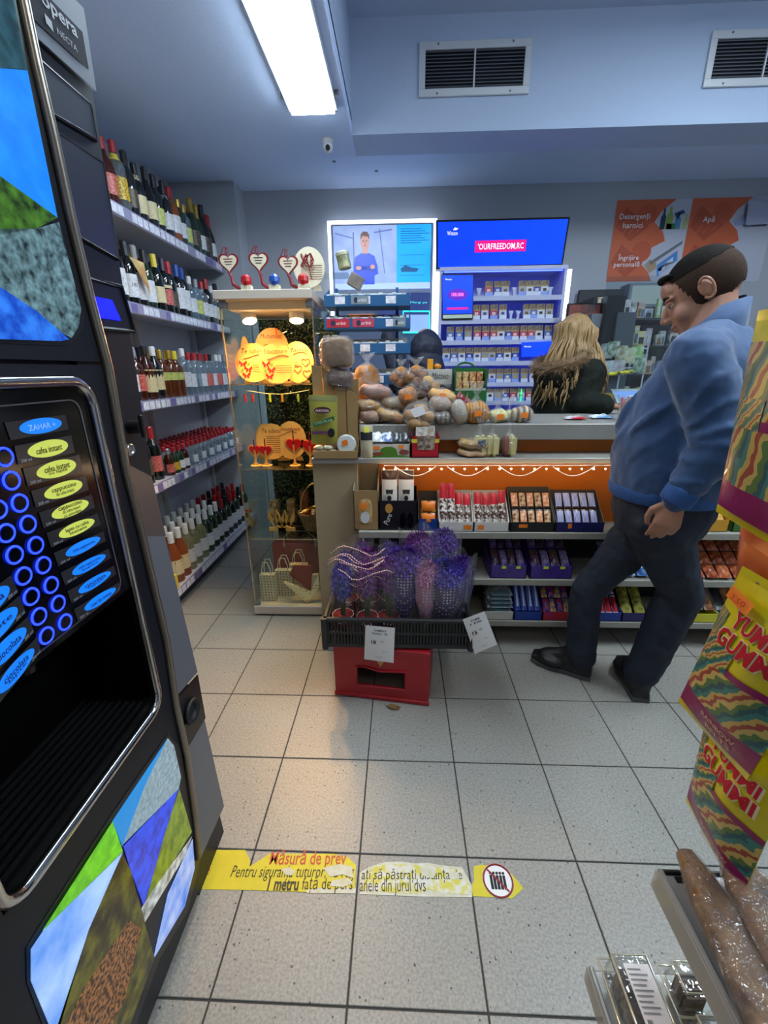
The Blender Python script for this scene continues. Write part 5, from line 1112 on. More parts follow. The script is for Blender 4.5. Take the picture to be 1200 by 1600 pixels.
loaf('small twisted film bag between the cakes', 795, 650, 1.55, .06, .05, .06, M_CRUMB, .1, False, .07, zmin=ZK)
loaf('chocolate swirl cake with an orange sticker at the end of the heap', 815, 650, 1.52, .1, .075, .08, mat('choc_swirl', '#3a2418', .5, tex='stripes', c2='#c8b090', scale=12), 0, True, zmin=ZK)
for i, (u, v) in enumerate(((707, 631), (718, 623), (729, 630), (722, 632))):
    p = at(u, v, Y=1.62); t = thing('red_onion', f'dark red onion behind the heap, {ORD[i]} of the little pile', 'onion', (p.x, 1.62, p.z - .025), group='red onions on the counter')
    MB().lathe([(.002, -.03), (.016, -.026), (.028, -.006), (.024, .014), (.008, .026), (.003, .036)], 12, Matrix.Translation(p)).build('bulb', mat('onion', '#6a1c24', .35, noise=(30, .2), c2='#8a3a3a'), t, smooth=True); MB().cyl(p + V((0, 0, .034)), p + V((.004, 0, .05)), .003, .001, 6).build('stem', M_KRAFT, t)
# the two flat packs and three twisted bags on the ledge
for i, (u, v, h_) in enumerate(((738, 708, .035), (740, 694, .045))):
    loaf(('lower flat pale bread pack on the ledge', 'upper flat golden bread pack on the ledge')[i], u, v, 1.43, .145, h_, .1, (M_PALEB, mat('golden_flat', '#a88440', .6, noise=(14, .3), c2='#8a6a2c'))[i], .04, group='bread packs on the ledge', zmin=KL + (0 if i == 0 else .036))
for i, (u, v, m_, lab) in enumerate(((749, 695, M_CRUMB, 'grey labelled cake slice in a twisted bag on the ledge'), (768, 692, M_CRUMB, 'cream cake slice in a twisted bag on the ledge'), (795, 693, M_SLIC, 'brown and cream cake wedge in a twisted bag on the ledge'))):
    p = at(u, v, Y=1.42); t = thing('bagged_cake', lab, 'cake', (p.x, 1.42, KL), group='cake slices on the ledge'); c_ = V((p.x, 1.42, KL))
    MB().box(c_.x - .03, c_.x + .008, 1.40, 1.45, KL + .002, KL + .095).build('cake_crust', M_SLIC if i == 2 else m_, t, bevel=.01, seg=2); MB().box(c_.x - .006, c_.x + .032, 1.39, 1.445, KL + .002, KL + .1).build('cake_crumb', M_CRUMB, t, bevel=.012, seg=2)
    fb = MB(); fb.ell((c_.x, 1.42, KL + .056), (.042, .04, .054), 14, 10); bag_top(fb, (c_.x, 1.42, KL + .098), .02, .08); fb.build('film_bag', FILM, t, smooth=True)
    if i == 0: Q(*[V((c_.x + x, 1.376, KL + z)) for x, z in ((-.015, .085), (.02, .085), (.02, .055), (-.015, .055))]).patch('paper_label', mat('label_grey', '#8a9098', .5, noise=(90, .05), c2='#404448'), t)

# ---- picture box and green rack on the counter
xa, xb = at(628 + 20, 600, Y=1.72).x, at(706, 600, Y=1.72).x; zt_ = at(670, 577, Y=1.72).z
t = thing('picture_box', 'upright printed sweet box with black lettering and grey photos', 'box', ((xa + xb) / 2, 1.75, ZK))
MB().box(xa, xb, 1.72, 1.82, ZK, zt_).build('carton', mat('carton_pale', '#b4b2aa', .5), t, bevel=.002)
q = Q((xa, 1.719, zt_), (xb, 1.719, zt_), (xb, 1.719, ZK), (xa, 1.719, ZK))
q.patch('side_print', mat('cloud_print', '#7a96a8', .5, noise=(14, .25), c2='#d8b48a'), t, 0, .34, 0, 1); q.patch('photo_print', mat('grey_photo', '#26282c', .5, noise=(45, .1), c2='#8a9094'), t, .36, 1, .3, .9); q.text('Matteo', INK, t, .68, .13, wd=.085, h=.03, shear=.35)
tag(MB().ell(((xa + xb) / 2 + .02, 1.76, zt_ + .014), (.024, .02, .014), 10, 6).build('sweet_bag', mat('orange_bag', '#d88a20', .4, noise=(40, .1), c2='#3a2a18'), smooth=True), 'small orange packet lying on the picture box', 'packet')
tag(MB().box((xa + xb) / 2 - .03, (xa + xb) / 2 - .002, 1.74, 1.78, zt_, zt_ + .05).build('tea_carton', mat('tea_orange', '#e09a20', .4), bevel=.002), 'orange carton standing on the picture box', 'carton')
xa, xb = at(710, 600, Y=1.70).x, at(760, 600, Y=1.70).x; zb_ = at(735, 610, Y=1.70).z
t = thing('sweet_rack', 'green counter rack with an arched sign', 'rack', ((xa + xb) / 2, 1.72, ZK))
MG = mat('rack_green', '#1c5a2a', .4); MB().box(xa, xb, 1.76, 1.775, ZK, zb_ + .11).build('back', MG, t)
MB().box(xa, xb, 1.68, 1.776, zb_ - .005, zb_).build('shelf', MG, t); MB().box(xa, xb, 1.68, 1.685, zb_, zb_ + .012).build('lip', mat('rack_pale', '#9aa08c', .5), t)
for xx in (xa, xb - .005): MB().box(xx, xx + .005, 1.68, 1.776, ZK, zb_ + .1).build('side', MG, t)
xm = (xa + xb) / 2; MB().tube([(xm - .02 + .05 * math.cos(PI * i / 12), 1.768, zb_ + .1 + .035 * math.sin(PI * i / 12)) for i in range(13)], .005, 6).build('arch', MG, t)
Q((xa, 1.679, zb_), (xb, 1.679, zb_), (xb, 1.679, ZK), (xa, 1.679, ZK)).patch('front_panel', MG, t, thick=.003)
for i in range(4):
    for j in range(2):
        x0_ = xa + .008 + i * (xb - xa - .016) / 4; c_ = ('#a8502c', '#a08a54', '#8a6a3c', '#b06a34')[(i + j) % 4]
        tag(MB().box(x0_, x0_ + .03, 1.70 + j * .03, 1.725 + j * .03, zb_ + .0005, zb_ + .045 + j * .045).build('sweet_carton', mat('carton_' + c_[1:], c_, .45, noise=(70, .1), c2='#d0b080'), bevel=.002), f'{("rust", "tan", "brown", "orange")[(i + j) % 4]} little carton, {ORD[i]} in the {("front", "back")[j]} row of the green rack', 'carton', 'cartons in the green rack')

# ---- slatted wooden crate with prunes at the counter end
M_WOOD = mat('pale_wood', '#a8895c', .6, noise=(8, .35), c2='#937648', bump=(60, .2, .003))
wx0, wx1 = at(488, 660, Y=1.40).x, at(558, 660, Y=1.40).x
t = thing('wooden_crate', 'upright slatted wooden display crate with a sloping top', 'crate', ((wx0 + wx1) / 2, 1.45, KL))
wd = (wx1 - wx0) / 4
for k in range(4):
    h0 = at(488 + 17.5 * k, (570, 574, 592, 607)[k], Y=1.44).z; h1 = at(488 + 17.5 * (k + 1), (573, 585, 604, 618)[k], Y=1.44).z; xa = wx0 + k * wd + .003; xb = wx0 + (k + 1) * wd - .003
    MB().add([(xa, 1.44, KL + .03), (xb, 1.44, KL + .03), (xb, 1.452, KL + .03), (xa, 1.452, KL + .03), (xa, 1.44, h0), (xb, 1.44, h1), (xb, 1.452, h1), (xa, 1.452, h0)], [(0, 3, 2, 1), (4, 5, 6, 7), (0, 1, 5, 4), (1, 2, 6, 5), (2, 3, 7, 6), (3, 0, 4, 7)]).build('slat', M_WOOD, t)
MB().box(wx0, wx1, 1.452, 1.464, KL + .05, KL + .09).build('cross_slat', M_WOOD, t); MB().box(wx0, wx1, 1.452, 1.464, KL + .2, KL + .24).build('cross_slat', M_WOOD, t)
MB().box(wx0, wx1, 1.38, 1.464, KL, KL + .012).build('bottom_board', M_WOOD, t); MB().box(wx0, wx1, 1.375, 1.385, KL, KL + .035).build('front_slat', M_WOOD, t)
for xx in (wx0, wx1 - .01): MB().box(xx, xx + .01, 1.385, 1.45, KL, KL + .05).build('side_slat', M_WOOD, t)
MB().box(wx0 + .02, wx1, 1.50, 1.54, KL, KL + .35).build('rear_post', M_WOOD, t)
q = Q(at(482, 617, Y=1.40), at(527, 618, Y=1.40), at(527, 692, Y=1.392), at(487, 694, Y=1.392), .016)
t = thing('prune_pouch', 'yellow and green dried prune pouch leaning in the crate', 'pouch', q.P(.5, 1))
q.pillow('pouch', mat('pouch_prune', '#a8a03c', .35, noise=(4, .3), c2='#8a8c3c', coat=.2), t); q.patch('top_seal', mat('pouch_top', '#7c7c4c', .35), t, .02, .98, .01, .12, .001)
q.poly('logo_oval', mat('logo_maroon', '#5a2430', .4), t, ellipse(.5, .3, .3, .07), .015); q.text('nutrivita', PAPER, t, .5, .3, wd=.06, h=.012, off=.017)
q.poly('name_strip', mat('strip_green', '#22684a', .4), t, [(.14, .56), (.9, .42), (.93, .5), (.17, .64)], .0165); q.text('SUPER PRUNE', mat('strip_text', '#c8d8a0', .5), t, .535, .53, wd=.085, h=.0105, off=.018, rot=.2)
q.patch('violet_band', mat('violet_band', '#7a4a78', .4), t, .05, .8, .73, .79, .0012); q.poly('prune_print', mat('prune_dark', '#1c1a26', .4), t, ellipse(.8, .77, .13, .1), .014)
p = at(541, 696, Y=1.385)
t = thing('cheese_tub', 'round white lidded tub with an orange sticker in the crate', 'tub', p + V((0, 0, -.04)))
MB().lathe([(.042, 0), (.046, .004), (.046, .022), (.04, .026)], 22, Matrix.Translation(p + V((0, .03, 0))) @ Matrix.Rotation(PI / 2 - .15, 4, 'X')).build('tub', mat('tub_white', '#c8ccc8', .3), t, smooth=False)
Q(*[p + V((x, -.001, z)) for x, z in ((-.022, .02), (.006, .028), (.01, .004), (-.018, -.004))]).patch('price_sticker', M_STK, t)
for i, (u, v) in enumerate(((498, 700), (512, 700), (505, 707), (520, 708))):
    p = at(u, v, Y=1.39); tag(MB().ell((p.x, 1.40, max(p.z, KL + .026)), (.024, .014, .013), 10, 6).build('garlic_pack', mat('garlic', '#b4ac94', .5, noise=(40, .2), c2='#d8d4c4'), smooth=True), f'small pale nut bag, {ORD[i]} along the crate tray', 'packet', 'nut bags in the crate tray')

# ---- blue gum rack
RY = 1.76
M_RKB = mat('rack_blue', '#245a8a', .35); M_RKP = mat('rack_back', '#6a8aa8', .4)
rx0, rx1 = at(508, 540, Y=RY).x, at(636, 540, Y=RY).x
t = thing('gum_rack', 'blue four tier chewing gum rack standing on the counter', 'rack', ((rx0 + rx1) / 2, RY + .1, ZK))
TV_ = [(476, 508, 640), (512, 508, 640), (551, 508, 640), (600, 545, 640)]
for xx in (rx0 + .04, rx1 - .06): MB().box(xx, xx + .015, RY + .16, RY + .18, ZK, at(570, 450, Y=RY + .16).z).build('post', M_RKB, t)
GM = [('#a8aeb4', 'silver'), ('#7c8c98', 'grey'), ('#c4ccd4', 'white'), ('#8a9a8c', 'grey green'), ('#b02840', 'red'), ('#b8405c', 'pink'), ('#c8c8c0', 'cream')]
TB = [[(3, .3), (1, .25), (0, .45)], [(4, .32), (5, .3), (2, .2), (1, .18)], [(4, .34), (6, .3), (2, .36)], [(6, .5), (2, .5)]]
for k, (v, u0, u1) in enumerate(TV_):
    z = at(570, v, Y=RY - .02).z; xa, xb = at(u0, v, Y=RY).x, at(u1, v, Y=RY).x; hl = .045
    tr = MB().box(xa, xb, RY, RY + .17, z - .004, z).build('tray', M_RKB, t)
    MB().box(xa, xb, RY - .004, RY, z - .004, z + hl).build('tray_lip', M_RKB, tr)
    for xx in (xa - .004, xb): MB().add([(xx, RY - .004, z - .004), (xx + .004, RY - .004, z - .004), (xx + .004, RY + .17, z - .004), (xx, RY + .17, z - .004), (xx, RY - .004, z + hl), (xx + .004, RY - .004, z + hl), (xx + .004, RY + .17, z + .1), (xx, RY + .17, z + .1)],
                     [(0, 3, 2, 1), (4, 5, 6, 7), (0, 1, 5, 4), (1, 2, 6, 5), (2, 3, 7, 6), (3, 0, 4, 7)]).build('tray_side', M_RKB, tr)
    for j in range(3):
        xs = xa + (xb - xa) * (.12 + .3 * j); MB().box(xs, xs + .05, RY - .0055, RY - .004, z + .006, z + .04).build('price_tag', M_TAGW, tr)
    x = xa + .004
    for j, (g_, f) in enumerate(TB[k]):
        wd = (xb - xa - .008) * f * (.98 if k < 3 else .98); x1 = min(x + wd, xb - .003); c_, n = GM[g_]; mm = mat('gum_' + n.replace(' ', '_'), c_, .35, noise=(30, .1), c2='#e4e8ec')
        bt = open_box(f'{n} chewing gum box, {ORD[j]} on the {ORD[k]} tier of the gum rack', x, x1 - .004, RY + .003, RY + .15, z + .0005, .05, .075, mm, mat('gum_in', '#c8ccc8', .5), group='gum boxes in the rack')
        if g_ in (4, 5, 1):
            q = Q((x, RY - .007, z + .042), (x1 - .004, RY - .007, z + .042), (x1 - .004, RY - .007, z + .004), (x, RY - .007, z + .004)); cd = q.patch('front_card', mat('gum_card_' + n, c_, .35), bt, .05, .95, 0, 1, 0)
            q.poly('round_logo', mat('logo_navy', '#22304c', .4), bt, ellipse(.3, .5, .1, .36), .0012); q.text('orbit', PAPER, bt, .62, .5, wd=min(.05, (x1 - x) * .45), h=.016, off=.0015, shear=.2)
        nn = max(2, int((x1 - x) / .032))
        for i in range(nn):
            xi = x + .006 + i * (x1 - x - .016) / nn
            tag(MB().box(xi, xi + .022, RY + .02, RY + .12, z + .006, z + .055 + .004 * (i % 2)).build('gum_pack', mat('pack_' + str((i + j + k) % 4), ('#5a7aa8', '#c8d0d8', '#a8c0c8', '#d8dce0')[(i + j + k) % 4], .35), bevel=.002), f'{("blue", "silver", "pale green", "white")[(i + j + k) % 4]} gum pack, {ORD[i]} in the {n} box on the {ORD[k]} tier', 'gum pack', 'gum packs in the rack')
        x = x1
# odd boxes on the rack
p = at(571, 469, Y=RY + .02); q0 = at(558, 545, Y=RY)
t = thing('candy_box', 'open orange and red sweet carton on the second tier of the gum rack', 'box', (at(565, 505, Y=RY).x, RY, at(570, 512, Y=RY).z + .06)); a = at(545, 498, Y=RY + .0); b = at(582, 485, Y=RY + .0)
MB().box(a.x, b.x, RY + .01, RY + .1, a.z - .015, a.z + .02).build('carton', mat('carton_dkred', '#7a2a20', .4, noise=(30, .1), c2='#b08840'), t, bevel=.003); MB().box(a.x - .006, b.x + .006, RY + .004, RY + .106, a.z + .018, a.z + .022).build('lid', mat('carton_peach', '#c88a74', .5), t)
p = at(556, 440, Y=RY + .05); t = thing('spice_jar', 'small brown carton leaning on top of the gum rack', 'carton', p); MB().box(-.035, .035, -.02, .02, -.03, .03, Matrix.Translation(p) @ Matrix.Rotation(.5, 4, 'Y')).build('carton', mat('carton_taupe', '#8a8078', .5, noise=(20, .2), c2='#6a6058'), t, bevel=.003)
p = at(537, 408, Y=RY + .05); t = thing('tea_tin', 'green and cream round tin on the clear top tray of the rack', 'tin', p + V((0, 0, -.035))); M = Matrix.Translation(p) @ Matrix.Rotation(-.2, 4, 'Y')
MB().lathe([(.03, -.035), (.032, -.03), (.032, .025)], 16, M).build('tin', mat('tin_green', '#5a6a44', .4, noise=(20, .15), c2='#b0ac84'), t, smooth=False); MB().lathe([(.034, .022), (.034, .035), (.03, .04)], 16, M).build('lid', mat('tin_lid', '#a8a890', .4), t)
ztop = at(537, 422, Y=RY).z
tag(MB().box(rx0 - .01, rx0 + .13, RY, RY + .15, ztop - .012, ztop - .008).build('clear_tray', GLASS), 'clear acrylic tray above the gum rack', 'tray')
# ------------------------------------------------------------------ flower crates in front of the counter
M_CRED = mat('crate_red', '#b01a26', .4, noise=(5, .4), c2='#a01620'); M_CBLK = mat('crate_black', '#23262a', .5, noise=(6, .4), c2='#1c1f22')
ca, cbp = at(525, 1085, Z=0), at(669, 1103, Z=0); ang = math.atan2(cbp.y - ca.y, cbp.x - ca.x); cw_ = (cbp - ca).length; chh = .275; cdp = .30
t = thing('beer_crate', 'red plastic bottle crate standing on the floor under the black crate', 'crate', (ca.x, ca.y, 0), ang)
M = WM[t.name]
def wall_with_hole(mb, w_, h_, hx0, hx1, hz0, hz1, th, M):
    mb.box(0, w_, 0, th, 0, hz0, M); mb.box(0, w_, 0, th, hz1, h_, M); mb.box(0, hx0, 0, th, hz0, hz1, M); mb.box(hx1, w_, 0, th, hz0, hz1, M)
mb = MB(); wall_with_hole(mb, cw_, chh, .1, cw_ - .1, .07, .165, .012, M); mb.build('front_wall', M_CRED, t)
mb = MB(); wall_with_hole(mb, cw_, chh, .1, cw_ - .1, .07, .165, .012, M @ Matrix.Translation((0, cdp - .012, 0))); mb.build('rear_wall', M_CRED, t)
for xx in (0, cw_ - .012): MB().box(xx, xx + .012, .012, cdp - .012, 0, chh, M).build('side_wall', M_CRED, t)
MB().box(.012, cw_ - .012, .012, cdp - .012, chh - .02, chh - .006, M).build('bottom', M_CRED, t)
mb = MB(); hp = [(.1, .07), (cw_ - .1, .07), (cw_ - .1, .165), (.2, .155), (.14, .17), (.1, .165)]
mb.tube([M @ V((x, -.001, z)) for x, z in hp], .006, 6, closed=True); mb.build('handle_rim', M_CRED, t)
for zz in (.012, chh - .012): MB().box(-.005, cw_ + .005, -.005, .004, zz - .01, zz + .01, M).build('rib', M_CRED, t, bevel=.003)
q = Q(*[M @ V((x, -.006, z)) for x, z in ((.12, .25), (cw_ - .12, .25), (cw_ - .12, .17), (.12, .17))])
em_ = q.patch('emblem', mat('crate_gold', '#b89858', .5), t, .28, .72, .1, .3); q.poly('emblem_point', mat('crate_gold', '#b89858', .5), t, [(.38, .4), (.62, .4), (.5, .85)], .001)
# black crate
bx0, bx1, by0, by1, bz0, bz1 = -.192, .41, .925, 1.315, .29, .425
t = thing('black_crate', 'shallow black slotted plastic crate holding the potted hyacinths', 'crate', ((bx0 + bx1) / 2, (by0 + by1) / 2, bz0 - .012))
MB().box(bx0 + .01, bx1 - .01, by0 + .01, by1 - .01, bz0 - .012, bz0).build('bottom', M_CBLK, t)
for y_ in (by0, by1 - .008):
    MB().box(bx0, bx1, y_, y_ + .008, bz0 - .005, bz0 + .012).build('lower_rail', M_CBLK, t); MB().box(bx0 - .006, bx1 + .006, y_ - .006, y_ + .012, bz1 - .018, bz1).build('rim', M_CBLK, t, bevel=.004)
    MB().box(bx0, bx1, y_, y_ + .008, bz0 + .058, bz0 + .07).build('middle_rail', M_CBLK, t)
    s0 = MB().box(bx0, bx0 + .007, y_ + .001, y_ + .007, bz0 + .01, bz1 - .015).build('slat', M_CBLK, t)
    for k in range(1, 46):
        o = s0.copy(); col.objects.link(o); o.location = (k * .0131, 0, 0); WM[o.name] = WM[t.name]
for x_ in (bx0, bx1 - .008):
    MB().box(x_, x_ + .008, by0, by1, bz0 - .005, bz1 - .05).build('end_wall', M_CBLK, t); MB().box(x_ - .006, x_ + .012, by0, by1, bz1 - .018, bz1).build('rim', M_CBLK, t, bevel=.004)
for x_ in (bx0, bx1): 
    for y_ in (by0, by1): MB().cyl((x_, y_, bz0 - .01), (x_, y_, bz1), .014, n=8).build('corner_post', M_CBLK, t)
# price cards
def card(label, cs_, head, price, sub):
    q = Q(*[at(u, v, Y=by0 - .012) for u, v in cs_], bulge=.004); t = thing('price_card', label, 'price card', q.P(.5, 1), group='price cards on the black crate')
    q.pillow('card', PAPER, t, 8)
    for k, h in enumerate(head): q.text(h, INK, t, .5, .09 + .085 * k, wd=q.W * (.42 + .12 * k), h=q.H * .05, off=.0062, bold=.02)
    q.text(price[0], INK, t, .3, .42, h=q.H * .105, off=.0062, bold=.03); q.text(price[1], INK, t, .58, .38, h=q.H * .05, off=.0062)
    q.text('/', INK, t, .33, .66, h=q.H * .05, off=.006); q.text(sub, INK, t, .7, .66, wd=q.W * .2, h=q.H * .025, off=.006); q.text(sub, INK, t, .5, .84, wd=q.W * .24, h=q.H * .025, off=.006)
card('white price card reading 18 taped to the black crate', ((571, 977), (617, 981), (615, 1036), (569, 1030)), ('ZAMBILE', 'GHIVECI 1 FIR'), ('18', '50'), 'lei buc')
card('white price card reading 15 hanging askew from the crate corner', ((723, 968), (757, 955), (777, 1007), (742, 1022)), ('ZAMB', '1 FIR'), ('15', '00'), 'lei buc')
# hyacinths
def blossoms(mb, c, h_, r, n, s_):
    for i in range(n):
        f = (i + .5) / n; a = i * 2.4; rr = r * (.55 + .45 * math.sin(PI * min(1, f * .9 + .12))); p = V((c.x + rr * math.cos(a), c.y + rr * math.sin(a), c.z + h_ * f))
        out = V((math.cos(a), math.sin(a), .25)).normalized(); sd = out.cross(V((0, 0, 1))).normalized(); up = sd.cross(out); tip = p + out * s_ * .5
        for k in range(5):
            b_ = k * 2 * PI / 5 + i; d = sd * math.cos(b_) + up * math.sin(b_); e = sd * math.cos(b_ + .5) + up * math.sin(b_ + .5); g_ = sd * math.cos(b_ - .5) + up * math.sin(b_ - .5)
            mb.mi = (i + k) % 2; mb.add([p, tip * .4 + p * .6 + e * s_ * .45, tip + d * s_, tip * .4 + p * .6 + g_ * s_ * .45], [(0, 1, 2, 3)])
HY = {'violet': ('#5a2a9c', '#3c1c78'), 'blue': ('#4038a8', '#2c2484'), 'purple': ('#7a2a8c', '#5a1c6c'), 'pink': ('#c88ab0', '#a86a90')}
def hym(c_): return [mat('petal_a_' + c_, HY[c_][0], .5), mat('petal_b_' + c_, HY[c_][1], .5)]
M_STEM = mat('hyacinth_leaf', '#4a6a34', .5, noise=(8, .3), c2='#34502a'); M_DOTR = mat('red_dots', '#8c1420', .45, tex='dots', c2='#e8d8d0', scale=48); M_SOIL = mat('soil', '#2a2018', .9)
def leaf_blade(mb, b, d, h_, w_):
    sd = d.cross(V((0, 0, 1))).normalized() * w_; r = [b + d * h_ * .25 * (k / 4) ** 1.6 + V((0, 0, h_ * k / 4)) for k in range(5)]
    for k in range(4):
        w0 = (1 - (k / 4) ** 2); w1 = (1 - ((k + 1) / 4) ** 2); mb.add([r[k] - sd * w0, r[k] + sd * w0, r[k + 1] + sd * w1, r[k + 1] - sd * w1], [(0, 1, 2, 3)])
M_TW1 = mat('twine_redwhite', '#e4dcd8', .7, tex='stripes', c2='#a83444', scale=34)
zc = bz0 + .0005
POT = [(-.125, 1.01, 'blue', 'nearest the glass case'), (-.02, 1.0, 'purple', 'in the middle of the front'), (.07, 1.005, 'purple', 'next to the dotted cone bouquets'), (-.12, 1.15, 'violet', 'behind the blue one'), (-.02, 1.15, 'purple', 'in the second row'), (.075, 1.16, 'violet', 'at the end of the second row'), (-.06, 1.26, 'purple', 'at the very back by the counter')]
for i, (x, y, c_, d) in enumerate(POT):
    t = thing('potted_hyacinth', f'{c_} hyacinth in a red dotted wrapped pot, {d}', 'flower', (x, y, zc), group='potted hyacinths in the crate'); b = V((x, y, zc))
    MB().lathe([(.03, .002), (.04, .09), (.042, .098)], 14, Matrix.Translation(b)).build('pot_wrap', M_DOTR, t, smooth=True); MB().lathe([(.039, .094), (.002, .096)], 14, Matrix.Translation(b)).build('soil', M_SOIL, t)
    lm = MB()
    for k in range(6): a = k * 1.05 + i; leaf_blade(lm, b + V((0, 0, .09)), V((math.cos(a), math.sin(a), 0)), random.uniform(.14, .2), .011)
    lm.build('leaf_cluster', M_STEM, t); MB().cyl(b + V((0, 0, .09)), b + V((0, 0, .3)), .006, .004, 6).build('stem', M_STEM, t)
    mb = MB(); blossoms(mb, b + V((0, 0, .19 + .02 * (i % 3))), .13, .036, 52, .021); mb.build('blossom', hym(c_), t)
    fm = MB(); n = 18
    fm.loft([[(b.x + (rr + .004 * math.sin(6 * a)) * math.cos(a), b.y + (rr + .004 * math.sin(5 * a)) * math.sin(a), b.z + z) for a in [2 * PI * j / n for j in range(n)]] for rr, z in ((.043, .09), (.048, .16), (.053, .28), (.056, .35))], cap=False); fm.build('film_sleeve', FILM, t, smooth=True)
    MB().tube([(b.x + .045 * math.cos(j * PI / 9), b.y + .045 * math.sin(j * PI / 9), b.z + .1) for j in range(18)], .0028, 6, closed=True).build('twine_tie', M_TW1, t)
    MB().tube([(b.x + .02 * math.sin(j * .8) , b.y - .048, b.z + .1 - .016 * abs(math.sin(j * .4))) for j in range(9)], .0026, 6).build('twine_bow', M_TW1, t)
for i in range(9):
    x0_ = -.17 + .04 * (i % 3); y0_ = .955 + .03 * (i // 2); z0_ = zc + .36 - .045 * (i % 3) + .01 * (i // 3)
    tag(MB().tube([(x0_ + .028 * k, y0_ + .012 * math.sin(k * 1.7 + i), z0_ + .022 * math.sin(k * .9 + i * 2)) for k in range(9)], .0022, 6).build('twine_loop', M_TW1, smooth=True), f'red and white twisted twine over the potted hyacinths, {ORD[i]} strand of the tangle', 'twine', 'twine over the hyacinths')
# cone bouquets in dotted film
DOT = {c_: mat('dot_film_' + c_, a_, .3, tex='dots', c2='#d4cce4', scale=75, coat=.3) for c_, a_ in (('violet', '#3a2c7c'), ('navy', '#2c2260'), ('pink', '#a8789c'))}
CONE = [(.135, 1.03, .085, .40, 'violet', 'violet', 'widest violet dotted cone beside the potted hyacinths'), (.225, .985, .05, .36, 'pink', 'pink', 'slim pink cone bouquet in the front'), (.305, 1.0, .085, .36, 'navy', 'blue', 'dark blue cone bouquet with a flower ruff'), (.375, 1.06, .05, .35, 'violet', 'violet', 'slim violet cone at the crate corner'), (.2, 1.16, .07, .42, 'violet', 'purple', 'purple cone bouquet behind the front ones'), (.31, 1.2, .07, .42, 'navy', 'violet', 'violet cone bouquet at the back by the shelf')]
for i, (x, y, r, h_, f, c_, d) in enumerate(CONE):
    t = thing('cone_bouquet', f'{d}', 'bouquet', (x, y, zc), group='cone bouquets in the crate'); b = V((x, y, zc)); n = 20
    MB().loft([[(b.x + rr * (1 + .05 * math.sin(5 * a + i)) * math.cos(a), b.y + rr * math.sin(a) * .8, b.z + z) for a in [2 * PI * j / n for j in range(n)]] for rr, z in ((.01, .06), (r * .62, .14), (r * .95, h_ * .55), (r * 1.02, h_ * .82))], cap=False).build('dotted_wrap', DOT[f], t, smooth=True)
    mb = MB(); blossoms(mb, b + V((0, 0, h_ * .72)), h_ * .24, r * .85, 80, .02); mb.build('blossom', hym(c_), t)
    MB().loft([[(b.x + rr * (1 + .1 * math.sin(7 * a + i)) * math.cos(a), b.y + rr * (1 + .08 * math.cos(5 * a)) * math.sin(a) * .85, b.z + z + .03 * math.sin(3 * a + i) * (z > h_ * .8)) for a in [2 * PI * j / n for j in range(n)]] for rr, z in ((.006, .015), (.02, .03), (r * .8, .13), (r * 1.12, h_ * .7), (r * 1.2, h_))], cap=False).build('film_sleeve', FILM, t, smooth=True)
    lm = MB()
    for k in range(4): a = k * 1.6 + i; leaf_blade(lm, b + V((0, 0, .02)), V((math.cos(a), math.sin(a), 0)), .12, .01)
    lm.build('leaf_cluster', M_STEM, t)
# small pot between case and crate
p = V((-.262, 1.34, 0))
t = thing('cactus_pot', 'small plant in a pale pot between glass case and black crate', 'plant', p)
MB().lathe([(.03, 0), (.035, .06), (.038, .065)], 12, Matrix.Translation(p)).build('stand', mat('stand_beige', '#a89870', .6), t); MB().lathe([(.03, .066), (.036, .12), (.038, .125)], 12, Matrix.Translation(p)).build('pot', mat('pot_pale', '#c4b894', .5), t, smooth=True)
lm = MB()
for k in range(9): a = k * .7; leaf_blade(lm, p + V((.01 * math.cos(a), .01 * math.sin(a), .12)), V((math.cos(a), math.sin(a), 0)), random.uniform(.05, .08), .008)
lm.build('leaf_cluster', M_STEM, t)
# ------------------------------------------------------------------ back wall: screens, cigarette cabinet, signs
def scr(n, c, es=1.0, **k): return mat('scr_' + n, c, .3, emit='self', es=es, **k)
def qpx(pts, y): return Q(*[at(u, v, Y=y) for u, v in pts])
# presentation screen with lit frame
y = 3.16
tv = thing('advert_screen', 'lit framed advert screen showing a man in a blue shirt', 'screen', (at(596, 400, Y=y).x, 3.22, 1.2))
A, B = at(511, 345, Y=y), at(681, 342, Y=y); lz = at(683, 560, Y=y).z; x0, x1, z1 = A.x, B.x + .01, A.z
M_LFR = mat('frame_glow', '#ffffff', .4, emit='#e8f2ff', es=2.2)
for a in ((x0, x0 + .022, z1 - .9, z1), (x1 - .022, x1, lz, z1), (x0 + .022, x1 - .022, z1 - .022, z1)): MB().box(a[0], a[1], y, y + .06, a[2], a[3]).build('light_frame', M_LFR, tv)
MB().box(x0 + .022, x1 - .022, y + .02, y + .06, lz - .3, z1 - .022).build('back_box', mat('frame_inner', '#5a6a88', .5), tv)
sx0, sx1, sz1, sz0 = at(520, 354, Y=y).x, at(674, 350, Y=y).x, at(600, 352, Y=y).z, at(600, 452, Y=y).z
MB().box(sx0 - .012, sx1 + .012, y - .005, y + .03, sz0 - .03, sz1 + .012).build('screen_body', mat('tv_bezel', '#8a98b4', .4), tv, bevel=.003)
q = Q((sx0, y - .0055, sz1), (sx1, y - .0055, sz1), (sx1, y - .0055, sz0), (sx0, y - .0055, sz0))
sp = q.patch('picture', scr('room', '#a8bce4', .8, noise=(6, .25), c2='#7f96d0'), tv)
q.patch('blue_panel', scr('cyan', '#18a4f0', .9), tv, .65, 1, 0, .9, .001); q.patch('bottom_strip', scr('pale', '#a4bcec', .9), tv, 0, 1, .9, 1, .0012)
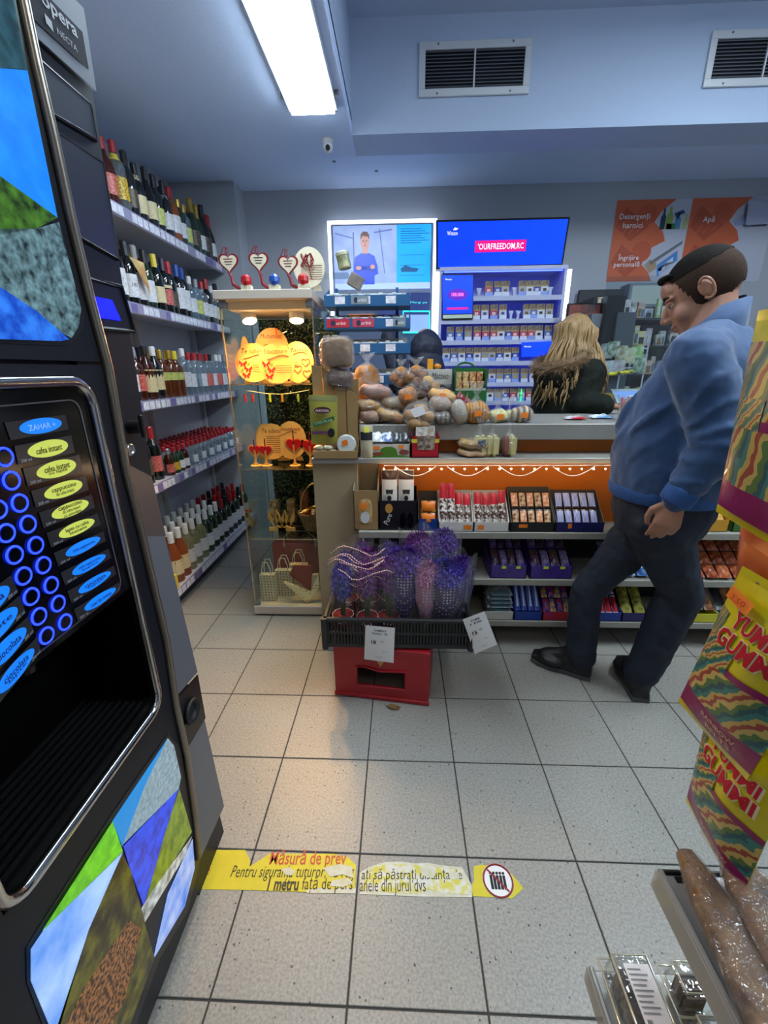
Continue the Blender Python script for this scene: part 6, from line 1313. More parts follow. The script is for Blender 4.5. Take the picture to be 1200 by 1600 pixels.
for k in range(7): q.patch('print_line', scr('line', '#0c6cb0', .6), tv, .69, .9 + .04 * ((k * 7) % 3), .06 + k * .035, .072 + k * .035, .002)
for k in range(3): q.patch('print_line', scr('line', '#0c6cb0', .6), tv, .69, .94, .46 + k * .16, .467 + k * .16, .002)
q.poly('shoe_picture', scr('shoe', '#1c5a8c', .7), tv, [(.69, .68), (.74, .62), (.8, .66), (.88, .68), (.86, .73), (.7, .73)], .002)
for pts in ([(.02, .1), (.2, .18), (.2, .2), (.02, .12)], [(.2, .1), (.215, .1), (.215, .8), (.2, .8)], [(.47, .05), (.48, .05), (.53, .75), (.52, .75)], [(.42, .1), (.6, .06), (.6, .08), (.42, .12)]): q.poly('room_line', scr('roomline', '#6478b0', .7), tv, pts, .0012)
q.poly('shirt', scr('shirt', '#1440c8', .8), tv, [(.20, .92), (.2, .62), (.22, .48), (.29, .42), (.36, .42), (.42, .47), (.45, .62), (.46, .75), (.42, .78), (.42, .92)], .002)
q.poly('face', scr('skin', '#c08a80', .8), tv, ellipse(.325, .25, .045, .14, 18), .0024); q.poly('neck', scr('skin', '#c08a80', .8), tv, [(.30, .33), (.35, .33), (.355, .43), (.295, .43)], .0022)
[q.poly('eye', scr('eyeb', '#5a3c3c', .6), tv, ellipse(.325 + s_ * .018, .235, .006, .01, 8), .0028) for s_ in (-1, 1)]; q.poly('mouth', scr('mouthb', '#a05a58', .7), tv, ellipse(.325, .305, .014, .008, 10), .0028); q.poly('nose', scr('noseb', '#ac766c', .7), tv, [(.323, .235), (.328, .235), (.332, .275), (.319, .275)], .0027)
q.poly('hair', scr('hairb', '#6a4c48', .7), tv, [(.278, .22), (.283, .13), (.31, .09), (.35, .095), (.37, .14), (.372, .22), (.355, .17), (.3, .16)], .0028)
for pts in ([(.22, .66), (.43, .6), (.435, .65), (.23, .72)], [(.24, .6), (.44, .68), (.43, .73), (.235, .66)]): q.poly('folded_arm', scr('shirt2', '#0f34a8', .8), tv, pts, .0026)
q.poly('hand', scr('skin', '#c08a80', .8), tv, ellipse(.255, .655, .03, .03, 12), .003); q.poly('hand', scr('skin', '#c08a80', .8), tv, ellipse(.4, .64, .025, .035, 12), .003)
q2 = qpx(((590, 458), (672, 458), (670, 492), (590, 492)), y); q2.patch('caption_strip', mat('cap_navy', '#243a78', .4, emit='#1c2c68', es=.5), tv, off=.018)
q2.text('produs cu risc  Mergi pe', scr('capt', '#38d0d8', 1.2), tv, .5, .45, wd=q2.W * .9, h=.02, off=.02)
q3 = qpx(((630, 487), (671, 487), (671, 520), (630, 520)), y)
MB().tube([q3.P(a, b, .02) for a, b in ((0, 0), (1, 0), (1, 1), (0, 1))], .005, 6, closed=True).build('green_light', mat('green_neon', '#30f0c8', .4, emit='#20e8c0', es=2.5), tv); q3.patch('lit_box', scr('palebox', '#88a8d8', .7), tv, .03, .97, .03, .97, .016)
# wide blue screen above the cabinet
cy_ = 2.9
A, B, C_, D_ = at(684, 347, Y=cy_ - .08), at(888, 342, Y=cy_ - .08), at(877, 412, Y=cy_ + .02), at(684, 418, Y=cy_ + .02)
t = thing('wide_screen', 'wide blue advert screen tilted forward above the cigarette cabinet', 'screen', (.83, cy_ + .1, 2.07))
q = Q(A, B, C_, D_); q.patch('screen_body', BLACK, t, -.012, 1.012, -.03, 1.03, -.001, thick=.03, n=1)
q.patch('picture', scr('winblue', '#0b2fe0', .8, noise=(2.0, .45), c2='#0a52f0'), t, 0, 1, 0, 1, .0008)
q.patch('pink_banner', scr('pink', '#e0187c', .9), t, .295, .70, .42, .68, .0016); q.text("'OURFREEDOM.RC", scr('white', '#f4f4ff', 1.0), t, .5, .55, wd=q.W * .36, h=q.H * .14, off=.0026, bold=.006, spacing=1.05)
q.text('Winston', scr('white', '#f4f4ff', 1.0), t, .115, .24, wd=q.W * .08, h=q.H * .09, off=.0016); q.poly('bird_logo', scr('white', '#f4f4ff', 1.0), t, [(.12, .17), (.135, .12), (.15, .14), (.162, .13), (.15, .17), (.135, .18)], .0016)
MB().box(.37, 1.28, cy_ + .03, cy_ + .05, D_.z - .018, D_.z - .002).build('bracket', STEEL, t)
for xx in (.5, 1.15): MB().box(xx, xx + .04, cy_ + .02, YB - .001, D_.z + .05, D_.z + .1).build('wall_arm', STEEL, t)
# cabinet
x0, x1 = at(690, 480, Y=cy_).x, at(876, 480, Y=cy_).x; zt_ = at(780, 427, Y=cy_).z
t = thing('cigarette_cabinet', 'open lit blue cigarette cabinet with rows of packs', 'cabinet', ((x0 + x1) / 2, 3.05, 0))
M_CAB = mat('cabinet_white', '#b8bede', .4); yb = 3.14
MB().box(x0 - .02, x1 + .02, yb, yb + .02, 0, zt_ + .02).build('back', M_CAB, t)
for xx in (x0 - .02, x1): MB().box(xx, xx + .02, cy_, yb, 0, zt_ + .02).build('side', M_CAB, t)
MB().box(x0 - .02, x1 + .02, cy_ - .005, yb + .02, zt_ + .02, zt_ + .045).build('top', M_CAB, t)
M_CLED = mat('cabinet_led', '#f0f4ff', .4, emit='#dfe8ff', es=3.0); M_CLB = mat('cabinet_blue_led', '#5060ff', .4, emit='#3448ff', es=8.0)
for xx in (x0 - .055, x1 + .025): MB().box(xx, xx + .03, cy_ + .01, cy_ + .04, 1.0, zt_ + .02).build('light_strip', M_CLED, t)
SV = [463, 499, 532, 565, 598, 627]; SZ = [at(780, v, Y=cy_).z for v in SV] + [.95]
for k, z in enumerate(SZ):
    s_ = MB().box(x0, x1, cy_ + .005, yb, z - .012, z).build('shelf', M_CAB, t); MB().box(x0, x1, cy_, cy_ + .005, z - .028, z + .004).build('shelf_rail', M_CAB, s_)
    MB().box(x0 + .01, x1 - .01, cy_ + .012, cy_ + .018, z - .017, z - .0125).build('blue_light', M_CLB, s_)
MB().box(x0 + .01, x1 - .01, cy_ + .012, cy_ + .018, zt_ + .012, zt_ + .0195).build('blue_light', M_CLB, t)
q = Q(at(691, 430, Y=cy_ - .01), at(739, 430, Y=cy_ - .01), at(738, 493, Y=cy_ - .01), at(692, 494, Y=cy_ - .01))
ad = thing('advert_display', 'small blue advert screen with pink emblem inside the cabinet', 'screen', q.P(.5, 1)); q.patch('screen_body', BLACK, ad, -.02, 1.02, -.02, 1.1, -.001, thick=.02, n=1); q.patch('picture', scr('winblue2', '#0a2ad8', .9, noise=(3, .4), c2='#0a50f0'), ad, 0, 1, 0, .95)
q.text('Winston', scr('white', '#f4f4ff', 1.0), ad, .2, .1, wd=q.W * .22, h=.012, off=.002); q.poly('emblem', scr('emblem', '#5a20a8', .9), ad, [(.5 + (.3 if k % 2 else .38) * math.cos(k * PI / 10), .47 + (.12 if k % 2 else .16) * math.sin(k * PI / 10)) for k in range(20)], .0016); q.text('100.000', scr('pinktxt', '#f070c0', 1.0), ad, .5, .47, wd=q.W * .4, h=.025, off=.0024, bold=.03); q.patch('pink_line', scr('pink', '#e0187c', .9), ad, .14, .86, .79, .84, .002)
q.patch('label_strip', mat('strip_pale', '#c8d8c8', .5), ad, 0, 1, .97, 1.06, .001)
q = Q(at(815, 535, Y=cy_ - .008), at(862, 533, Y=cy_ - .008), at(860, 556, Y=cy_ - .008), at(815, 558, Y=cy_ - .008))
ad = thing('advert_card', 'small blue lit card by the woman in the cabinet', 'screen', q.P(.5, 1)); q.patch('picture', scr('winblue2', '#0a2ad8', .9), ad, thick=.004); q.text('Winston', scr('white', '#f4f4ff', 1.0), ad, .2, .3, wd=q.W * .24, h=.012, off=.002)
PKC = [('#c8c8d0', '#3a4a88', 'white and blue'), ('#a8a8b4', '#6a5a3c', 'silver and gold'), ('#3c4c98', '#c8d0e8', 'blue'), ('#b84858', '#e0c8c8', 'red'), ('#d0d0d8', '#22242c', 'white and black'), ('#8a90a8', '#c0a050', 'grey and gold'), ('#5a70a8', '#d8dce8', 'pale blue')]
PP = []
for k, (c_, c2, n) in enumerate(PKC):
    pt = thing('cigarette_pack', 'x', 'pack'); MB().box(-.0275, .0275, 0, .022, 0, .086).build('carton', mat('pack_body_%d' % k, c_, .35), pt, bevel=.0015)
    MB().box(-.0272, .0272, -.0006, .0002, .052, .0855).build('warning_panel', mat('pack_warn', '#2c2824', .5, noise=(60, .15), c2='#9a8468'), pt); MB().box(-.0272, .0272, -.0006, .0002, .046, .052).build('gold_line', mat('pack_line', '#b09858', .4), pt); MB().box(-.012, .012, -.0007, .0002, .016, .034).build('emblem', mat('pack_logo_%d' % k, c2, .4), pt)
    pt['used'] = 0; PP.append((pt, n))
M_PTAG = mat('pack_price', '#d4dcf0', .4)
def pack_row(k, us, name):
    for i, u in enumerate(us):
        ki = random.randrange(7) if not (k == 2 and 8 <= i <= 9) else 3
        x = at(u, SV[k] if k < 6 else 640, Y=cy_ + .02).x; pt, n = PP[ki]
        put(pt, (x, cy_ + .02, SZ[k] + .018), 0, f'{n} cigarette pack, {ORD[i]} along the {name} cabinet shelf', f'packs on the {name} cabinet shelf', 1.0)
        tag(MB().box(x - .026, x + .026, cy_ + .008, cy_ + .0095, SZ[k] + .0005, SZ[k] + .03).build('price_ticket', M_PTAG if (i * 7 + k) % 3 else mat('ticket_blue', '#8aa4e8', .4)), f'price ticket below the {ORD[i]} pack on the {name} cabinet shelf', 'price ticket', f'price tickets on the {name} cabinet shelf')
pack_row(0, [763, 777, 789, 815, 827, 838, 850], 'top lit'); pack_row(1, [744, 757, 771, 785, 822, 833, 844, 857], 'second lit'); pack_row(2, [703, 717, 731, 745, 758, 771, 782, 794, 804, 817, 829, 841, 855], 'third lit'); pack_row(3, [697, 709, 721, 733, 745, 757, 768, 780, 792, 804], 'fourth lit'); pack_row(4, [744, 756, 768, 780, 792, 804, 818, 832], 'fifth lit'); pack_row(5, [765, 777, 789, 801, 813, 826], 'sixth lit'); pack_row(6, [700, 716, 732, 748, 764, 780, 796, 812, 828], 'lowest')
for i, (u, k) in enumerate(((748, 0), (803, 0), (859, 0), (798, 1), (809, 1))):
    x = at(u, SV[k], Y=cy_ + .02).x; tag(MB().loft([[(x - .01, cy_ + .02, SZ[k]), (x + .01, cy_ + .02, SZ[k]), (x + .01, cy_ + .04, SZ[k]), (x - .01, cy_ + .04, SZ[k])], [(x - .008, cy_ + .02, SZ[k] + .03), (x + .008, cy_ + .02, SZ[k] + .03), (x + .008, cy_ + .04, SZ[k] + .03), (x - .008, cy_ + .04, SZ[k] + .03)], [(x - .02, cy_ + .02, SZ[k] + .06), (x + .02, cy_ + .02, SZ[k] + .06), (x + .02, cy_ + .04, SZ[k] + .06), (x - .02, cy_ + .04, SZ[k] + .06)]]).build('pack_pusher', M_CAB), f'empty white pack pusher, {ORD[i]} one counted from the top shelf', 'holder', 'empty pack pushers')
M_GN = mat('green_tube', '#28e070', .4, emit='#20e068', es=2.5)
for i, u in enumerate((759, 815)): tag(MB().box(at(u, 600, Y=cy_).x, at(u, 600, Y=cy_).x + .006, cy_ - .006, cy_ - .001, SZ[5], SZ[5] + .09).build('green_light', M_GN), ('green light rod at the inner end of the sixth cabinet shelf', 'green light rod near the woman on the sixth cabinet shelf')[i], 'light')
# orange signs on the back wall
ys = YB - .004
M_SORA = mat('sign_orange', '#c8603a', .5); M_SDK = mat('sign_dark', '#b04e30', .5); M_SMID = mat('sign_mid', '#bc5634', .5); M_SWH = mat('sign_white', '#e8e4e4', .6)
def sign(label, px, prod):
    """px: corner pixels of the orange field; the sheet reaches further to the right"""
    c = [at(u, v, Y=ys) for u, v in px]; z1, z0 = c[0].z, c[3].z; x0, x1 = c[0].x, c[0].x + .62
    q = Q((x0, ys, z1), (x1, ys, z1), (x1, ys, z0), (x0, ys, z0)); t = thing('wall_sign', label, 'sign', (x0 + .2, ys, z0)); q.patch('sheet', mat('sign_sheet', '#b8bccc', .6), t, 0, 1, 0, 1, 0, thick=.003)
    arc = [(.70, 0), (.55, .14), (.48, .27), (.60, .38), (.645, .50), (.5, .58), (.42, .7), (.40, .78), (.5, .88), (.56, 1)]
    q.poly('orange_field', M_SORA, t, [(0, 0)] + arc + [(0, 1)], .0008)
    for b, s_ in ((.3, 1), (.75, 1)):
        q.poly('dark_diamond', M_SDK, t, [(.02, b + .02), (.12, b - .22), (.42, b + .02), (.22, b + .2)], .0012); q.poly('mid_disc', M_SMID, t, ellipse(.38, b - .12, .12, .13), .0011)
        for k in range(3): q.poly('stripe', M_SORA, t, [(.1 + k * .09, b + .12 - k * .02), (.17 + k * .09, b + .0), (.18 + k * .09, b + .01), (.11 + k * .09, b + .13 - k * .02)], .0014)
    for s_, a, b, wd in prod['text']: q.text(s_, M_SWH, t, a, b, wd=wd, off=.002, bold=.008, spacing=1.06, name='lettering')
    for pts, c_ in prod['shapes']: q.poly('product_print', mat('prod_' + c_[1:], c_, .5), t, pts, .0016)
    return t
def bot(a, b, w_, h_): return [(a - w_, b), (a - w_, b - h_ * .6), (a - w_ * .4, b - h_ * .75), (a - w_ * .4, b - h_), (a + w_ * .4, b - h_), (a + w_ * .4, b - h_ * .75), (a + w_, b - h_ * .6), (a + w_, b)]
sign('orange wall sign reading Detergenti harnici and Ingrijire personala', ((965, 313), (1057, 311), (1020, 441), (949, 440)), dict(
    text=[('Detergenți', .235, .205, .225), ('harnici', .225, .3, .145), ('Îngrijire', .235, .7, .155), ('personală', .225, .79, .195)],
    shapes=[(bot(.58, .36, .03, .25), '#1c3c50'), (bot(.655, .36, .04, .27), '#8aa850'), (bot(.76, .36, .035, .2), '#4a8ab0'), ([(.7, .17), (.8, .13), (.83, .17), (.77, .19), (.76, .24), (.74, .24)], '#1c3a6a'), (bot(.85, .36, .03, .18), '#a8b080'), ([(.63, .36), (.63, .29), (.73, .29), (.75, .36)], '#2c7a40'), ([(.5, .76), (.86, .5), (.86, .54), (.52, .8)], '#6a7078'), ([(.44, .8), (.5, .73), (.58, .75), (.6, .84), (.52, .9)], '#a89078'), ([(.6, .8), (.82, .62), (.84, .74), (.62, .95)], '#4a86c8'), ([(.62, .85), (.78, .7), (.79, .78), (.64, .92)], '#d0dcf0')]))
sign('orange wall sign reading Apa behind the man', ((1083, 310), (1172, 308), (1150, 441), (1065, 441)), dict(text=[('Apă', .235, .25, .085)],
    shapes=[(bot(.72, .34, .035, .28), '#8a94b8'), ([(.52, .27), (.56, .25), (.7, .24), (.7, .31), (.56, .33)], '#98a2c4'), (ellipse(.56, .69, .15, .055), '#6a4434'), ([(.41, .69), (.71, .69), (.66, .86), (.46, .86)], '#26283c')]))
sw_ = Q(at(1165, 318, Y=ys), at(1200, 316, Y=ys), at(1198, 352, Y=ys), at(1160, 354, Y=ys)); tag(sw_.patch('power_box', mat('box_lilac', '#aab0c8', .5), off=.03, thick=.03), 'pale square junction box beside the orange signs', 'box')

# ------------------------------------------------------------------ till corner behind the woman
M_SHD = mat('till_dark', '#1e2024', .5)
ty = 2.85
sx0, sx1 = at(925, 520, Y=ty).x, 2.6
t = thing('till_rack', 'dark wall rack full of small goods behind the till', 'rack', ((sx0 + sx1) / 2, 3.1, 0))
MB().box(sx0, sx1, 3.18, 3.22, 0, at(1000, 452, Y=3.2).z).build('back_board', mat('rack_board', '#34383e', .6), t)
RL = [at(1000, v, Y=ty).z for v in (497, 540, 585, 628)]
for k, z in enumerate(RL): MB().box(sx0, sx1, ty, 3.18, z - .012, z).build('shelf', M_SHD, t); 
for xx in (sx0, sx1 - .015): MB().box(xx, xx + .015, ty + .05, 3.2, 0, RL[0] + .15).build('side', M_SHD, t)
cols_ = [('#a89040', 'ochre'), ('#8a6a34', 'brown'), ('#9a9ca8', 'grey'), ('#c8c43c', 'yellow'), ('#5a7ca8', 'blue'), ('#2c3038', 'black'), ('#b8a0c8', 'lilac'), ('#88b83c', 'lime'), ('#a85434', 'rust'), ('#6a7068', 'dull green')]
for k, z in enumerate(RL):
    x = sx0 + .03; i = 0
    while x < sx1 - .08 and i < 18:
        c_, n = cols_[(i * 3 + k * 2) % 10]; wd = random.choice((.028, .035, .045, .06)); h_ = random.uniform(.07, .15); yy = ty + .03 + random.uniform(0, .06)
        b = thing('small_package', f'{n} blister package, {ORD[i]} from the cabinet on the {ORD[k]} till rack shelf', 'package', (x + wd / 2, yy, z), group=f'small goods on the {ORD[k]} till rack shelf')
        MB().box(x, x + wd, yy, yy + .03, z + .0005, z + h_).build('card', mat('goods_' + n, c_, .45, noise=(30, .15), c2='#c8c8c0'), b, bevel=.002); MB().box(x + wd * .2, x + wd * .8, yy - .006, yy, z + h_ * .15, z + h_ * .6).build('blister', mat('goods2_%d' % ((i + k) % 4), ('#3a3c44', '#c8ccd4', '#806030', '#506a90')[(i + k) % 4], .25), b, bevel=.003)
        x += wd + .006; i += 1
def blk(name, label, cat, px, y0, y1, m, z0=None, group=None, bev=.004):
    a = at(px[0], px[1], Y=y0); b = at(px[2], px[3], Y=y0)
    return tag(MB().box(a.x, b.x, y0, y1, b.z if z0 is None else z0, a.z).build(name, m, bevel=bev), label, cat, group)
t = thing('till_monitor', 'black till monitor with a dim reddish picture behind the woman', 'monitor', (at(925, 500, Y=2.75).x, 2.78, RL[0]))
a, b = at(888, 474, Y=2.75), at(952, 503, Y=2.75)
MB().box(a.x, b.x, 2.75, 2.78, b.z, a.z).build('housing', BLACK, t, bevel=.004); Q((a.x + .01, 2.749, a.z - .01), (b.x - .01, 2.749, a.z - .01), (b.x - .01, 2.749, b.z + .012), (a.x + .01, 2.749, b.z + .012)).patch('picture', scr('dim', '#2c3238', .4, noise=(16, .15), c2='#7a4038'), t); MB().box((a.x + b.x) / 2 - .03, (a.x + b.x) / 2 + .03, 2.77, 2.81, RL[3] - .1, b.z + .02).build('stand', BLACK, t)
blk('receipt_printer', 'grey receipt printer on the till shelf', 'printer', (925, 490, 958, 512), 2.66, 2.76, mat('printer_grey', '#6a7078', .5), None)
blk('speaker_box', 'tall black box standing beside the till monitor', 'box', (950, 462, 964, 560), 2.62, 2.72, BLACK, KT)
blk('plastic_tray', 'dark grey tray stack beside the black box', 'tray', (966, 488, 990, 525), 2.6, 2.74, mat('tray_grey', '#4a4e56', .5), KT)
t = thing('wall_cabinet', 'grey wall cabinet with a pale front under the orange sign', 'cabinet', (at(1010, 470, Y=3.1).x, 3.2, at(1010, 500, Y=3.1).z)); a, b = at(985, 442, Y=3.1), at(1035, 480, Y=3.1)
MB().box(a.x, b.x, 3.1, YB - .001, b.z, a.z).build('body', mat('cab_grey', '#7a8290', .5), t, bevel=.004); MB().box(a.x + .02, b.x - .03, 3.095, 3.1, b.z + .02, a.z - .02).build('door', mat('cab_pale', '#b8c0b8', .4), t, bevel=.003)
a, b = at(950, 432, Y=2.4), at(1060, 600, Y=2.4)
tag(MB().box(a.x, b.x, 2.4, 2.406, KT, a.z).build('acrylic_guard', clear('acrylic', '#eef4f6', .05, .03)), 'clear acrylic guard sheet standing on the till counter', 'guard')
# second counter leg with till things, behind the woman's arm
t = thing('till_counter', 'white till counter beyond the sales counter', 'counter', (1.95, 2.6, 0))
MB().box(1.42, 2.6, 2.36, 2.75, KT - .05, KT).build('worktop', mat('till_top', '#b4b4b0', .4), t, bevel=.004); MB().box(1.45, 2.57, 2.4, 2.72, 0, KT - .05).build('body', M_SHD, t)
p = at(940, 605, Y=2.42)
def z_on(u, v, y, z): q_ = at(u, v, Y=y); return V((q_.x, y, z))
p = z_on(933, 600, 2.44, KT); t = thing('white_pot', 'white round pot with a yellow disc leaning on it', 'pot', p); MB().lathe([(.03, 0), (.05, .03), (.052, .06), (.03, .085), (.02, .1)], 16, Matrix.Translation(p)).build('pot', WHITE, t, smooth=True)
p = z_on(952, 604, 2.42, KT + .05); tag(MB().lathe([(.036, -.006), (.036, .006)], 20, Matrix.Translation(p) @ Matrix.Rotation(PI / 2, 4, 'X')).build('yellow_disc', mat('disc_yellow', '#d8b028', .5)), 'round yellow disc beside the white pot', 'disc')
a = at(943, 586, Y=2.40); b = at(988, 580, Y=2.40); tag(MB().tube([a, b], .012, 10).build('yellow_tube', mat('tube_yellow', '#c8cc3c', .4, noise=(40, .1), c2='#3a3a20')), 'yellow printed tube lying across the till goods', 'tube')
t = thing('card_terminal', 'tilted white till screen with a blue picture', 'terminal', z_on(1000, 610, 2.42, KT)); a, b = at(965, 590, Y=2.46), at(1010, 612, Y=2.42)
q = Q(V((a.x, 2.5, KT + .1)), V((b.x, 2.5, KT + .1)), V((b.x, 2.4, KT + .03)), V((a.x, 2.4, KT + .03))); q.patch('screen_body', WHITE, t, -.05, 1.05, -.1, 1.1, 0, thick=.03, n=1); q.patch('picture', scr('terminal', '#7a9cd8', .8), t, .05, .95, .1, .9)
MB().box(a.x, b.x, 2.42, 2.5, KT, KT + .03).build('foot', WHITE, t, bevel=.004)
for i, (u, v, c_, n) in enumerate(((950, 575, '#a8b4d0', 'pale blue'), (968, 574, '#b490a8', 'rosy'), (985, 555, '#c0b878', 'cream'), (972, 552, '#8a7840', 'ochre'), (960, 545, '#5a7050', 'green'), (1000, 570, '#4a7a48', 'dark green'), (998, 552, '#7ac03c', 'lime'), (950, 548, '#6a8088', 'grey blue'))):
    q_ = at(u, v, Y=2.55); t = thing('hanging_card', f'{n} printed card on the till display, {ORD[i]} counted upwards', 'card', (q_.x, 2.55, q_.z - .05), group='cards on the till display')
    Q(*[V((q_.x + x, 2.55 + .002 * i, q_.z + z)) for x, z in ((-.04, .045), (.035, .05), (.04, -.05), (-.035, -.05))]).patch('card', mat('tcard_' + n.replace(' ', '_'), c_, .5, noise=(30, .15), c2='#d8d8c8'), t, thick=.008)
t = thing('card_display', 'thin white wire display stand holding printed cards', 'stand', (at(970, 600, Y=2.57).x, 2.57, KT)); xa, xb = at(935, 560, Y=2.57).x, at(1010, 560, Y=2.57).x
for xx in (xa, (xa + xb) / 2, xb): MB().cyl((xx, 2.575, KT), (xx, 2.575, at(970, 540, Y=2.57).z), .005, n=6).build('wire_post', WHITE, t)
for v in (545, 575): MB().cyl((xa, 2.575, at(970, v, Y=2.57).z), (xb, 2.575, at(970, v, Y=2.57).z), .004, n=6).build('wire_bar', WHITE, t)
# things on the sales counter in front of the woman
p = z_on(898, 655, 1.62, KT); q = Q(*[p + V(v_) for v_ in ((-.05, .03, .012), (.05, .035, .012), (.05, -.03, .008), (-.05, -.025, .008))], bulge=.008, wob=.6); t = thing('crumpled_wrapper', 'crumpled red and white wrapper on the counter', 'wrapper', p); q.pillow('film', mat('wrap_redwhite', '#c8c8cc', .3, noise=(14, .06), c2='#b81c28'), t)
p = z_on(938, 654, 1.66, KT); q = Q(*[p + V(v_) for v_ in ((-.06, .03, .014), (.05, .035, .012), (.06, -.03, .008), (-.05, -.03, .008))], bulge=.01, wob=.7); t = thing('crumpled_wrapper', 'crumpled white and blue plastic bag by the red wrapper', 'wrapper', p); q.pillow('film', mat('wrap_whiteblue', '#d0d4dc', .3, noise=(14, .06), c2='#6a94c0'), t)
a = z_on(975, 655, 1.56, KT); t = thing('straw_tub', 'clear tub of white wrapped sticks on the counter by the man', 'tub', a + V((.02, 0, 0)))
MB().lathe([(.05, .001), (.055, .10), (.06, .12)], 16, Matrix.Translation(a + V((.02, 0, 0))), cap=False).build('tub', FILM, t, smooth=True)
for k in range(14): an = k * 2.4; r = .012 * math.sqrt(k); MB().cyl(a + V((.02 + r * math.cos(an), r * math.sin(an), .004)), a + V((.02 + r * 1.1 * math.cos(an), r * 1.1 * math.sin(an), .105 + .01 * math.sin(k))), .007, n=7).build('stick', mat('stick_cream', '#c8bca0', .5, noise=(9, .1), c2='#b0506a'), t)
# ------------------------------------------------------------------ people
M_SKIN = mat('skin', '#b08068', .5, noise=(14, .3), c2='#a07058', bump=(120, .15, .002)); M_SWEAT = mat('blue_knit', '#274a76', .8, noise=(30, .4), c2='#21416a', bump=(5, .55, .03), sheen=.3)
M_JEAN = mat('dark_jeans', '#161d2b', .8, noise=(25, .4), c2='#1a2333', bump=(18, .5, .012)); M_SHOE = mat('black_shoe', '#121214', .5)
def ring(c, ax, ay, a, b, n=18, e=1.0): return [c + ax * a * math.copysign(abs(math.cos(2 * PI * i / n)) ** e, math.cos(2 * PI * i / n)) + ay * b * math.copysign(abs(math.sin(2 * PI * i / n)) ** e, math.sin(2 * PI * i / n)) for i in range(n)]
def dirv(deg): return V((math.cos(math.radians(deg)), math.sin(math.radians(deg)), 0))
def limb(mb, pts, rs, n=14):
    """smoothly interpolated tapering limb"""
    P_, R_ = [], []
    for i in range(len(pts) - 1):
        for k in range(5):
            f = k / 5; P_.append(pts[i].lerp(pts[i + 1], f)); R_.append(rs[i] + (rs[i + 1] - rs[i]) * (f * f * (3 - 2 * f)))
    P_.append(pts[-1]); R_.append(rs[-1]); mb.tube(P_, R_, n); mb.ell(P_[-1], (rs[-1],) * 3, 10, 6); mb.ell(P_[0], (rs[0],) * 3, 10, 6)
def head_matrix(c, deg, pitch, roll=0): return Matrix.Translation(c) @ Matrix.Rotation(math.radians(deg), 4, 'Z') @ Matrix.Rotation(pitch, 4, 'Y') @ Matrix.Rotation(roll, 4, 'X')
def head_shape(mb, H):
    mb.ell((-.014, 0, .03), (.1, .077, .097), 22, 14, H); mb.ell((.03, 0, -.03), (.066, .062, .09), 18, 12, H); mb.ell((.062, 0, -.088), (.03, .032, .026), 12, 8, H); mb.ell((0, 0, -.06), (.062, .062, .055), 14, 10, H)
    mb.ell((.068, 0, .05), (.028, .05, .04), 14, 8, H)
    for s in (-1, 1):
        mb.ell((.074, .028 * s, .028), (.017, .026, .009), 10, 6, H); mb.ell((.058, .04 * s, -.03), (.03, .024, .03), 10, 6, H)
        mb.ell((-.012, .077 * s, -.002), (.020, .012, .033), 12, 8, H @ Matrix.Rotation(.25, 4, 'Y')); mb.ell((.104, .012 * s, -.03), (.011, .009, .008), 8, 6, H)
    mb.tube([H @ V((.083, 0, .022)), H @ V((.1, 0, -.004)), H @ V((.113, 0, -.024))], [.009, .011, .013], 10); mb.ell((.112, 0, -.025), (.013, .012, .011), 10, 6, H)
    mb.ell((.092, 0, -.054), (.012, .025, .007), 10, 6, H); mb.ell((.09, 0, -.067), (.012, .022, .008), 10, 6, H)
def shell(c, r, H, keep, n=26, m=18):
    mb = MB(); mb.ell(c, r, n, m); fs = [f for f in mb.f if keep(sum((mb.v[i] for i in f), V()) / len(f))]; mb.f = fs; mb.m = [0] * len(fs); mb.v = [H @ p for p in mb.v]; return mb
# ---- man in the blue jumper
B = V((1.125, 1.03, 0)); FW = dirv(132); LF = dirv(222)
def wp(f, l, z): return B + FW * f + LF * l + V((0, 0, z))
man = thing('person', 'man in a blue half zip jumper and dark jeans leaning back by the counter', 'person', B)
hc = at(1096, 460, Y=1.05); H = head_matrix(hc, 148, .5) @ Matrix.Scale(1.05, 4)
body = MB(); head_shape(body, H)
body.tube([H @ V((-.03, 0, -.02)), wp(-.03, 0, 1.50), wp(-.04, 0, 1.42)], [.06, .066, .08], 16)
tors = [(.80, -.0, .15, .165), (.88, -.005, .165, .17), (.98, -.01, .18, .18), (1.08, -.015, .19, .19), (1.2, -.03, .18, .185), (1.32, -.045, .155, .19), (1.42, -.05, .12, .165), (1.48, -.045, .08, .09)]
body.loft([ring(wp(f, 0, z), FW, LF, a, b) for z, f, a, b in tors])
sh_l = wp(-.06, .2, 1.405); el_l = at(1128, 690, Y=.77); wr_l = at(1054, 784, Y=.79)
sh_r = wp(-.055, -.185, 1.42); el_r = wp(.0, -.27, 1.13); wr_r = wp(.14, -.25, .96)
an_n = V((1.178, 1.015, .085)); kn_n = at(1064, 925, Y=.99); hp_n = wp(-.01, .085, .86)
an_f = V((.965, 1.135, .085)); kn_f = at(916, 925, Y=1.15); hp_f = wp(.02, -.085, .86)
limb(body, [sh_l, el_l, wr_l], [.062, .046, .029]); limb(body, [sh_r, el_r, wr_r], [.062, .046, .029])
limb(body, [hp_n, kn_n, an_n], [.09, .06, .045]); limb(body, [hp_f, kn_f, an_f], [.09, .06, .045])
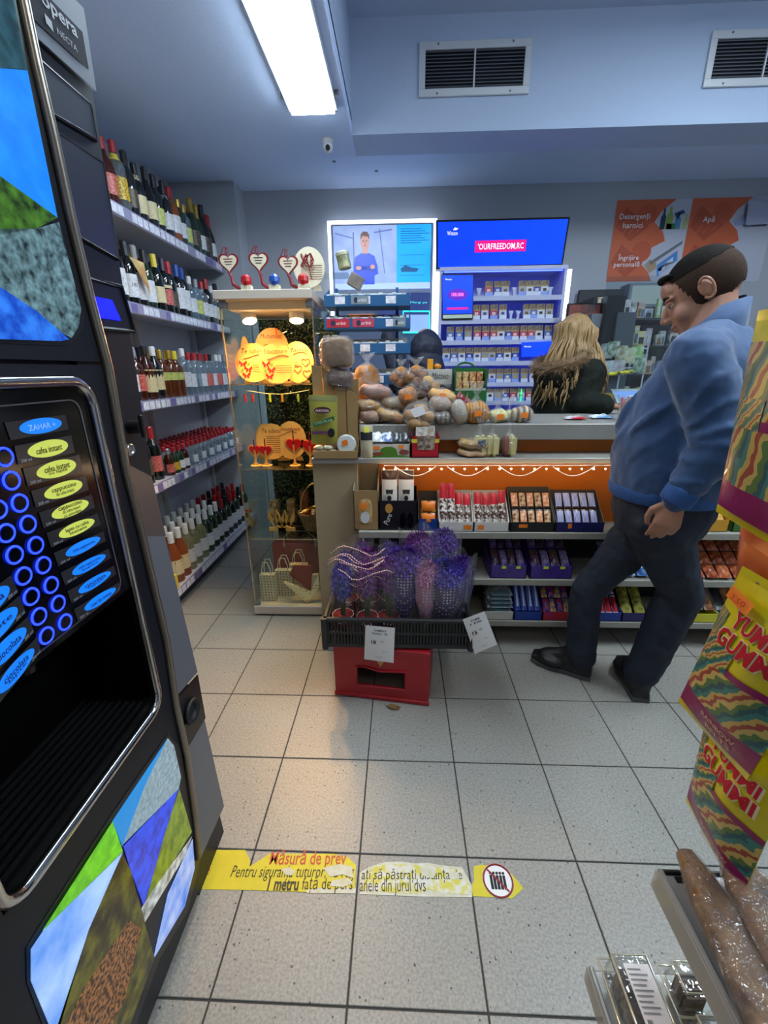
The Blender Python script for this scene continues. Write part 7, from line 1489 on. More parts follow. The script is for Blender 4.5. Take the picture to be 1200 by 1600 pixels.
def hand(mb, wr, tipdir, across, out, s=1.0, curl=.7):
    """relaxed hand: tipdir along the palm, across from index to little finger, out = back of the hand"""
    d, a, o = tipdir.normalized(), across.normalized(), out.normalized(); k = wr + d * .055 * s
    mb.loft([ring(wr, a, o, .026 * s, .019 * s, 12), ring(wr + d * .03 * s, a, o, .036 * s, .018 * s, 12), ring(k + d * .02 * s, a, o, .041 * s, .016 * s, 12), ring(k + d * .034 * s, a, o, .038 * s, .013 * s, 12)])
    for i, (ln, off) in enumerate(((.068, 0), (.076, .004), (.071, .002), (.056, -.006))):
        b0 = k + d * (.026 + off) * s + a * (-.031 + .0205 * i) * s; p = [b0]; ang_ = .25
        for f in (.45, .32, .26):
            ang_ += curl * (.55 + .2 * i / 3); p.append(p[-1] + (d * math.cos(ang_) - o * math.sin(ang_)) * ln * f * s)
        mb.tube(p, [.0084 * s, .0082 * s, .0076 * s, .0062 * s], 10); mb.ell(p[-1], (.0064 * s,) * 3, 8, 6); mb.ell(p[1], (.0086 * s,) * 3, 8, 6)
    b0 = wr + d * .02 * s - a * .026 * s; p = [b0, b0 + (d * .6 - a * .7 - o * .1).normalized() * .035 * s, b0 + (d * .6 - a * .7 - o * .1).normalized() * .035 * s + (d * .95 - a * .1 - o * .3).normalized() * .03 * s, b0 + (d * .6 - a * .7).normalized() * .035 * s + (d * .95 + a * .1 - o * .4).normalized() * .054 * s]
    mb.tube(p, [.014 * s, .0115 * s, .0105 * s, .008 * s], 10); mb.ell(p[-1], (.008 * s,) * 3, 8, 6)
cd_ = (CP - wr_l).normalized()
hd = (at(1034, 838, Y=.79) - wr_l).normalized(); ac = -hd.cross(cd_).normalized(); 
if ac.dot(_R) < 0: ac = -ac
hand(body, wr_l, hd, ac, cd_ * .9 + _R * .3, 1.0, .55)
hand(body, wr_r, V((-.3, .2, -1)), FW * -1, LF * -1, 1.0, .6)
remesh(body, 'body', M_SKIN, man, .004, 2)
sw = MB()
tors2 = [(.925, .0, .185, .195), (.95, .0, .195, .2), (1.03, -.005, .208, .21), (1.11, -.012, .215, .213), (1.2, -.03, .205, .21), (1.31, -.045, .178, .212), (1.40, -.055, .145, .195), (1.46, -.055, .105, .14), (1.50, -.05, .085, .09)]
sw.loft([ring(wp(f, 0, z), FW, LF, a, b, 24) for z, f, a, b in tors2])
limb(sw, [sh_l + V((0, 0, .0)), el_l, wr_l.lerp(el_l, .06)], [.09, .075, .047]); limb(sw, [sh_r, el_r, wr_r.lerp(el_r, .06)], [.09, .072, .045])
for j in range(5): sw.ell(sh_l.lerp(wp(-.05, 0, 1.46), j / 5), (.085, .085, .075), 12, 8); sw.ell(sh_r.lerp(wp(-.05, 0, 1.46), j / 5), (.085, .085, .075), 12, 8)
for k, (f0, l0, z0_, f1, l1, z1_) in enumerate(((-.12, .17, 1.36, .10, .185, 1.16), (-.14, .16, 1.28, .09, .19, 1.06), (-.17, .13, 1.2, .05, .2, .99), (.12, .1, 1.3, .19, .05, 1.12), (.1, .15, 1.2, .2, .06, 1.03), (-.18, .08, 1.3, -.2, .1, 1.02), (-.19, .05, 1.08, -.08, .19, .975))):
    A_, B_ = wp(f0, l0, z0_), wp(f1, l1, z1_); sw.tube([A_.lerp(B_, i / 6) + LF * (.024 * math.sin(PI * i / 6)) for i in range(7)], [.004, .012, .016, .017, .016, .012, .004], 8)
da = (wr_l - el_l).normalized(); ua = (el_l - sh_l).normalized()
for c_, d_, r_ in ((el_l + da * .02, da, .073), (el_l - ua * .03, (ua + da).normalized(), .078), (el_l + da * .075, da, .064), (el_l - ua * .09, ua, .08), (wr_l - da * .07, da, .053), (sh_l + ua * .1, (ua + V((.3, 0, .2))).normalized(), .086)):
    u_ = d_.orthogonal().normalized(); v_ = d_.cross(u_); sw.tube([c_ + (u_ * math.cos(a) + v_ * math.sin(a)) * r_ + d_ * .018 * math.sin(a * 2) for a in [2 * PI * i / 16 for i in range(16)]], .0095, 6, closed=True)
ax_n = (H @ V((-.03, 0, -.06)) - wp(-.04, 0, 1.42)).normalized()
nb = wp(-.03, 0, 1.49)
remesh(sw, 'jumper', M_SWEAT, man, .009, 4, disp=(.11, .022))
cl = MB(); cu = H @ V((-.035, 0, -.072)); ax1 = (FW * .97 + V((0, 0, -.25))).normalized(); ax1b = (FW + V((0, 0, -.42))).normalized()
lo_ = nb + V((0, 0, -.03))
cl.loft([ring(lo_, ax1, LF, .096, .098, 22), ring(lo_.lerp(cu, .45), ax1, LF, .086, .088, 22), ring(cu, ax1b, LF, .074, .074, 22), ring(cu - V((0, 0, .002)), ax1b, LF, .067, .067, 22), ring(lo_, ax1, LF, .078, .078, 22)], cap=False)
cl.build('collar', M_SWEAT, man, smooth=True)
hm = MB(); hm.loft([ring(wp(0, 0, z), FW, LF, a, a + .008, 26) for z, a in ((.915, .186), (.925, .192), (.955, .197), (.965, .194))], cap=False); hm.build('hem', mat('blue_rib', '#26508a', .8, bump=(150, .4, .004)), man, smooth=True)
cf = MB(); dv = (wr_l - el_l).normalized(); cf.tube([wr_l - dv * .05, wr_l - dv * .04, wr_l + dv * .0, wr_l + dv * .006], [.049, .051, .049, .044], 16); cf.build('cuff', MATS['blue_rib'], man, smooth=True)
tr = MB(); tr.loft([ring(wp(f, 0, z), FW, LF, a, b) for z, f, a, b in ((.78, 0, .15, .18), (.86, 0, .172, .185), (.95, 0, .178, .186))])
limb(tr, [hp_n + V((0, 0, -.02)), kn_n, an_n + V((.0, -.0, .02))], [.112, .082, .07]); limb(tr, [hp_f + V((0, 0, -.02)), kn_f, an_f + V((0, 0, .02))], [.108, .07, .066])
remesh(tr, 'jeans', M_JEAN, man, .009, 4, disp=(.07, .016))
def shoe(p, deg, lab):
    d = dirv(deg); sd = dirv(deg + 90); p = V((p.x, p.y, 0)); mb = MB()
    out = [(-.075, .034), (-.04, .04), (.04, .042), (.11, .05), (.16, .046), (.195, .028)]
    def rg(z, k, sh=0): return [p + d * (f + sh) + sd * w_ * k + V((0, 0, z)) for f, w_ in out] + [p + d * (f + sh) - sd * w_ * k + V((0, 0, z)) for f, w_ in reversed(out)]
    s = MB().loft([rg(.001, 1.0), rg(.022, 1.03)]).build('shoe_sole', mat('sole_grey', '#4a4a4c', .7), man)
    mb.loft([rg(.018, .98), rg(.045, .95)]); mb.ell(p + d * .10 + V((0, 0, .05)), (.07, .07, .028), 14, 8); mb.tube([p + d * -.02 + V((0, 0, .04)), p + d * -.025 + V((0, 0, .1)), p + d * -.03 + V((0, 0, .14))], [.05, .052, .056], 14); mb.tube([p + d * .15 + V((0, 0, .045)), p + d * .05 + V((0, 0, .075)), p + V((0, 0, .12))], [.03, .042, .045], 12)
    remesh(mb, 'shoe', M_SHOE, man, .007, 3)
shoe(V((1.175, 1.03, 0)), 80, 'a'); shoe(V((.95, 1.145, 0)), 150, 'b')
M_HAIR = mat('dark_hair', '#0d0a08', .85, noise=(120, .2), c2='#1a1410', bump=(200, .5, .003), spec=.15); M_FADE = mat('clipped_hair', '#2a1f18', .9, noise=(220, .25), c2='#46352a', bump=(260, .5, .003), spec=.15)
shell((-.016, 0, .032), (.1055, .0822, .1003), H, lambda c: c.z > .07 + .12 * max(0, -c.x - .02) and (c.z > .088 or c.x < .06), 96, 64).build('hair_top', M_HAIR, man, smooth=True)
shell((-.016, 0, .03), (.1045, .0815, .0995), H, lambda c: c.z < .09 and c.x < .03 + .35 * c.z and c.z > -.045 + .45 * max(0, -c.x - .05), 96, 64).build('hair_sides', M_FADE, man, smooth=True)
fq = MB(); fq.tube([H @ V((.05 + .03 * math.cos(a), .05 * math.sin(a), .098 - .005 * abs(math.sin(a)))) for a in [-1.5 + 3 * i / 10 for i in range(11)]], [.005, .008, .0095, .0105, .011, .011, .011, .0105, .0095, .008, .005], 8); fq.build('fringe', M_HAIR, man, smooth=True)
for s in (-1, 1):
    MB().tube([H @ V((.091, .02 * s, .034)), H @ V((.0895, .031 * s, .038)), H @ V((.076, .048 * s, .033))], [.003, .005, .003], 8).build('eyebrow', M_HAIR, man, smooth=True)
    ey = MB().ell((.0755, .03 * s, .012), (.011, .0135, .0105), 12, 8, H).build('eyeball', mat('eye_white', '#c8c0b8', .3), man, smooth=True); MB().ell((.0855, .031 * s, .0075), (.0025, .005, .005), 8, 6, H).build('iris', INK, ey, smooth=True)
    MB().ell((.0775, .03 * s, .0155), (.0125, .0155, .0095), 12, 8, H).build('eyelid', M_SKIN, man, smooth=True)
    ea = MB(); ea.tube([H @ V((-.012 + .017 * math.cos(a), (.0885 + .004 * math.sin(a)) * s, .001 + .031 * math.sin(a))) for a in [.6 + 4.9 * i / 14 for i in range(15)]], .0042, 7); ea.build('ear_rim', M_SKIN, man, smooth=True)
MB().tube([H @ V((.1, -.02, -.061)), H @ V((.104, 0, -.0605)), H @ V((.1, .02, -.061))], .0022, 6).build('mouth_line', mat('lip_dark', '#6a3c34', .5), man)

# ---- woman in the green parka
M_PARKA = mat('parka_green', '#131713', .8, noise=(12, .4), c2='#191f18', bump=(14, .6, .02), spec=.2); M_BLOND = mat('blond_hair', '#8a6a44', .45, noise=(30, .35), c2='#a88a5c'); M_FUR = mat('fur_brown', '#8a6c4c', .8, noise=(40, .3), c2='#5a4430')
wb = V((at(882, 640, Y=2.2).x, 2.2, 0)); wom = thing('person', 'woman with long wavy blond hair in a dark green parka with fur hood', 'person', wb)
FW2, LF2 = dirv(25), dirv(115)
def w2(f, l, z): return wb + FW2 * f + LF2 * l + V((0, 0, z))
hc2 = at(900, 530, Y=2.2); H2 = head_matrix(hc2, 25, .15)
bd = MB(); head_shape(bd, H2); bd.tube([H2 @ V((-.02, 0, -.05)), w2(-.02, 0, 1.38)], [.05, .06], 14); bd.loft([ring(w2(f, 0, z), FW2, LF2, a, b) for z, f, a, b in ((.86, 0, .12, .15), (1.05, 0, .11, .13), (1.25, -.01, .11, .15), (1.36, -.015, .09, .15), (1.42, -.015, .05, .06))])
for s in (-1, 1): limb(bd, [w2(0, .08 * s, .86), w2(.01, .085 * s, .48), w2(0, .09 * s, .09)], [.085, .055, .04])
rs_ = w2(-.01, -.17, 1.34); re_ = at(905, 640, Y=2.0); rw_ = at(950, 630, Y=1.88)
re_.z = max(re_.z, KT + .045); rw_.z = KT + .05
ls_ = w2(-.01, .17, 1.34); le_ = w2(.12, .24, 1.14 + .06); lw_ = w2(.33, .14, KT + .06)
limb(bd, [rs_, re_, rw_], [.05, .038, .026]); limb(bd, [ls_, le_, lw_], [.05, .038, .026]); hand(bd, rw_, V((1, .35, -.15)), V((.2, 1, 0)) * -1, V((0, 0, 1)), .9, .4); hand(bd, lw_, FW2 + V((0, 0, -.15)), LF2, V((0, 0, 1)), .9, .4)
remesh(bd, 'body', M_SKIN, wom, .007, 3)
pk = MB(); pk.loft([ring(w2(f, 0, z), FW2, LF2, a, b, 22) for z, f, a, b in ((.62, 0, .19, .22), (.75, 0, .19, .22), (1.0, -.01, .18, .21), (1.15, -.02, .175, .205), (1.28, -.025, .165, .205), (1.37, -.03, .13, .18), (1.43, -.03, .08, .09))])
limb(pk, [rs_, re_, rw_.lerp(re_, .12)], [.092, .075, .055]); limb(pk, [ls_, le_, lw_.lerp(le_, .12)], [.092, .075, .055])
remesh(pk, 'parka', M_PARKA, wom, .011, 3, disp=(.08, .025))
tl = MB()
for s in (-1, 1): limb(tl, [w2(0, .08 * s, .84), w2(.01, .085 * s, .48), w2(0, .09 * s, .1)], [.1, .07, .055])
remesh(tl, 'trousers', M_JEAN, wom, .012, 2)
for s in (-1, 1):
    sm = MB(); sm.ell(w2(.05, .09 * s, .045), (.12, .05, .045), 14, 8); remesh(sm, 'shoe', M_SHOE, wom, .012, 2)
# hood with fur edge lying on the back
hcen = w2(-.13, -.03, 1.38); hd_ = MB()
hd_.ell(hcen + V((0, 0, -.05)), (.11, .12, .09), 16, 10); remesh(hd_, 'hood', M_PARKA, wom, .012, 2)
fu = MB(); random.seed(11)
path = [hcen + FW2 * (.02 - .115 * math.cos(a)) + LF2 * .13 * math.sin(a) + V((0, 0, .045 - .045 * math.cos(a))) for a in [2 * PI * i / 36 for i in range(36)]]
fu.tube(path, .03, 8, closed=True)
for k in range(2600):
    i = random.randrange(36); p0 = path[i].lerp(path[(i + 1) % 36], random.random()); d = V((random.gauss(0, 1), random.gauss(0, 1), random.gauss(0, 1))).normalized(); s = d.orthogonal().normalized() * .0022
    ln = random.uniform(.03, .07); b0 = p0 + d * .02; e = b0 + d * ln + V((0, 0, -.012)); fu.add([b0 - s, b0 + s, e], [(0, 1, 2)])
fu.build('fur_trim', M_FUR, wom, kind='stuff')
hr = MB(); hr2 = shell((-.018, 0, .03), (.112, .09, .108), H2, lambda c: c.z > .02 or c.x < .02); hr2.build('hair_cap', M_BLOND, wom, smooth=True)
for k in range(210):
    a = random.uniform(.7, 2 * PI - .5) if k % 4 == 0 else random.uniform(PI * .95, 2 * PI - .5); tp = H2 @ V((random.uniform(-.05, .02), random.uniform(-.03, .03), .132)); c0 = H2 @ V((-.015 + .108 * math.cos(a), .09 * math.sin(a), .05)); r_ = random.uniform(1.0, 1.22)
    pts = [tp, c0.lerp(tp, .35) + V((0, 0, .012))]; L_ = random.uniform(.30, .47) * (1 if math.cos(a) < .3 else .85); ph = random.random() * 6; am = random.uniform(.008, .018)
    base = hc2 + (c0 - hc2) * r_
    for j in range(10):
        f = j / 9; ex = (1 + 1.1 * max(0, f - .25) ** .7 * (k % 4 != 0)); hz = V(((base.x - hc2.x) * ex, (base.y - hc2.y) * ex, 0)); pts.append(V((hc2.x + hz.x + am * math.sin(ph + f * 16) * (f + .2), hc2.y + hz.y + am * math.cos(ph + f * 14) * (f + .2), base.z - L_ * f)))
    hr.tube(pts, [.004, .0065] + [.0068] * 8 + [.004, .0015], 5)
hr.build('long_hair', M_BLOND, wom, smooth=True, kind='stuff')
# ---- shop assistant bent over behind the counter
M_NAVY = mat('navy_jacket', '#11162a', .65, noise=(10, .4), c2='#161d36', bump=(14, .5, .02))
ab = V((at(668, 600, Y=2.35).x, 2.38, 0)); ast = thing('person', 'shop assistant in a dark navy hooded jacket bending behind the counter', 'person', ab)
FW3, LF3 = dirv(100), dirv(190)
def w3(f, l, z): return ab + FW3 * f + LF3 * l + V((0, 0, z))
hc3 = at(665, 547, Y=2.4); H3 = head_matrix(hc3, 110, .6)
bd = MB(); head_shape(bd, H3); bd.tube([H3 @ V((-.02, 0, -.05)), w3(.0, 0, 1.32)], [.05, .06], 12); bd.loft([ring(w3(f, 0, z), FW3, LF3, a, b) for z, f, a, b in ((.85, -.06, .12, .15), (1.05, -.05, .11, .14), (1.22, -.02, .11, .16), (1.32, 0, .08, .14))])
al_s, al_e, al_w = w3(0, .17, 1.3), at(618, 560, Y=2.4), at(606, 520, Y=2.5); ar_s, ar_e, ar_w = w3(0, -.17, 1.3), w3(.1, -.25, 1.1), w3(.3, -.2, 1.0)
limb(bd, [al_s, al_e, al_w], [.05, .038, .026]); limb(bd, [ar_s, ar_e, ar_w], [.05, .038, .026])
for s in (-1, 1): limb(bd, [w3(-.05, .08 * s, .85), w3(-.02, .085 * s, .48), w3(-.05, .09 * s, .09)], [.08, .055, .04])
hand(bd, al_w, V((0, .4, 1)), V((1, 0, 0)), V((0, -1, .3)), .9, .5); hand(bd, ar_w, V((0, 1, -.3)), V((-1, 0, 0)), V((0, 0, 1)), .9, .5)
remesh(bd, 'body', M_SKIN, ast, .008, 2)
jk = MB(); jk.loft([ring(w3(f, 0, z), FW3, LF3, a, b, 20) for z, f, a, b in ((.75, -.06, .17, .19), (.95, -.06, .165, .19), (1.12, -.05, .16, .2), (1.26, -.02, .15, .21), (1.34, 0, .11, .17), (1.4, .01, .08, .1))])
jk.ell(hc3 + FW3 * -.015, (.108, .108, .122), 16, 12); jk.ell(hc3 + V((0, 0, -.1)) + FW3 * -.04, (.12, .12, .09), 14, 10); limb(jk, [al_s, al_e, al_w.lerp(al_e, .1)], [.09, .078, .055]); limb(jk, [ar_s, ar_e, ar_w.lerp(ar_e, .1)], [.09, .07, .05])
remesh(jk, 'hooded_jacket', M_NAVY, ast, .011, 3, disp=(.08, .02))
tl = MB()
for s in (-1, 1): limb(tl, [w3(-.05, .08 * s, .84), w3(-.02, .085 * s, .48), w3(-.05, .09 * s, .1)], [.1, .07, .055])
remesh(tl, 'trousers', M_JEAN, ast, .014, 2)
for s in (-1, 1):
    sm = MB(); sm.ell(w3(.0, .09 * s, .045), (.05, .12, .045), 14, 8); remesh(sm, 'shoe', M_SHOE, ast, .012, 2)
random.seed(5)
# ------------------------------------------------------------------ foreground shelving at the near right
M_RSH = mat('shelf_grey', '#9a9a98', .4, .3, noise=(12, .4), c2='#8e8e8c')
t = thing('low_shelving', 'grey metal shelf unit with bread and boxes close to the camera', 'shelving', (.8, -.7, 0))
gy0, gy1 = -1.5, -.105
MB().box(1.0, 1.03, gy0, gy1, 0, 1.5).build('back_panel', M_RSH, t)
for yy in (gy0, gy1 - .03): MB().box(.97, 1.0, yy, yy + .03, 0, 1.5).build('upright', M_RSH, t, bevel=.003)
for z, x0_ in ((.66, .505), (.415, .44), (.13, .44)):
    s_ = MB().box(x0_, .98, gy0, gy1, z - .03, z).build('shelf', M_RSH, t, bevel=.003)
    MB().box(x0_ - .004, x0_ + .004, gy0, gy1, z - .034, z + .012).build('front_rail', M_RSH, s_, bevel=.002)
    MB().box(x0_ - .006, x0_ - .004, gy0, gy1, z - .028, z + .008).build('label_strip', clear('label_strip', '#e8e8e4', .05, .06, None, '#c8c8c0', .5), s_)
    for k in range(2): MB().box(x0_ + .02 + k * .022, x0_ + .034 + k * .022, gy1 - .012, gy1 - .004, z + .0002, z + .0008).build('slot', BLACK, s_)
MB().box(.505, .60, gy1, gy1 + .004, .62, .664).build('end_lip', mat('lip_dark2', '#2c2c2e', .5), t, bevel=.001)
MB().box(.46, .97, gy0, gy1 - .02, 0, .1).build('plinth', mat('plinth_dark', '#3a3c42', .6), t)
# bread in film on the upper shelf
M_BAG = mat('baguette', '#7c5420', .6, noise=(26, .14), c2='#3e2408', bump=(40, .8, .01))
def baguette(label, x, y0_, y1_, z, r, m):
    t = thing('wrapped_baguette', label, 'bread', (x, y1_, z - r), group='film wrapped bread on the grey shelf'); n = 9
    n = 26; cr = MB(); fi = MB(); rr = [r * (.5 + .5 * min(1, min(k, n - k) / 3.0)) for k in range(n + 1)]; m_ = 14
    cr.loft([[(x + .008 * math.sin(k * .3) + rr[k] * (1.15 + .04 * math.sin(k * 1.9)) * math.copysign(abs(math.cos(a)) ** .7, math.cos(a)), y0_ + (y1_ - y0_) * k / n, z + rr[k] * (.85 + .06 * math.sin(k * 2.6 + 2 * a)) * math.copysign(abs(math.sin(a)) ** .7, math.sin(a))) for a in [2 * PI * q / m_ for q in range(m_)]] for k in range(n + 1)]); cr.build('crust', m, t, smooth=True)
    fi.loft([[(x + .008 * math.sin(k * .3) + rr[k] * 1.3 * math.copysign(abs(math.cos(a)) ** .75, math.cos(a)) + random.uniform(-.0025, .0025), y0_ + (y1_ - y0_) * k / n, z + rr[k] * 1.02 * math.sin(a) + random.uniform(-.0025, .0025)) for a in [2 * PI * q / m_ for q in range(m_)]] for k in range(n + 1)]); fi.build('film', FILM2, t, smooth=False)
baguette('thin film wrapped bread stick at the shelf edge', .535, -.6, -.095, .69, .021, mat('stick_tan', '#846028', .6, noise=(26, .14), c2='#4c2c0c', bump=(40, .8, .01)))
baguette('film wrapped baguette next to the bread stick', .592, -.62, -.11, .697, .033, M_BAG); baguette('film wrapped baguette in the middle of the shelf', .662, -.65, -.12, .697, .034, mat('baguette2', '#8e6830', .6, noise=(26, .14), c2='#4e3010', bump=(40, .8, .01))); baguette('dark film wrapped baguette farther in on the shelf', .735, -.62, -.13, .698, .034, M_BAG)
baguette('second layer baguette lying on the others', .63, -.66, -.16, .757, .03, mat('baguette3', '#5c401c', .6, noise=(26, .14), c2='#301c08')); baguette('second layer dark loaf lying on the others', .705, -.66, -.17, .758, .032, M_BAG)
# clear food trays on the lower shelf
M_TRAY = clear('clear_tray', '#f2f4f2', .10, .05, (30, .5), '#e8ecea', .06); M_CHOCO = mat('cake_dark', '#2c1a12', .5, noise=(24, .3), c2='#4a3020', bump=(30, .5, .01))
def food_tray(label, x0_, x1_, y0_, y1_, z, h_, lab=False, m=M_CHOCO):
    t = thing('food_tray', label, 'food tray', ((x0_ + x1_) / 2, (y0_ + y1_) / 2, z), group='clear food trays on the grey shelf'); nn = 3
    for k in range(nn):
        ya = y0_ + .012 + k * (y1_ - y0_ - .024) / nn; MB().box(x0_ + .012, x1_ - .012, ya, ya + (y1_ - y0_ - .03) / nn, z + .004, z + h_ * .72).build('pastry', m, t, bevel=.008, seg=2)
    MB().loft([[(x0_ + .008, y0_ + .008, z), (x1_ - .008, y0_ + .008, z), (x1_ - .008, y1_ - .008, z), (x0_ + .008, y1_ - .008, z)], [(x0_ + .003, y0_ + .003, z + h_ * .4), (x1_ - .003, y0_ + .003, z + h_ * .4), (x1_ - .003, y1_ - .003, z + h_ * .4), (x0_ + .003, y1_ - .003, z + h_ * .4)], [(x0_ + .008, y0_ + .008, z + h_), (x1_ - .008, y0_ + .008, z + h_), (x1_ - .008, y1_ - .008, z + h_), (x0_ + .008, y1_ - .008, z + h_)]]).build('clear_lid', M_TRAY, t, bevel=.005, seg=2)
    for zz, k in ((z + h_ * .42, -.002), (z + h_, .009)): MB().tube([(x0_ + k, y0_ + k, zz), (x1_ - k, y0_ + k, zz), (x1_ - k, y1_ - k, zz), (x0_ + k, y1_ - k, zz)], .0022, 6, closed=True).build('tray_rim', clear('tray_rim', '#e8e8dc', .3, .1, None, '#e8e4c8', .5), t, smooth=True)
    if lab:
        q = Q((x0_ + .022, y1_ - .02, z + h_ + .0008), (x1_ - .012, y1_ - .02, z + h_ + .0008), (x1_ - .012, y1_ - .095, z + h_ + .0008), (x0_ + .022, y1_ - .095, z + h_ + .0008)); q.patch('paper_label', PAPER, t)
        for k in range(9): q.patch('print_line', mat('faint_ink', '#8a8a8e', .6), t, .08, .6 + .3 * ((k * 5) % 3) / 3, .08 + k * .08, .1 + k * .08, .0014)
        for k in range(9): q.patch('barcode_bar', INK, t, .1 + k * .022, .11 + k * .022, .82, .95, .0014)
        q.poly('price_sticker', M_STK, t, [(.72, .88), (1.0, .86), (1.02, 1.25), (.76, 1.26)], .002)
food_tray('clear tray of dark cakes with a printed paper label, at the shelf edge', .452, .525, -.245, -.105, .4155, .062, True)
food_tray('clear tray of brown pastries between the shelf rails', .545, .607, -.165, -.06 - .05, .4155, .062, False, mat('pastry_brown', '#5a3c28', .5, noise=(24, .3), c2='#8a6a48', bump=(30, .5, .01)))
food_tray('clear tray of pale pastries nearest the camera', .545, .607, -.28, -.17, .4155, .062, False, mat('pastry_pale', '#a88c68', .5, noise=(24, .3), c2='#6a4a30'))
# gummy bags hanging in a row
gx = .56
M_GY = mat('gummy_yellow', '#d8c818', .3, coat=.25, bump=(14, .5, .01)); M_GM = mat('gummy_magenta', '#8c1658', .3, coat=.25, bump=(14, .5, .01)); M_GLET = mat('gummy_red', '#c01828', .35); M_GHALO = mat('gummy_halo', '#e8e0b0', .35)
def belt_mat():
    m = bpy.data.materials.new('rainbow_belts'); m.use_nodes = True; N = m.node_tree.nodes; L = m.node_tree.links; b = N['Principled BSDF']; tc = N.new('ShaderNodeTexCoord'); mp = N.new('ShaderNodeMapping'); mp.inputs['Rotation'].default_value[2] = .45; L.new(tc.outputs['UV'], mp.inputs[0])
    wv = N.new('ShaderNodeTexNoise'); wv.inputs['Scale'].default_value = 4; L.new(tc.outputs['UV'], wv.inputs['Vector'])
    ad = N.new('ShaderNodeVectorMath'); ad.operation = 'MULTIPLY_ADD'; ad.inputs[1].default_value = (.25, .25, 0); L.new(wv.outputs['Color'], ad.inputs[0]); L.new(mp.outputs[0], ad.inputs[2])
    sx = N.new('ShaderNodeSeparateXYZ'); L.new(ad.outputs[0], sx.inputs[0]); mu = N.new('ShaderNodeMath'); mu.operation = 'MULTIPLY'; mu.inputs[1].default_value = 3.2; L.new(sx.outputs[0], mu.inputs[0]); fr = N.new('ShaderNodeMath'); fr.operation = 'FRACT'; L.new(mu.outputs[0], fr.inputs[0])
    r = N.new('ShaderNodeValToRGB'); r.color_ramp.interpolation = 'CONSTANT'; e = r.color_ramp.elements; cs_ = ['#3c8078', '#c8a858', '#a04838', '#c8b060', '#5a7a40', '#2c5a60']
    e[0].color = lin(cs_[0]); e[1].position = 1 / 6; e[1].color = lin(cs_[1])
    for k in range(2, 6): x = e.new(k / 6); x.color = lin(cs_[k])
    L.new(fr.outputs[0], r.inputs[0]); L.new(r.outputs[0], b.inputs['Base Color']); b.inputs['Roughness'].default_value = .4; b.inputs['Coat Weight'].default_value = .2
    return m
M_BELT = belt_mat()
def gummy(label, TL, TR, BR, BL, x, text=True, faded=False):
    q = Q(*[V((x, p[0], p[1])) for p in (TL, TR, BR, BL)], bulge=.022, pw=2.2, wob=.12); t = thing('gummy_bag', label, 'sweet bag', q.P(.5, 1), group='hanging gummy sweet bags')
    q.pillow('bag', M_GY, t, 18)
    q.patch('belts_print', M_BELT, t, .0, 1, .46 if text else .1, .8, .0008, 12); q.patch('belts_print', M_BELT, t, .0, .18, .2, .47, .0008, 10)
    q.patch('magenta_field', M_GM, t, 0, 1, .8, .955, .0008, 12); q.patch('magenta_field', M_GM, t, .45, 1, .455, .5, .0012, 12)
    q.patch('belt_ribbon', M_BELT, t, .05, .5, .36, .5, .0016, 8)
    q.patch('bottom_seal', mat('seal_yellow', '#d8c818', .25, coat=.4, tex='stripes', c2='#b8a810', scale=30), t, 0, 1, .955, 1, .001, 10)
    if text:
        q.text('YUMMI', M_GHALO, t, .56, .2, wd=q.W * .64, h=q.H * .105, off=.0016, bold=.06, name='lettering_halo'); q.text('GUMMI', M_GHALO, t, .54, .32, wd=q.W * .72, h=q.H * .115, off=.0016, bold=.06, name='lettering_halo')
        q.text('YUMMI', M_GLET, t, .56, .2, wd=q.W * .6, h=q.H * .095, off=.0022, bold=.03); q.text('GUMMI', M_GLET, t, .54, .32, wd=q.W * .68, h=q.H * .105, off=.0022, bold=.03)
        q.text('RAINBOW', mat('belt_text', '#d8b080', .4), t, .6, .855, wd=q.W * .42, h=q.H * .036, off=.0022, bold=.01); q.text('BELTS', MATS['belt_text'], t, .62, .91, wd=q.W * .32, h=q.H * .036, off=.0022, bold=.01)
        q.poly('price_sticker', M_STK, t, [(.1, .04), (.42, .06), (.42, .13), (.1, .11)], .012); q.text('3.50', MATS['gummy_red'], t, .27, .085, wd=q.W * .18, h=q.H * .03, off=.014)
    q.patch('top_seal', M_GY, t, 0, 1, -.05, .0, 0, 4, thick=.001)
    return t
gummy('yellow gummy bag with a price sticker, the one fully in view', (-.03, 1.12), (-.163, 1.12), (-.128, .878), (.01, .874), gx)
gummy('lower gummy bag half hidden under the one with the price sticker', (-.02, .915), (-.155, .905), (-.152, .686), (-.03, .712), gx + .022)
gummy('uppermost gummy bag with a yellow bottom edge', (.045, 1.43), (-.09, 1.43), (-.108, 1.172), (.03, 1.186), gx - .002, text=False)
q = Q(*[V((gx + .03, a, b)) for a, b in ((.03, 1.2), (-.12, 1.2), (-.12, 1.06), (.005, 1.08))], bulge=.02, wob=.3); t = thing('gummy_bag', 'red orange gummy bag squeezed between the yellow ones', 'sweet bag', q.P(.5, 1), group='hanging gummy sweet bags'); q.pillow('bag', mat('gummy_redorange', '#a83018', .25, noise=(10, .2), c2='#d07830', coat=.3), t); q.patch('band', mat('band_orange', '#c85a20', .3), t, .05, .95, .1, .35, .001)
t = thing('hang_strip', 'thin clip strip carrying the gummy bags', 'strip', (gx + .045, -.05, .66))
MB().box(gx + .045, gx + .048, -.075, -.045, .662, 1.5).build('strip', WHITE, t)
for z in (.905, 1.125, 1.2, 1.44): MB().tube([(gx + .046, -.06, z), (gx + .02, -.06, z), (gx, -.06, z - .004)], .003, 6).build('clip', STEEL, t)
MB().box(gx + .045, 1.03, -.09, -.04, 1.48, 1.5).build('arm', M_RSH, t); MB().box(1.0, 1.03, -.11, -.04, 1.40, 1.52).build('bracket', M_RSH, t)

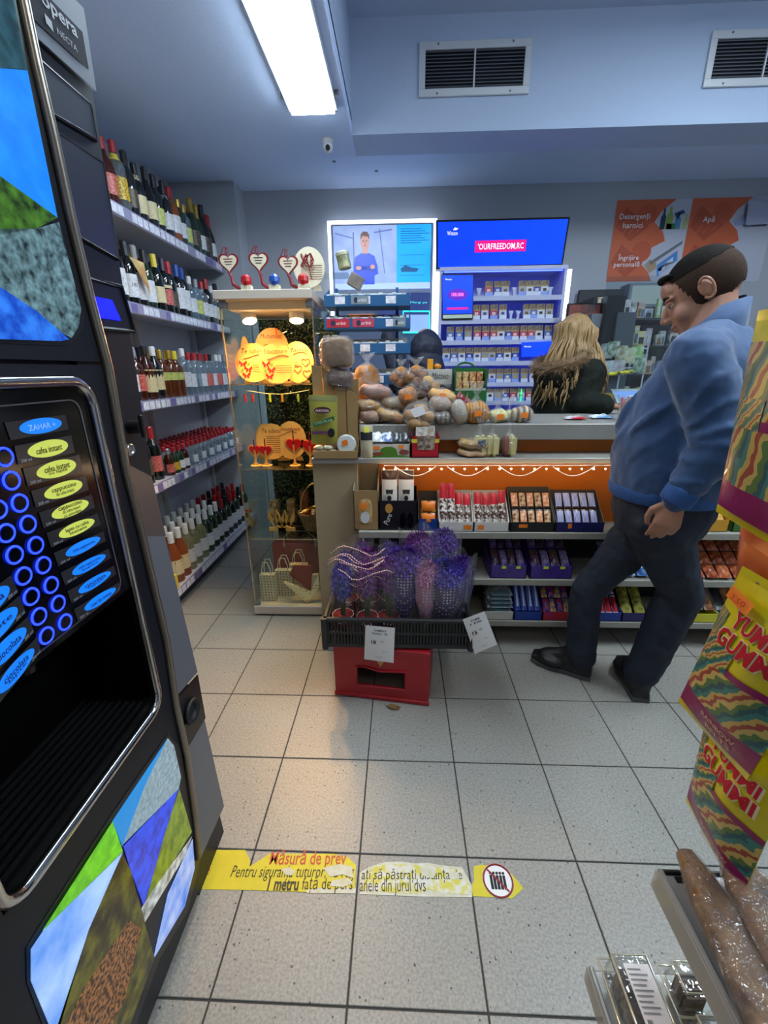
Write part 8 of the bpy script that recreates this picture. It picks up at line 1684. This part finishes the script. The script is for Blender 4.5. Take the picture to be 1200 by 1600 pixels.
# ------------------------------------------------------------------ torn floor sticker and dry leaf
def fz(u, v, z): return at(u, v, Z=z)
st_ = thing('floor_sticker', 'torn yellow safety distance strip stuck to the floor tiles', 'sticker', fz(560, 1365, 0))
M_STY = mat('sticker_yellow', '#d6c81e', .5, noise=(30, .3), c2='#c8ba14', coord='World'); M_STW = mat('sticker_torn', '#d8d6cc', .7, noise=(40, .2), c2='#c4c09c', coord='World'); M_STM = mat('sticker_half', '#d0c850', .6, noise=(38, .06), c2='#d8d6cc', coord='World')
def flat(name, pts, m, z, th=.0008):
    P_ = [fz(u, v, z) for u, v in pts]; n = len(P_); mb = MB(); mb.add(P_ + [p - V((0, 0, th)) for p in P_], [tuple(range(n)), tuple(range(n, 2 * n))[::-1]] + [(i, (i + 1) % n, n + (i + 1) % n, n + i) for i in range(n)]); return mb.build(name, m, st_)
flat('strip_piece', [(300, 1326), (330, 1328), (383, 1328), (391, 1345), (390, 1354), (412, 1340), (420, 1334), (470, 1334), (520, 1334), (545, 1340), (556, 1352), (554, 1395), (480, 1394), (400, 1391), (300, 1389)], M_STY, .0012)
flat('torn_edge', [(478, 1391), (500, 1387), (520, 1390), (540, 1386), (556, 1388), (555, 1396), (480, 1395)], M_STW, .0016)
flat('strip_piece', [(562, 1364), (578, 1354), (600, 1347), (625, 1346), (650, 1349), (668, 1348), (690, 1352), (722, 1355), (730, 1370), (738, 1384), (738, 1402), (660, 1401), (562, 1397)], M_STW, .0012)
flat('yellow_layer', [(575, 1362), (590, 1352), (620, 1350), (650, 1352), (690, 1356), (720, 1360), (722, 1372), (736, 1386), (734, 1398), (690, 1395), (668, 1389), (650, 1396), (610, 1394), (566, 1390)], M_STM, .0018)
flat('strip_piece', [(740, 1354), (752, 1351), (775, 1354), (800, 1366), (812, 1380), (818, 1388), (800, 1404), (770, 1402), (739, 1400), (737, 1384), (741, 1376)], M_STY, .0012)
for pts in ([(440, 1358), (452, 1355), (462, 1362), (455, 1368), (445, 1366)], [(505, 1356), (530, 1350), (550, 1354), (552, 1372), (535, 1366), (515, 1370)], [(520, 1375), (545, 1372), (552, 1380), (535, 1386), (515, 1384)], [(655, 1356), (668, 1352), (682, 1362), (676, 1372), (660, 1368)], [(700, 1362), (716, 1362), (718, 1374), (704, 1374)]): flat('torn_spot', pts, M_STW, .0024)
q = Q(fz(330, 1326, .0016), fz(560, 1332, .0016), fz(556, 1396, .0016), fz(322, 1389, .0016))
M_STR = mat('sticker_red', '#b8421c', .5); M_STI = mat('sticker_ink', '#33321c', .6)
def ftext(s_, m, u0, u1, v, h, z=.0021, bold=0, shear=0):
    a, b = fz(u0, v, z), fz(u1, v, z); d = (b - a).normalized(); up = V((-d.y, d.x, 0)); vs, fs, W_, H_ = text_mesh(s_, bold); wd = (b - a).length; k = wd / W_; c = (a + b) / 2; ky = h / H_
    MB().add([c + d * (x + shear * y) * k + up * y * ky for x, y in vs], fs).build('lettering', m, st_)
ftext('Măsură de prev', M_STR, 422, 541, 1342.5, .052, bold=.012); ftext('Pentru siguranța tuturor, vă rug', M_STI, 362, 553, 1363.5, .044, shear=.12); ftext('1 metru', M_STI, 419, 467, 1381, .034, bold=.03); ftext('față de pers', M_STI, 472, 551, 1382.5, .042)
ftext('ați să păstrați distanța de', M_STI, 565, 722, 1368, .036, shear=.1); ftext('anele din jurul dvs', M_STI, 562, 665, 1386, .042)
ftext('de', M_STR, 315, 329, 1358, .03)
cc = fz(778, 1376, .0016); rr = (fz(802, 1376, .0016) - fz(754, 1376, .0016)).length / 2
MB().lathe([(rr, 0), (rr, .0006)], 28, Matrix.Translation(cc)).build('round_sign', PAPER, st_); MB().tube([cc + V((rr * .93 * math.cos(a), rr * .93 * math.sin(a), .0008)) for a in [2 * PI * i / 28 for i in range(28)]], rr * .06, 6, closed=True).build('red_ring', mat('ring_maroon', '#8a1c20', .5), st_)
for k in range(5):
    x = cc.x + (-.42 + .21 * k) * rr; MB().lathe([(rr * .09, 0), (rr * .09, .0005)], 10, Matrix.Translation(V((x, cc.y + rr * .42, cc.z + .0007)))).build('figure_head', INK, st_); MB().box(x - rr * .085, x + rr * .085, cc.y - rr * .5, cc.y + rr * .3, cc.z + .0007, cc.z + .0012).build('figure_body', INK, st_)
p = V((cc.x, cc.y, cc.z + .0014)); MB().box(-rr * .85, rr * .85, -rr * .06, rr * .06, 0, .0005, Matrix.Translation(p) @ Matrix.Rotation(-.8, 4, 'Z')).build('red_slash', mat('ring_maroon', '#8a1c20', .5), st_)
p = fz(616, 1106, .002); lf = MB(); 
lf.add([p + V((-.035, .008, .003)), p + V((-.015, .016, .008)), p + V((.01, .012, .004)), p + V((.032, -.004, .01)), p + V((.008, -.014, .003)), p + V((-.016, -.01, .007)), p + V((0, 0, 0))], [(0, 1, 6), (1, 2, 6), (2, 3, 6), (3, 4, 6), (4, 5, 6), (5, 0, 6)])
tag(lf.build('dry_leaf', mat('leaf_brown', '#7a5c34', .7)), 'small dry brown leaf on the floor before the red crate', 'leaf')
